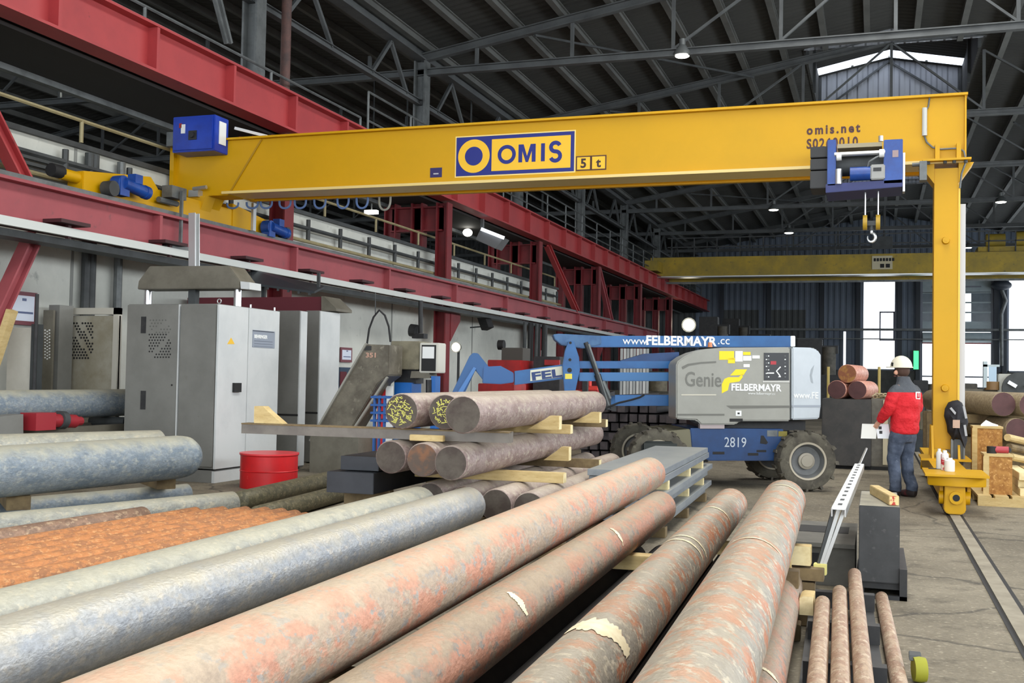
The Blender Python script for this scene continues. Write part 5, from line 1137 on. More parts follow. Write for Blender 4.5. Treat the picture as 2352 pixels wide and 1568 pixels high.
lpoly('emboss_arc', [(1870, 838), (1863, 848), (1860, 862), (1863, 877), (1868, 880), (1865, 862), (1868, 848)], vf-.004, vf+.01, mat('end_emboss', (152, 160, 166), .5), ec)
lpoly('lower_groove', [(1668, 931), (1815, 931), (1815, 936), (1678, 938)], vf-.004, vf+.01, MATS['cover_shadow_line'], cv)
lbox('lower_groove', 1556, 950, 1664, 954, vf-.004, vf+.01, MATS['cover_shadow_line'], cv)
lbox('lower_groove', 1820, 930, 1885, 935, vf-.004, vf+.01, mat('end_groove', (150, 158, 168), .5), ec)
pn = lbox('control_panel', 1755, 810, 1812, 873, vf-.012, vf+.01, mat('panel_dark', (48, 50, 54), .4), cv)
lbox('panel_rim', 1752, 874, 1814, 878, vf-.008, vf+.01, mat('panel_rim', (186, 186, 180), .5), cv)
lbox('panel_red', 1770, 829, 1783, 837, vf-.016, vf-.012, mat('panel_red', (170, 50, 60), .5), pn)
rnd = random.Random(3)
for i in range(7):
    for j in range(3):
        x = [1759, 1764, 1802][j]; y = 816+i*8; lbox('switch_mark', x, y, x+3, y+2.5, vf-.016, vf-.012, M_white if (i+j) % 2 else M_steel, pn)
lpoly('panel_arrow', [(1792, 841), (1782, 852), (1790, 863), (1787, 866), (1794, 866), (1792, 861), (1785, 852), (1794, 843)], vf-.016, vf-.012, M_white, pn)
lbox('panel_arrow', 1762, 855, 1778, 858, vf-.016, vf-.012, M_white, pn)
for (x0, y0, x1, y1, m) in ((1652, 806, 1686, 826, M_ly), (1672, 822, 1688, 834, M_ly), (1689, 806, 1706, 830, M_white), (1707, 808, 1724, 815, M_ly), (1707, 817, 1726, 828, M_white), (1728, 816, 1745, 823, M_white), (1708, 836, 1722, 843, M_white), (1690, 943, 1703, 955, M_white)):
    lbox('sticker', x0, y0, x1, y1, vf-.005, vf+.01, m, cv)
lbox('sticker_mark', 1694, 947, 1699, 951, vf-.007, vf-.005, M_black, cv)
lbox('cover_notch', 1676, 961, 1706, 968, vf-.005, vf+.01, M_black, cv)
# chassis
ch = lpoly('chassis', [(1585, 983), (1800, 985), (1790, 1058), (1630, 1058), (1590, 1040)], .3, 1.75, M_lbd, bevel=.01)
a, b = lp(1663, 1026, .3), lp(1713, 1026, .3)
text('lettering', '2819', .2, lp(1663, 1026, .296), xd, zd, mat('pale_grey_print', (176, 186, 196), .5), ch, fit=(b-a).length)
for (x0, y0, x1, y1) in ((1637, 1037, 1664, 1043), (1718, 1040, 1742, 1046), (1738, 1033, 1760, 1038)): lbox('chassis_slot', x0, y0, x1, y1, .295, .31, M_black, ch)
lpoly('chassis_gap', [(1746, 1018), (1748, 1000), (1754, 1000), (1764, 1016), (1760, 1020)], .295, .31, M_black, ch)
lbox('chassis_label', 1762, 988, 1786, 1002, .295, .31, M_steel, ch); lbox('chassis_label', 1788, 990, 1808, 1002, .295, .31, mat('olive_label', (120, 110, 40), .6), ch)
lbox('turntable', 1612, 966, 1850, 988, .5, 1.6, M_blk2, LT)
lbox('step_plate', 1608, 968, 1664, 984, .28, .4, mat('step_pinkish', (168, 156, 156), .6), LT)
ax = lpoly('front_axle', [(1530, 990), (1585, 985), (1590, 1030), (1540, 1060)], .3, 1.8, mat('axle_olive', (110, 106, 84), .6), bevel=.01)
lpoly('rear_axle', [(1800, 1000), (1870, 1000), (1870, 1070), (1800, 1060)], .35, 1.7, M_blk2)
# wheels
M_tyre = mat('dusty_tyre', (92, 88, 76), .85, 0, (70, 66, 58), 5, .4, .6, (120, 116, 100), 14, .6, .75)
M_rim = mat('grey_rim', (108, 110, 110), .5, .1, (92, 94, 94), 4)
def wheel(c, ax_, lab=None):
    w = part('tyre', MB().lathe([(.25, -.12), (.27, -.15), (.34, -.165), (.395, -.15), (.41, -.1), (.412, .1), (.395, .15), (.34, .165), (.27, .15), (.25, .12)], c, ax_, 40, loop=True), M_tyre, LT)
    x = ax_.orthogonal().normalized(); y = ax_.cross(x)
    m2 = MB()
    for i in range(24):
        a_ = 2*math.pi*(i+.0)/24; s = -1 if i % 2 else 1
        q = x*math.cos(a_)+y*math.sin(a_); tn = ax_.cross(q)
        m2.obox(c+q*.405+ax_*(s*.085), q*.026, tn*.022+ax_*(s*.02), ax_*.085)
    part('tread_lugs', m2, M_tyre, w, smooth=0)
    for s in (-1, 1):
        part('rim', MB().lathe([(.265, s*.13), (.255, s*.14), (.24, s*.12), (.225, s*.1), (.2, s*.05), (.12, s*.04), (.11, s*.06), (.0, s*.06)], c, ax_, 36, caps=False), M_rim, w)
        part('rim_ring', MB().lathe([(.268, s*.142), (.262, s*.156), (.238, s*.15), (.236, s*.13)], c, ax_, 36, loop=True), mat('rim_light', (172, 164, 146), .6), w)
        part('hub', MB().lathe([(.115, s*.05), (.115, s*.09), (.085, s*.1), (.08, s*.115), (0, s*.12)], c, ax_, 20), mat('hub_grey', (150, 144, 130), .5), w)
    return w
wc = lp(1857, 1057, 0); wc = Vector((wc.x, wc.y, .425)); fc = lp(1513, 1057, 0); fc = Vector((fc.x, fc.y, .425))
for c in (wc, fc):
    for v in (.17, 1.9): wheel(c+LV*v, LV.copy())
part('hub_shade', MB().obox(fc+LV*.02+Vector((.02, 0, .05)), LU*.26, LV*.03, Vector((0, 0, .2))), mat('hub_shade_dark', (40, 46, 44), .6), LT, bevel=.06)  # dark plate added for the shadow on the front hub
# booms
lbox('main_boom', 1338, 771, 1816, 797, .95, 1.2, M_lb, LT, .008)
mbm = lbox('boom_tip_cap', 1816, 771, 1827, 796, .96, 1.19, M_white, LT, .008)
lpoly('boom_root', [(1270, 768), (1283, 766), (1380, 771), (1382, 790), (1340, 800), (1290, 792), (1275, 780)], .93, 1.22, mat('boom_worn_blue', (60, 100, 140), .5, 0, (40, 80, 124), 6), bevel=.01)
a, b = lp(1430, 790, .95), lp(1674, 790, .95)
text('lettering', 'www.', .16, lp(1430, 790, .945), xd, zd, M_white, LT, sx=1.05)
c1, c2 = lp(1483, 791, .95), lp(1645, 791, .95)
text('lettering', 'FELBERMAYR', .19, lp(1483, 791, .945), xd, zd, M_white, LT, bold=.006, fit=(c2-c1).length)
text('lettering', '.cc', .17, lp(1648, 790, .945), xd, zd, M_white, LT, sx=1.0)
mk = lpoly('link_plate', [(1292, 840), (1298, 805), (1306, 783), (1318, 783), (1330, 820), (1332, 850), (1320, 905), (1297, 905)], .86, .95, M_lb, bevel=.008)
lpoly('link_plate', [(1292, 840), (1298, 805), (1306, 783), (1318, 783), (1330, 820), (1332, 850), (1320, 905), (1297, 905)], 1.22, 1.3, M_lb)
for px, py, r in ((1309, 826, .022), (1308, 850, .035), (1310, 787, .02)):
    p = lp(px, py, .86); part('pin_hole', MB().cyl(p-LV*.004, p+LV*.02, r, n=14), M_black, mk)
lbox('sticker', 1298, 858, 1314, 870, .855, .87, mat('sticker_yellow_pale', (214, 200, 80), .6), mk)
lbox('lower_arm', 1330, 829, 1560, 846, .97, 1.2, M_lb, LT, .008); lbox('lower_arm', 1330, 855, 1560, 875, .97, 1.2, mat('arm_blue', (54, 108, 160), .45), LT, .008)
lpoly('riser_arm', [(1425, 828), (1480, 812), (1560, 808), (1560, 828), (1430, 834)], .99, 1.18, M_lbd, bevel=.006)
lbox('base_arm', 1402, 907, 1560, 932, .9, 1.2, M_lb, LT, .008)
part('tilt_cylinder', MB().cyl(lp(1345, 786, .93), lp(1372, 860, .93), .035, n=12).cyl(lp(1372, 860, .93), lp(1397, 940, .93), .05, n=12), M_blk2, LT)
part('cylinder_rod', MB().cyl(lp(1352, 790, .9), lp(1400, 935, .9), .018, n=8).cyl(lp(1385, 875, .92), lp(1402, 915, .92), .03, n=8), M_steel, LT)
lpoly('base_pivot', [(1392, 905), (1412, 898), (1415, 945), (1395, 940)], .9, 1.2, M_blk2)
part('cable', MB().tube([lp(1395, 935, .88), lp(1420, 925, .88), lp(1450, 918, .88), lp(1470, 912, .88), lp(1480, 906, .88)], .014, 6), M_black, LT)
jb = lpoly('jib_boom', [(1182, 852), (1295, 836), (1295, 870), (1182, 884)], 1.0, 1.2, M_lb, bevel=.006)
lpoly('jib_label', [(1218, 850), (1294, 840), (1294, 865), (1218, 875)], .994, 1.0, mat('jib_label_cream', (206, 206, 186), .6), jb)
jd = (lp(1294, 840, 1)-lp(1218, 850, 1)).normalized(); jz = Vector((0, 0, 1))-jd*jd.z; jz.normalize()
text('lettering', 'FEL', .16, lp(1221, 873, .99), jd, jz, mat('jib_print_blue', (40, 60, 110), .6), jb, bold=.006, fit=(lp(1290, 865, 1)-lp(1221, 873, 1)).length)
lpoly('jib_elbow', [(1110, 842), (1150, 840), (1180, 856), (1180, 878), (1150, 882), (1108, 880)], .98, 1.22, mat('elbow_blue', (36, 86, 142), .45), bevel=.01)
lpoly('jib_link', [(1036, 906), (1078, 818), (1086, 810), (1098, 811), (1126, 846), (1124, 880), (1112, 876), (1092, 850), (1066, 906)], 1.0, 1.2, mat('jib_blue', (34, 84, 136), .45), bevel=.008)
lpoly('jib_strut', [(1048, 906), (1088, 842), (1094, 846), (1060, 906)], .97, 1.0, mat('strut_blue', (66, 116, 176), .45))
part('beacon', MB().cyl(lp(1631, 797, .5), lp(1631, 786, .5), .035, .028, n=12), mat('amber_beacon', (196, 120, 72), .4), LT)
# ================================================================== the worker with helmet and papers
PB = Vector((.36, 15.55, 0)); pf = Vector((-.8, .6, 0)); pl = Vector((-.6, -.8, 0))     # forward and left of the person
def pp(f_, l_, z): return PB+pf*f_+pl*l_+Vector((0, 0, z))
def skin(name, verts, edges, radii, material, parent, root=0, sub=2):
    me = bpy.data.meshes.new(name); off = wloc(parent)
    me.from_pydata([tuple(Vector(v)-off) for v in verts], edges, [])
    o = bpy.data.objects.new(name, me); COL.objects.link(o)
    sm = o.modifiers.new('s', 'SKIN'); sm.use_smooth_shade = True
    for i, r in enumerate(radii):
        v = me.skin_vertices[0].data[i]; v.radius = (r, r) if not isinstance(r, tuple) else r; v.use_root = (i == root)
    ss = o.modifiers.new('d', 'SUBSURF'); ss.levels = sub; ss.render_levels = sub
    bpy.context.view_layer.update()
    m2 = bpy.data.meshes.new_from_object(o.evaluated_get(bpy.context.evaluated_depsgraph_get()))
    bpy.data.objects.remove(o)
    m2.materials.clear(); m2.materials.append(material); m2.polygons.foreach_set('use_smooth', [True]*len(m2.polygons)); m2.name = name
    o = bpy.data.objects.new(name, m2); COL.objects.link(o); o.parent = parent; return o
PS = thing('person', 'person in white helmet, red and grey jacket and jeans holding papers', 'person', PB)
M_skin = mat('skin_tone', (206, 154, 128), .55)
# body: one continuous skin surface (head, trunk, arms with five fingers, legs)
V = []; E_ = []; R_ = []
def jv(p, r, par=None):
    V.append(p); R_.append(r)
    if par is not None: E_.append((par, len(V)-1))
    return len(V)-1
hip = jv(pp(0, 0, .98), .13)
wst = jv(pp(-.01, 0, 1.14), .12, hip); chs = jv(pp(-.02, 0, 1.36), .14, wst); nb = jv(pp(0, 0, 1.53), .07, chs); nk = jv(pp(.03, 0, 1.60), .055, nb)
hd = jv(pp(.06, 0, 1.69), (.085, .095), nk); ht = jv(pp(.06, 0, 1.79), .075, hd)
face = jv(pp(.10, .0, 1.66), .05, hd)
legs = {}
for s, (kf, kl, af, al) in {1: (.07, .13, .02, .14), -1: (.03, -.11, -.05, -.12)}.items():
    h = jv(pp(0, s*.1, .92), .1, hip); k = jv(pp(kf, kl, .52), .062, h); c_ = jv(pp(kf*.5+.0, (kl+al)/2, .34), .058, k); an = jv(pp(af, al, .1), .042, c_); ft = jv(pp(af+.14, al, .05), .04, an); legs[s] = (h, k, an)
hand = {}
for s, (el, wr) in {1: (pp(.02, .30, 1.2), pp(.20, .27, 1.0)), -1: (pp(.0, -.30, 1.2), pp(.22, -.2, 1.04))}.items():
    sh = jv(pp(-.01, s*.19, 1.47), .065, chs); e = jv(el, .045, sh); w = jv(wr, .03, e)
    d_ = (wr-el).normalized(); pm = jv(wr+d_*.05, (.036, .022), w); hand[s] = (wr, d_)
    for i, (o, L_) in enumerate(((-.027, .06), (-.009, .07), (.009, .068), (.027, .055))):
        side = Vector((0, 0, 1)).cross(d_).normalized()*.3+Vector((0, 0, 1))*.6; side = (side-d_*side.dot(d_)).normalized()
        b_ = wr+d_*.09+side*o; f1 = jv(b_, .0095, pm); f2 = jv(b_+d_*L_*.5+pf*.005, .0085, f1); jv(b_+d_*L_*.75-Vector((0, 0, .02)), .008, f2)
    th = jv(wr+d_*.035+pf*.035, .011, pm); jv(wr+d_*.075+pf*.045, .009, th)
skin('body', V, E_, R_, M_skin, PS)
# jacket
jm = bpy.data.materials.new('red_grey_jacket'); jm.use_nodes = True; MATS['jacket'] = jm
nt = jm.node_tree; N = nt.nodes; L = nt.links; bs = N['Principled BSDF']; bs.inputs['Roughness'].default_value = .8
tc = N.new('ShaderNodeTexCoord'); sx_ = N.new('ShaderNodeSeparateXYZ'); L.new(tc.outputs['Object'], sx_.inputs[0])
ns_ = N.new('ShaderNodeTexNoise'); ns_.inputs['Scale'].default_value = 9; ns_.inputs['Detail'].default_value = 3; L.new(tc.outputs['Object'], ns_.inputs['Vector'])
gt = N.new('ShaderNodeMath'); gt.operation = 'GREATER_THAN'; gt.inputs[1].default_value = 1.415; L.new(sx_.outputs[2], gt.inputs[0])
mx = N.new('ShaderNodeMix'); mx.data_type = 'RGBA'; mx.inputs['A'].default_value = lin((200, 24, 36)); mx.inputs['B'].default_value = lin((74, 78, 84)); L.new(gt.outputs[0], mx.inputs['Factor']); L.new(mx.outputs['Result'], bs.inputs['Base Color'])
bp = N.new('ShaderNodeBump'); bp.inputs['Strength'].default_value = .9; bp.inputs['Distance'].default_value = .05; L.new(ns_.outputs['Fac'], bp.inputs['Height']); L.new(bp.outputs[0], bs.inputs['Normal'])
def blob(name, mb, material, voxel=.014, smooth=6):
    me = bpy.data.meshes.new(name); off = wloc(PS); me.from_pydata([tuple(p-off) for p in mb.v], [], mb.f)
    o = bpy.data.objects.new(name, me); COL.objects.link(o)
    rm = o.modifiers.new('r', 'REMESH'); rm.mode = 'VOXEL'; rm.voxel_size = voxel; rm.use_smooth_shade = True
    sm = o.modifiers.new('m', 'SMOOTH'); sm.iterations = smooth; sm.factor = .5
    bpy.context.view_layer.update()
    m2 = bpy.data.meshes.new_from_object(o.evaluated_get(bpy.context.evaluated_depsgraph_get())); bpy.data.objects.remove(o)
    m2.materials.clear(); m2.materials.append(material); m2.polygons.foreach_set('use_smooth', [True]*len(m2.polygons)); m2.name = name
    o = bpy.data.objects.new(name, m2); COL.objects.link(o); o.parent = PS; return o
def loft(mb, rings, n=28, wob=.0):        # rings of (z, centre forward, centre left, radius forward, radius left)
    k = len(mb.v)
    for j, (z, cf, cl, rf, rl) in enumerate(rings):
        for i in range(n):
            t_ = 2*math.pi*i/n; w_ = 1+wob*math.sin(3*t_+j*1.7)+wob*.6*math.sin(7*t_+j*2.9)
            mb.v.append(pp(cf+rf*w_*math.cos(t_), cl+rl*w_*math.sin(t_), z))
    for j in range(len(rings)-1):
        for i in range(n): mb.f.append((k+j*n+i, k+j*n+(i+1) % n, k+(j+1)*n+(i+1) % n, k+(j+1)*n+i))
    mb.f.append(tuple(k+i for i in reversed(range(n)))); e = k+(len(rings)-1)*n; mb.f.append(tuple(e+i for i in range(n)))
def sleeve(mb, pts, rad):
    P2 = []; R2 = []
    for i in range(len(pts)-1):
        for s_ in range(4):
            u_ = s_/4; P2.append(pts[i]*(1-u_)+pts[i+1]*u_); R2.append((rad[i]*(1-u_)+rad[i+1]*u_)*(1+.05*math.sin(len(P2)*2.2)))
    P2.append(pts[-1]); R2.append(rad[-1]); mb.tube(P2, R2, 16)
mb = MB()
loft(mb, [(.85, 0, 0, .15, .195), (.875, 0, 0, .168, .215), (.93, -.01, 0, .17, .22), (.99, -.015, 0, .165, .215), (1.06, -.02, 0, .172, .226), (1.14, -.02, 0, .166, .222), (1.24, -.03, 0, .174, .232), (1.33, -.03, 0, .166, .23), (1.42, -.03, 0, .15, .215), (1.5, -.02, 0, .122, .165), (1.55, -.005, 0, .1, .11), (1.6, .01, 0, .088, .09), (1.63, .015, 0, .086, .088)], wob=.025)
for s_, (el, wr) in {1: (pp(.02, .30, 1.2), pp(.20, .27, 1.0)), -1: (pp(.0, -.29, 1.2), pp(.22, -.2, 1.04))}.items():
    sleeve(mb, [pp(-.02, s_*.15, 1.46), pp(-.01, s_*.225, 1.4), pp(.0, s_*.27, 1.31), el, (el+wr)/2, wr+(el-wr)*.1], [.085, .09, .086, .08, .075, .056])
blob('jacket', mb, jm)
# back print: white patch with red mark
bk = pp(-.192, -.03, 1.375)
part('jacket_badge', MB().obox(bk, pl*.05, pf*.004, Vector((0, 0, .05))), M_white, PS, bevel=.003)
part('badge_mark', MB().obox(bk-pf*.005-pl*.018, pl*.009, pf*.003, Vector((0, 0, .034))).obox(bk-pf*.005+pl*.018, pl*.009, pf*.003, Vector((0, 0, .034))).obox(bk-pf*.005-Vector((0, 0, .025)), pl*.03, pf*.003, Vector((0, 0, .009))), mat('badge_red', (190, 30, 44), .6), PS, smooth=0)
# jeans
M_jean = mat('dark_jeans', (78, 88, 106), .85, 0, (56, 66, 84), 8, .4, .6, (112, 122, 138), 14, .6, .75, bump=.5, bscale=14)
mb = MB()
loft(mb, [(.74, 0, 0, .1, .17), (.82, 0, 0, .135, .19), (.9, 0, 0, .145, .19), (1.02, 0, 0, .13, .17)])
for s_, (kf, kl, af, al) in {1: (.07, .13, .02, .14), -1: (.03, -.11, -.05, -.12)}.items():
    sleeve(mb, [pp(0, s_*.095, .9), pp(kf*.6, s_*.105, .72), pp(kf, kl, .52), pp(kf*.55, (kl+al)/2, .3), pp(af, al, .16), pp(af+.01, al, .09)], [.12, .108, .085, .08, .077, .082])
blob('jeans', mb, M_jean, .012, 5)
# boots
M_boot = mat('dark_work_boots', (44, 36, 36), .7, 0, (96, 30, 34), 8, .55, .7)
for s, (af, al) in {1: (.02, .14), -1: (-.05, -.12)}.items():
    V = []; E_ = []; R_ = []
    a = jv(pp(af, al, .14), .062); b = jv(pp(af, al, .055), .056, a); jv(pp(af-.05, al, .045), .045, b); c_ = jv(pp(af+.12, al+.01, .048), .05, b); jv(pp(af+.2, al+.015, .042), .042, c_)
    skin('boot', V, E_, R_, M_boot, PS)
# helmet, hair
hc = pp(.05, 0, 1.745)
m2 = MB(); k = len(m2.v); n, mm = 24, 8
for a_ in range(mm+1):
    th = math.pi/2*a_/mm
    for i in range(n):
        t_ = 2*math.pi*i/n; bx = 1.0+.02*math.cos(4*t_)
        m2.v.append(hc+pf*(.155*bx*math.cos(t_)*math.sin(th+.0001) if th else 0)+pl*(.125*math.sin(t_)*math.sin(th) if th else 0)+Vector((0, 0, .155*math.cos(th)+.01)))
for a_ in range(mm):
    for i in range(n): m2.f.append((a_*n+i, (a_+1)*n+i, (a_+1)*n+(i+1) % n, a_*n+(i+1) % n))
hl = part('helmet', m2, mat('helmet_cream', (228, 222, 200), .4), PS, smooth=60)
part('helmet_brim', MB().prism([hc+pf*(.165*math.cos(t_)+(.05 if math.cos(t_) > .4 else 0))+pl*.132*math.sin(t_) for t_ in [2*math.pi*i/28 for i in range(28)]], (0, 0, .014)), MATS['helmet_cream'], hl)
part('helmet_clip', MB().obox(hc+pl*.122+pf*.05+Vector((0, 0, .045)), pf*.012, pl*.012, Vector((0, 0, .025))), M_black, hl, bevel=.004)
part('hair', MB().sphere(pp(.025, 0, 1.705), .098, (.95, .97, .95), 16, 10), mat('brown_hair', (74, 52, 42), .8), PS)
part('ear', MB().sphere(pp(.06, .093, 1.68), .028, (1, .6, 1.2), 10, 8), M_skin, PS)
part('nose', MB().sphere(pp(.15, 0, 1.675), .014, (1, .8, 1.2), 10, 8), M_skin, PS)
part('mouth', MB().obox(pp(.142, 0, 1.632), pl*.025, pf*.006, Vector((0, 0, .005))), mat('lips', (150, 84, 80), .6), PS, bevel=.002)
for s in (-1, 1): part('eye', MB().sphere(pp(.135, s*.033, 1.705), .012, (1, 1, 1), 10, 8), M_black, PS)
# papers held in the left hand
hw = hand[1][0]+hand[1][1]*.1
pa_ = thing('paper_sheet', 'two white paper sheets held in the worker\'s left hand', 'paper', hw-Vector((0, 0, .1)))
rv = Vector((.94, .2, 0)).normalized(); tz = (Vector((0, 0, 1))+rv*.08).normalized()
part('sheet', MB().obox(hw-rv*.08-Vector((0, 0, .05)), rv*.10, LV*.002, tz*.1), mat('paper_white', (224, 224, 218), .8), pa_, smooth=0)
part('sheet', MB().obox(hw+rv*.10-Vector((0, 0, .045))-LV*.01, rv*.085, LV*.002, (Vector((0, 0, 1))-rv*.15).normalized()*.1), mat('paper_bright', (238, 240, 244), .8), pa_, smooth=0)
part('photo', MB().obox(hw+rv*.07-Vector((0, 0, .06))-LV*.014, rv*.02, LV*.001, Vector((0, 0, .02))).obox(hw+rv*.06+Vector((0, 0, .0))-LV*.014, rv*.02, LV*.001, Vector((0, 0, .02))), M_blk2, pa_, smooth=0)
# ================================================================== things behind and to the right
# stacked square billets behind the lift
M_bil = mat('black_billet', (40, 38, 40), .7, 0, (52, 48, 50), 5); M_bile = mat('billet_sawn_end', (82, 74, 76), .7, 0, (64, 58, 60), 6)
rnd = random.Random(11)
YBl = 19.6
b0_ = fp(1400, 1000, YBl); pitch = .178
me_b = mkmesh('bar_body', MB().box(-.075, .075, 0, 3.2, 0, .15), M_bil, bevel=.006); me_e = mkmesh('sawn_end', MB().box(-.068, .068, -.003, 0, .007, .143), M_bile, smooth=0)
for row in range(7):
    for col in range(11):
        if row >= 5 and rnd.random() < .25 or (row == 6 and col in (0, 1, 10)): continue
        o = thing('steel_billet', 'square black steel billet with sawn end in the pile behind the boom lift', 'billet', (b0_.x-.45+col*pitch+rnd.uniform(-.01, .01), YBl+rnd.uniform(-.18, .18), .03+row*.176), 'square billets')
        piece('bar_body', me_b, o); piece('sawn_end', me_e, o)
for i, yy_ in enumerate((19.9, 21.3, 22.5)):
    pass
t = thing('billet_rack', 'dark steel rack with uprights holding the square billets', 'rack', (b0_.x+.45, 21, 0))
for y in (20.4, 22.0):
    for x_ in (b0_.x-.75, b0_.x+1.6): part('upright', MB().box(x_, x_+.1, y, y+.1, 0, 1.5), M_blk2, t, smooth=0)
for y in (19.9, 21.2, 22.4): part('floor_beam', MB().box(b0_.x-.75, b0_.x+1.7, y, y+.1, 0, .03), M_blk2, t, smooth=0)
# red machine beds behind the stack
M_rm = mat('machine_red', (168, 30, 30), .45, 0, (140, 28, 30), 4)
def rbox(name, lab, cat, x0, y0, x1, y1, Y, dep, m, extra=None, z0=None, grp=None):
    a, b = fp(x0, y0, Y), fp(x1, y1, Y); zb_ = b.z if z0 is None else z0
    t = thing(name, lab, cat, ((a.x+b.x)/2, Y+dep/2, zb_), grp)
    part('body', MB().box(a.x, b.x, Y, Y+dep, zb_, a.z), m, t, bevel=.012)
    if extra: extra(t, a, b)
    return t
def legs_(t, a, b, Y=0):
    pass
t = rbox('machine_bed', 'red machine bed behind the brown bars and the blue jib', 'machine', 1098, 880, 1180, 905, 20.5, .8, M_rm, z0=0)
t = rbox('machine_bed', 'red machine with dark top between jib and billets', 'machine', 1215, 893, 1372, 910, 24.6, .8, M_rm, z0=0)
part('guard', MB().box(fp(1255, 870, 24.6).x, fp(1300, 870, 24.6).x, 24.7, 25.2, fp(1255, 893, 24.6).z, fp(1255, 872, 24.6).z), M_rm, t, bevel=.01)
part('red_lever', MB().box(fp(1340, 870, 24.6).x, fp(1370, 870, 24.6).x, 24.7, 24.9, fp(1255, 893, 24.6).z, fp(1255, 884, 24.6).z).box(fp(1340, 870, 24.6).x, fp(1352, 870, 24.6).x, 24.7, 24.9, fp(1255, 885, 24.6).z, fp(1255, 868, 24.6).z), mat('bright_red', (214, 58, 46), .5), t, smooth=0)
t = rbox('machine_housing', 'red housing behind the blue jib elbow', 'machine', 1120, 826, 1195, 862, 23, 1, M_rm, z0=0)
t = rbox('dark_cabinet', 'dark taupe cabinet with a small motor in front of the white wall', 'cabinet', 1152, 798, 1200, 828, 24.2, .6, mat('dark_taupe', (70, 66, 60), .6), z0=0)
part('motor', MB().cyl(fp(1145, 792, 24.3), fp(1158, 792, 24.3), .12, n=12), M_black, t)
t = rbox('workshop_machine', 'dark machine with red top behind the letters on the jib', 'machine', 1225, 818, 1285, 850, 23.5, .8, M_blk2, z0=0)
part('red_top', MB().box(fp(1250, 830, 23.4).x, fp(1284, 830, 23.4).x, 23.42, 23.5, fp(1250, 838, 23.4).z, fp(1250, 826, 23.4).z), M_rm, t, smooth=0)
# dark hanging tubes
for i in range(7):
    px = 1206+i*8
    p = fp(px, 735, 33+i*.3); single('dark_tube', MB().cyl((p.x, p.y, 0), (p.x+.05*(i % 2), p.y, 3.3), .06, n=8), M_black if i % 3 else M_dsteel, 'tall dark tube leaning in a row under the lower red beam', 'tube', 'dark tubes')
# wall notices and wall pipes
def notice(px0, py0, px1, py1, lab, X=XP+.02):
    a, b = on('X', X, px0, py0), on('X', X, px1, py1)
    t = thing('wall_notice', lab, 'notice', (X, (a.y+b.y)/2, b.z))
    part('frame', MB().box(X, X+.03, a.y, b.y, b.z, a.z), mat('notice_frame', (120, 70, 78), .6), t, smooth=0)
    part('sheet', MB().box(X+.03, X+.035, a.y+.06, b.y-.06, b.z+.06, a.z-.06), mat('notice_sheet', (214, 222, 236), .6), t, smooth=0)
    h = a.z-b.z; w_ = b.y-a.y
    part('printed_line', MB().box(X+.035, X+.037, a.y+w_*.2, b.y-w_*.15, b.z+h*.34, b.z+h*.4).box(X+.035, X+.037, a.y+w_*.45, b.y-w_*.4, b.z+h*.72, b.z+h*.8), mat('notice_print', (92, 104, 140), .6), t, smooth=0)
notice(18, 666, 80, 748, 'framed white notice on the white wall beside the leaning plank')
notice(781, 797, 806, 832, 'framed white notice on the white wall behind the chip conveyor')
for px in (198, 211, 272):
    p = on('X', XP+.12, px, 600); single('wall_pipe', MB().cyl((XP+.12, p.y, 0), (XP+.12, p.y, 5.0), .07, n=10), M_dsteel if px != 272 else M_steel, 'dark vertical pipe on the white wall beside the machine guard' if px != 272 else 'pale vertical pipe on the white wall beside the press bridge', 'pipe', 'vertical wall pipes' if px != 272 else None)
t = thing('wall_locker', 'blue-black locker with maroon side under the small wall notice', 'locker', on('X', XP+.5, 795, 900).xy.to_3d())
a, b = on('X', XP+.5, 781, 843), on('X', XP+.5, 806, 900)
part('body', MB().box(XP+.05, XP+.5, a.y, b.y, 0, a.z), mat('locker_blue', (40, 62, 84), .5), t, smooth=0)
part('side_panel', MB().box(XP+.5, XP+.52, a.y, a.y+.3, 0, a.z-.1), M_maroon, t, smooth=0)
# hanging arm lamps under the beam
YL1 = 25.0
p = fp(965, 700, YL1)
t = thing('arm_lamp', 'dark pendant work lamp on a pole above the control box', 'lamp', (p.x, YL1, 2.6))
part('pole', MB().cyl(fp(966, 690, YL1), fp(966, 765, YL1), .06, n=8), M_blk2, t)
part('head', MB().cyl(fp(943, 758, YL1), fp(958, 760, YL1), .16, n=14).box(fp(950, 760, YL1).x, fp(977, 760, YL1).x, YL1-.1, YL1+.15, fp(950, 777, YL1).z, fp(950, 766, YL1).z), M_blk2, t)
p = fp(1108, 740, 31)
t = thing('wall_floodlight', 'dark square floodlight on a bracket under the lower red beam', 'lamp', (p.x, 31, p.z-.3))
part('housing', MB().obox(p+Vector((.1, 0, 0)), Vector((.13, -.05, .05)), Vector((.05, .13, 0)), Vector((-.08, 0, .2))), M_black, t, bevel=.01)
part('bracket', MB().bar(fp(1080, 752, 31), fp(1105, 750, 31), .05, .04), M_dsteel, t, smooth=0)
def lamp_glow(name, px, py, Y, r, lab, estr, hood=True):
    p = fp(px, py, Y); t = thing(name, lab, 'lamp', p)
    part('lens', MB().sphere(p, r, (1, .5, 1), 14, 8), mat('lamp_glow_%d' % int(estr), (255, 250, 240), .4, emit=(255, 244, 220), estr=estr), t)
    if hood: part('hood', MB().lathe([(r*1.1, .1*r), (r*1.25, -.3*r), (r*.9, r), (r*.3, r*1.4)], p+Vector((0, .3*r, 0)), (0, 1, 0), 14), M_dsteel, t)
    return t
t = lamp_glow('floodlight', 1582, 746, 66, .36, 'glaring floodlight near the end of the red runway', 14.)
part('pole', MB().box(fp(1582, 746, 66).x-.06, fp(1582, 746, 66).x+.06, 66.4, 66.5, 0, fp(1582, 746, 66).z), M_dsteel, t, smooth=0)
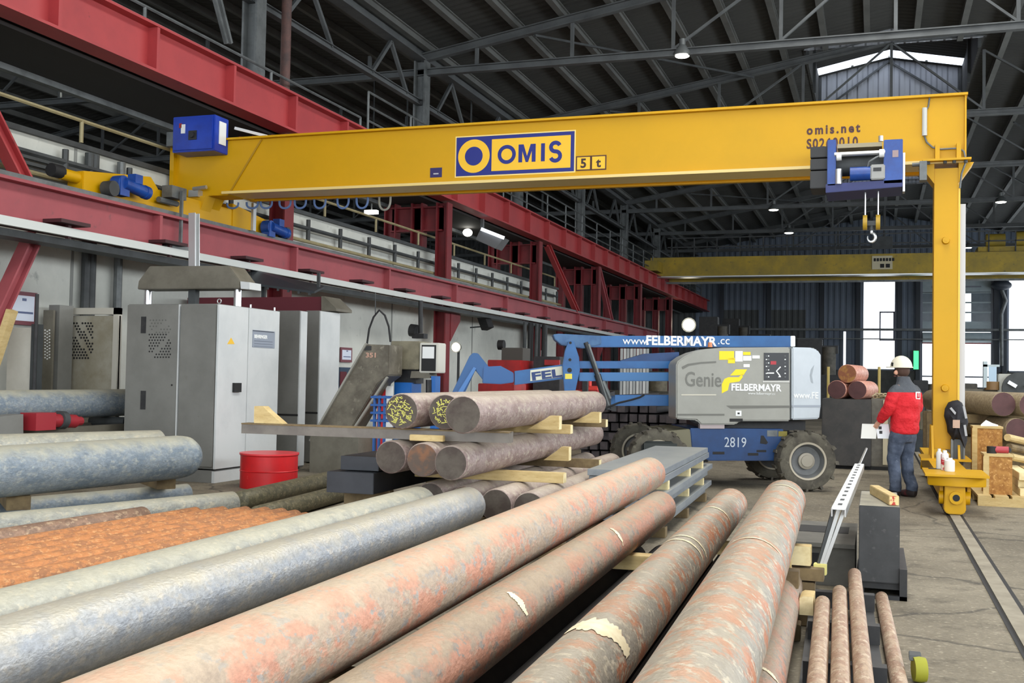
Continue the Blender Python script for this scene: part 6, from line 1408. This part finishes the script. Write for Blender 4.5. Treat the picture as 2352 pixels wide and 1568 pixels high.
t = lamp_glow('work_lamp', 1047, 797, 29.5, .13, 'bright work lamp beside the haunched red column', 10.)
part('pole', MB().box(fp(1047, 797, 29.5).x-.03, fp(1047, 797, 29.5).x+.03, 29.7, 29.76, 0, fp(1047, 797, 29.5).z), M_dsteel, t, smooth=0)
# high-bay lamps
M_bulb = mat('lamp_white', (255, 255, 250), .4, emit=(255, 252, 240), estr=9.)
def highbay(px, py, zt_, lab, r=.22):
    c_ = sorted([fp(px, py, y) for y in YF[1:]], key=lambda q: abs(q.z-9.75))[0]; p = Vector((c_.x, c_.y, c_.z))
    t = thing('high_bay_lamp', lab, 'lamp', p, 'high-bay lamps')
    part('reflector', MB().lathe([(r, -.02), (r*.95, .06), (r*.5, .22), (r*.35, .26), (r*.35, .42), (0, .44)], p, (0, 0, 1), 20), M_steel, t)
    part('diffuser', MB().lathe([(0, -.06), (r*.7, -.05), (r*.93, .0), (r*.9, .03)], p, (0, 0, 1), 20), M_bulb, t)
    part('hanger', MB().cyl(p+Vector((0, 0, .3)), Vector((p.x, p.y, max(10.1, p.z+.35))), .02, n=6), M_dsteel, t)
highbay(1567, 126, 9.95, 'high-bay lamp hanging from the truss above the girder logo', .24)
highbay(1735, 406, 9.9, 'high-bay lamp just under the yellow girder beside the hoist', .26)
highbay(1777, 481, 9.9, 'high-bay lamp between the hoist and the far crane', .28)
highbay(1812, 534, 9.9, 'high-bay lamp close above the far overhead crane', .3)
highbay(2299, 463, 9.9, 'high-bay lamp on the far side of the yellow leg from the hoist', .28)
highbay(2224, 568, 9.6, 'small high-bay lamp beside the yellow leg above the far crane', .24)
highbay(155, 208, 9.6, 'dim high-bay lamp in the side bay above the white wall', .2)
highbay(160, 183, 10.0, 'dim high-bay lamp higher up in the side bay', .12)
for px, py, lab in ((850, 486, 'lit strip lamp in the side bay beside the festoon loops'), (927, 493, 'lit round lamp in the side bay beside the red cross beam'), (1074, 534, 'small lit lamp behind the haunched red column')):
    p = fp(px, py, 33); t = thing('side_bay_lamp', lab, 'lamp', p, 'side bay lamps')
    part('tube', MB().box(p.x-.22, p.x+.22, 33, 33.2, p.z-.06, p.z+.06) if px == 850 else MB().sphere(p, .16, (1, 1, .8), 12, 8), M_bulb, t)
    part('hanger', MB().box(p.x-.02, p.x+.02, 33.1, 33.14, p.z+.05, zr(p.x)+.36), M_dsteel, t, smooth=0)
# unit heater under the upper girder
YH = 31.5
t = thing('unit_heater', 'grey unit heater with a lit strip hanging behind the haunched red column', 'heater', fp(1120, 560, YH))
part('housing', MB().prism([fp(1092, 550, YH), fp(1105, 522, YH), fp(1156, 546, YH), fp(1138, 571, YH)], (0, .6, 0)), mat('heater_grey', (132, 134, 136), .4, .3), t, bevel=.01)
part('lit_strip', MB().bar(fp(1106, 526, YH-.05), fp(1157, 546, YH-.05), .1, .1), mat('heater_lit', (240, 242, 245), .4, emit=(240, 245, 255), estr=2.), t, smooth=0)
part('bracket', MB().box(fp(1103, 530, YH).x, fp(1108, 530, YH).x+.02, YH, YH+.1, fp(1105, 525, YH).z, 6.45), M_steel, t, smooth=0)
# grey container with three pink bars on top
YCt = 20.1
a, b = fp(1888, 915, YCt), fp(2000, 1072, YCt)
ct = thing('steel_container', 'dark scuffed steel container behind the boom lift and the worker', 'container', ((a.x+b.x)/2, 20.7, 0))
zct = a.z
part('front', MB().box(a.x, b.x, YCt, YCt+1.2, .06, zct), mat('scuffed_black', (58, 58, 58), .6, 0, (72, 70, 68), 3, .4, .6, (104, 100, 94), 9, .64, .75), ct, bevel=.01)
part('corner_post', MB().box(b.x, b.x+.32, YCt+.1, YCt+1.1, .06, zct+.02), mat('container_side', (112, 108, 98), .6, 0, (88, 84, 76), 4), ct, bevel=.01)
part('pale_strip', MB().box(b.x+.2, b.x+.28, YCt+.06, YCt+.1, .1, zct), mat('strip_cream', (188, 178, 150), .6), ct, smooth=0)
part('foot', MB().box(a.x+.1, b.x+.3, YCt+.1, YCt+.3, 0, .06).box(a.x+.1, b.x+.3, YCt+.9, YCt+1.1, 0, .06), M_black, ct, smooth=0)
def ybar(c, r, L_, m, face, lab, grp, dirv=(0, 1, 0)):
    d_ = Vector(dirv).normalized(); c = Vector(c)
    t = thing('steel_bar', lab, 'steel bar', (c.x, c.y, c.z-r), grp)
    part('body', MB().lathe([(r-.008, 0), (r, .008), (r, L_-.008), (r-.008, L_)], c, d_, 24), m, t, smooth=50)
    part('near_face', MB().cyl(c-d_*.003, c+d_*.001, r-.008, n=24), face, t)
M_pinkb = barmat('pink_primed_bar', (198, 142, 122), (186, 126, 108), (212, 168, 148), s1=4)
r_ = .165
x0 = fp(1922, 895, YCt+.1).x; dv = (.18, .98, 0)
ybar((x0, YCt+.1, zct+r_), r_, 1.1, M_pinkb, M_facep, 'pink bar with dark face, lower one of three beside the boom lift', 'pink bars on the container', dv)
ybar((x0+2*r_+.02, YCt+.1, zct+r_), r_, 1.1, M_pinkb, M_facep, 'pink bar with brown face, lower one of three beside the worker', 'pink bars on the container', dv)
ybar((x0+r_+.01, YCt+.1, zct+r_+1.75*r_), r_, 1.1, M_pinkb, mat('rust_gold_face', (138, 84, 54), .6, 0, (168, 120, 60), 6, .5, .6), 'pink bar with gold-stained face resting on the other two', 'pink bars on the container', dv)
t = thing('chain_heap', 'small heap of pale chain links on the container corner', 'chain', (b.x+.16, YCt+.5, zct+.02))
for i in range(7): 
    cx_, cy_, cz_ = b.x+.06+.035*i, YCt+.3+.05*(i % 3), zct+.05+.03*(i % 2)
    part('link', MB().tube([(cx_+.045*math.cos(k*.7), cy_+.02*math.sin(k*1.3), cz_+.03*math.sin(k*.7)) for k in range(10)], .013, 6), mat('chain_pale', (170, 156, 124), .5, .3), t)
for px, lab in ((1938, 'slim yellowish stake behind the pink bars'), (2019, 'slim yellowish stake behind the worker'), (1902, 'slim yellowish stake beside the lift end cover')):
    p = fp(px, 900, 23); single('marker_stake', MB().cyl((p.x, 23, 0), (p.x, 23, fp(px, 842, 23).z), .03, n=6), mat('stake_yellow', (178, 158, 92), .7), lab, 'stake')
# ---------------------------------------------------------------- right side: big bars, crates, timber
M_bigb = barmat('tan_banded_bar', (150, 134, 104), (132, 116, 90), (170, 154, 124), s1=4, stretch=(1, 2, 1))
YR = 20.5
g6 = 'big bars with maroon faces'
def rbar(px, py, rp, lab):
    p = fp(px, py, YR); r = rp/F*((p-CAM).dot(fw)); ybar(p, r, 3.6, M_bigb, M_facep, lab, g6, (-.28, .96, 0)); return p, r
p1_, r1_ = rbar(2305, 928, 28, 'big tan bar with maroon face on top of the pile beside the yellow leg')
rbar(2369, 930, 28, 'big maroon-faced bar in front of the lathe chuck')
p2_, r2_ = rbar(2336, 986, 26, 'lower maroon-faced bar behind the timber crates')
rbar(2400, 990, 27, 'lower maroon-faced bar away from the timber crates')
p = fp(2255, 985, YR+.9); 
t = thing('bar_cradle', 'dark timbered cradle carrying the maroon-faced bars', 'cradle', (p1_.x-.2, YR+1.6, 0))
for y in (YR+1.0, YR+2.6):
    part('beam', MB().box(p1_.x-1.2, p1_.x+1.2, y, y+.18, p1_.z-r1_-.16, p1_.z-r1_-.002), M_timbo, t, smooth=0)
    part('post', MB().box(p1_.x-1.2, p1_.x-1.0, y, y+.18, 0, p1_.z-r1_-.16).box(p1_.x+1.0, p1_.x+1.2, y, y+.18, 0, p1_.z-r1_-.16).box(p1_.x-1.0, p1_.x+1.0, y, y+.18, 0, max(.05, p2_.z-r2_-.01)), M_timbo, t, smooth=0)
M_osb = mat('osb_board', (176, 128, 66), .8, 0, (150, 102, 48), 16, .42, .58, (204, 160, 98), 30, .56, .66)
def crate(px0, py0, px1, py1, Y, dep, lab):
    a, b = fp(px0, py0, Y), fp(px1, py1, Y); z0 = 0. if Y > 16 else .13
    t = thing('timber_crate', lab, 'crate', ((a.x+b.x)/2, Y+dep/2, z0))
    part('front_board', MB().box(a.x, b.x, Y, Y+.02, z0, a.z-.01), M_osb, t, smooth=0)
    part('box', MB().box(a.x+.005, b.x-.005, Y+.02, Y+dep, z0, a.z-.02), M_osb, t, smooth=0)
    part('rim', MB().box(a.x-.01, b.x+.01, Y-.015, Y+dep, a.z-.03, a.z), M_timb, t, smooth=0)
    part('corner_batten', MB().box(a.x-.02, a.x+.05, Y-.02, Y, z0, a.z-.03), M_timb, t, smooth=0)
    return t, a, b
t, a, b = crate(2236, 978, 2302, 1108, 16.9, .5, 'taller board crate with white paper on top behind the yellow leg')
t2 = thing('paper_heap', 'crumpled white paper on the taller board crate', 'paper', ((a.x+b.x)/2, 17.1, a.z))
part('sheet', MB().prism([(a.x+.1, 16.95, a.z), (b.x-.05, 16.95, a.z+.005), (b.x-.1, 17.3, a.z+.02), (a.x+.2, 17.3, a.z+.06)], (0, 0, .02)), M_white, t2, smooth=0)
t, a, b = crate(2262, 1042, 2325, 1148, 15.2, .5, 'front board crate with tools on top beside the yellow floor carriage')
t2 = thing('angle_grinder', 'red-banded angle grinder lying on the front board crate', 'tool', ((a.x+b.x)/2, 15.4, a.z))
part('head', MB().cyl((a.x+.1, 15.4, a.z+.0), (a.x+.1, 15.4, a.z+.09), .06, n=14), M_black, t2)
part('body', MB().cyl((a.x+.12, 15.4, a.z+.05), (a.x+.3, 15.4, a.z+.05), .045, n=12), mat('tool_red', (170, 60, 70), .5), t2)
part('grip', MB().cyl((a.x+.3, 15.4, a.z+.05), (b.x-.02, 15.42, a.z+.045), .035, n=10), M_blk2, t2)
xb_, yb_ = b.x, 15.4
for i in range(6):
    z0 = .131+.097*(i//2)
    single('timber_beam', MB().box(xb_+.08+.16*(i % 2), xb_+.22+.16*(i % 2), 15.1+.1*(i % 3), 16.6, z0, z0+.095), M_timb if i % 2 else M_timbp, 'squared timber beam in the pile beside the front crate', 'timber', 'timber beams by the crates', bevel=.004)
tp = thing('timber_pallet', 'pale timber pallet under the front crate and the beams', 'pallet', (xb_, 15.7, 0))
for y_ in (14.95, 15.7, 16.4): part('runner', MB().box(a.x-.1, xb_+.9, y_, y_+.1, 0, .1), M_timb, tp, smooth=0)
for k_ in range(7): part('board', MB().box(a.x-.1+.2*k_, a.x+.06+.2*k_, 14.95, 16.5, .1, .13), M_timb, tp, smooth=0)
for i in range(3):
    q = fp(2330, 1004+i*20, 16.3+.2*i); single('timber_pole', MB().cyl((q.x-.1, 16.2, q.z), (q.x+.9, 17.6, q.z-.25), .05, n=10), M_timbo if i % 2 else M_timb, 'slanting timber pole on the pile beside the crates', 'timber', 'slanting timber poles')
# jacket and grey panel hanging on the leg, spray cans on the carriage
tz_ = YG-.16
def jp(px, py): q = on('Y', tz_, px, py); return q
out = [(2188, 920), (2178, 924), (2170, 938), (2168, 955), (2174, 975), (2176, 992), (2184, 1002), (2188, 1012), (2196, 1006), (2206, 1012), (2216, 1030), (2222, 1012), (2220, 985), (2224, 968), (2218, 945), (2210, 925), (2200, 918)]
pts = [jp(*q) for q in out]; cen = sum(pts, Vector())/len(pts)
m2 = MB(); n = len(pts); rings = [(.0, -.13), (.35, -.125), (.7, -.09), (.92, -.04), (1., 0), (.92, .05), (.0, .06)]
for (k_, dy) in rings:
    for i, p in enumerate(pts):
        q = cen+(p-cen)*k_; m2.v.append(Vector((q.x, tz_+dy+.02*math.sin(i*2.3)*(k_ > .2), q.z)))
for a_ in range(len(rings)-1):
    for i in range(n): m2.f.append((a_*n+i, a_*n+(i+1) % n, (a_+1)*n+(i+1) % n, (a_+1)*n+i))
t = thing('hanging_jacket', 'black jacket with pale stripes hung on the yellow leg', 'jacket', Vector((cen.x, tz_, cen.z-.3)))
part('cloth', m2, mat('black_cloth', (24, 24, 28), .85, 0, (44, 44, 50), 12), t, smooth=60)
for (x0_, y0_, x1_, y1_) in ((2182, 936, 2194, 950), (2212, 932, 2218, 960), (2214, 975, 2218, 1000)):
    a, b = jp(x0_, y0_), jp(x1_, y1_); part('stripe', MB().bar(Vector((a.x, tz_-.12, a.z)), Vector((b.x, tz_-.11, b.z)), .03, .02, (0, 1, 0)), mat('reflective_grey', (170, 174, 178), .5), t, smooth=0)
a, b = jp(2187, 963), jp(2203, 982); part('pocket_label', MB().box(a.x, b.x, tz_-.14, tz_-.125, b.z, a.z), mat('pocket_peach', (188, 160, 140), .6), t, smooth=0)
t = thing('pendant_box', 'dark grey pendant box below the hanging jacket', 'control box', jp(2200, 1072))
a, b = jp(2184, 1008), jp(2216, 1068)
part('case', MB().box(a.x+.03, b.x-.02, tz_-.02, tz_+.12, b.z, a.z), mat('pendant_grey', (64, 68, 68), .5), t, bevel=.01)
part('edge', MB().box(b.x-.02, b.x, tz_-.02, tz_+.1, b.z, a.z).box(a.x, a.x+.03, tz_-.02, tz_+.1, b.z-.1, a.z), M_steel, t, smooth=0)
zc_ = .486
def can(px, r, h, m, lab, Y=14.35, capm=M_white):
    p = on('Y', Y, px, 1070)
    t = thing('spray_can', lab, 'can', (p.x, Y, zc_))
    part('body', MB().lathe([(r*.95, 0), (r, .01), (r, h*.8), (r*.6, h*.88), (0, h*.88)], (p.x, Y, zc_), (0, 0, 1), 16), m, t)
    part('cap', MB().cyl((p.x, Y, zc_+h*.86), (p.x, Y, zc_+h), r*.55, n=12), capm, t)
can(2157, .035, .25, mat('can_silver', (206, 208, 206), .4), 'slim pale spray can on the carriage plate')
can(2170, .045, .24, mat('can_redwhite', (226, 226, 226), .4, 0, (186, 44, 60), 9, .5, .55), 'red and white can on the carriage plate', 14.2)
can(2181, .06, .16, mat('can_white', (222, 224, 226), .5), 'white tub on the carriage plate', 14.05)
# lathe machine behind the bars at the far right
YLt = 27.0
t = thing('lathe', 'grey lathe with a dark chuck and pale blue guard beyond the big bars', 'lathe', (fp(2310, 890, YLt).x, YLt, 0))
a = fp(2292, 858, YLt); b = fp(2360, 905, YLt)
part('headstock', MB().box(a.x, b.x+.6, YLt, YLt+1, 0, a.z), mat('lathe_grey', (176, 176, 166), .5), t, bevel=.02)
part('chuck', MB().cyl(fp(2342, 893, YLt), fp(2342, 893, YLt)+Vector((0, -.12, 0)), .38, n=28), M_dsteel, t)
for k in range(3):
    c_ = fp(2342, 893, YLt)+Vector((.2*math.cos(k*2.09+.5), -.14, .2*math.sin(k*2.09+.5))); part('jaw', MB().obox(c_, (.1*math.cos(k*2.09+.5), 0, .1*math.sin(k*2.09+.5)), (0, .05, 0), (-.04*math.sin(k*2.09+.5), 0, .04*math.cos(k*2.09+.5))), M_bright, t, smooth=0)
part('bed', MB().box(fp(2215, 895, YLt).x, a.x, YLt+.1, YLt+.8, 0, fp(2240, 893, YLt).z), M_mt, t, smooth=0)
part('guard_glass', MB().box(fp(2270, 860, YLt).x, fp(2288, 860, YLt).x, YLt-.1, YLt-.06, fp(2270, 876, YLt).z, fp(2270, 842, YLt).z), mat('guard_pale_blue', (158, 184, 204), .2), t, smooth=0)
part('guard_frame', MB().box(fp(2258, 860, YLt).x, fp(2267, 860, YLt).x, YLt-.1, YLt+.1, fp(2270, 890, YLt).z, fp(2270, 830, YLt).z).box(fp(2258, 860, YLt).x, fp(2295, 860, YLt).x, YLt-.1, YLt, fp(2270, 842, YLt).z, fp(2270, 837, YLt).z), M_pale, t, smooth=0)
part('tool_post', MB().cyl(fp(2278, 895, YLt), fp(2278, 876, YLt), .16, n=12), mat('brass_brown', (120, 90, 50), .5), t)
# distant clutter between worker and leg, and along the far wall
M_cl = [mat('clutter_%s' % nme, c, .6, 0, c2, 5) for nme, c, c2 in (('taupe', (84, 80, 70), (62, 60, 52)), ('slate', (58, 66, 72), (44, 50, 56)), ('sand', (112, 104, 84), (86, 80, 64)), ('dark', (36, 38, 40), (50, 50, 50)))]
rnd = random.Random(5)
def clutter(px, py, w, h, Y, k, lab, name, cat):
    p = fp(px, py, Y); t = thing(name, lab, cat, (p.x, Y, 0)); m = M_cl[k % 4]
    if Y > 44: m = M_cl[3]; k = 2 if k % 2 else 6
    part('base', MB().box(p.x-w/2, p.x+w/2, Y, Y+.9, 0, h*.55), m, t, bevel=.02)
    part('column', MB().box(p.x-w*.35, p.x+w*.05, Y+.1, Y+.7, h*.55, h), M_cl[(k+1) % 4], t, bevel=.02)
    part('spindle', MB().cyl((p.x+w*.15, Y+.3, h*.55), (p.x+w*.15, Y+.3, h*.9), w*.12, n=12), M_cl[(k+2) % 4], t)
    part('arm', MB().box(p.x-w*.3, p.x+w*.3, Y+.2, Y+.5, h*.82, h*.92), m, t, smooth=0)
for i, (px, Y, w, h, lab) in enumerate(((2122, 33, .8, 1.3, 'taupe workshop machine between the worker and the yellow leg'), (2135, 26, .6, .9, 'small sandy machine part beside the yellow leg'), (2128, 45, 1.4, 1.7, 'slate machine far behind the worker'), (1880, 48, 2.6, 3.4, 'tall sandy machine behind the lift end cover'), (1760, 62, 3.2, 4.2, 'dark radial drill in front of the far wall'), (1690, 64, 2.4, 5.2, 'slate machine column in front of the far wall'), (1860, 58, 2.4, 2.4, 'low taupe machine before the far wall window'), (2240, 40, 1.6, 1.6, 'slate machine beyond the lathe bed'), (1480, 40, 3, 2.0, 'low machine under the end of the red runway by the far wall'), (1640, 52, 2.2, 4.6, 'dark machine tower beside the floodlight'))):
    clutter(px, 900, w, h, Y, i, lab, 'workshop_machine', 'machine')
# pale strip curtain seen under the main boom
p0, p1 = fp(1425, 800, 36), fp(1492, 825, 36)
t = thing('strip_curtain', 'pale strip curtain seen below the lettered boom', 'curtain', ((p0.x+p1.x)/2, 36, 0))
for i in range(9): x = p0.x+(p1.x-p0.x)*i/9; part('strip', MB().box(x, x+.085, 36+.02*(i % 2), 36.03+.02*(i % 2), 0, p0.z), M_white if i % 2 else M_ml, t, smooth=0)
# light tube and small far lamps on the far wall
p = fp(1940, 800, YW-.5); t = thing('tube_light', 'upright lit tube on the far wall beside the tall window', 'lamp', p)
part('tube', MB().box(p.x-.08, p.x+.08, YW-.6, YW-.5, fp(1940, 848, YW).z, fp(1940, 762, YW).z), mat('tube_lit', (235, 240, 250), .4, emit=(225, 235, 255), estr=1.6), t, smooth=0)
part('holder', MB().box(p.x-.12, p.x+.12, YW-.5, YW-.46, fp(1940, 850, YW).z, fp(1940, 760, YW).z), M_dsteel, t, smooth=0)
p = fp(2104, 835, YW-.4); t = thing('exit_light', 'green lit strip on the wall post beside the gate', 'lamp', p)
part('strip', MB().box(p.x-.16, p.x+.16, YW-.5, YW-.4, fp(2104, 848, YW).z, fp(2104, 806, YW).z), mat('green_lit', (90, 220, 160), .4, emit=(80, 230, 150), estr=1.4), t, smooth=0)
part('holder', MB().box(p.x-.2, p.x+.2, YW-.4, YW-.36, fp(2104, 850, YW).z, fp(2104, 804, YW).z), M_dsteel, t, smooth=0)
t = thing('wall_ventilator', 'dark round ventilator with a bent pipe beside the gate', 'ventilator', fp(2300, 650, YW-.6))
c_ = fp(2300, 655, YW-.5); part('hood', MB().sphere(c_, .5, (1.3, .8, .7), 14, 8), mat('vent_slate', (56, 62, 72), .5), t)
part('pipe', MB().tube([c_, fp(2302, 670, YW-.5), fp(2310, 690, YW-.5), fp(2300, 720, YW-.5), fp(2300, 760, YW-.5), fp(2300, 840, YW-.5)], .12, 8), M_steel, t)
# offcuts on the floor and lime-green tool at the lower edge
p = on('Z', 0, 1680, 1059)
for i, (px, py, s, lab) in enumerate(((1680, 1058, .09, 'small pale timber offcut on the floor under the lift'), (1652, 1056, .05, 'tiny timber chip on the floor under the lift'), (2208, 1066, .1, 'bark-edged log end beside the yellow leg foot'))):
    p = on('Z', .02, px, py); single('timber_offcut', MB().obox(p+Vector((0, 0, .03)), (s, s*.3, 0), (-s*.15, s*.4, 0), (0, 0, .03)), M_timb, lab, 'timber', bevel=.006)
p = on('Z', 0, 2102, 1566)
t = thing('cable_reel', 'yellow-green ratchet strap coil at the edge of the slim bars', 'strap', (p.x+.02, p.y, 0))
part('coil', MB().lathe([(.02, -.03), (.06, -.03), (.065, 0), (.06, .03), (.02, .03)], (p.x+.02, p.y, .066), (1, .2, 0), 18), mat('strap_lime', (150, 150, 40), .7), t)
part('buckle', MB().obox((p.x+.0, p.y+.05, .12), (.03, 0, 0), (0, .05, 0), (0, .01, .012)), M_dsteel, t, bevel=.003)
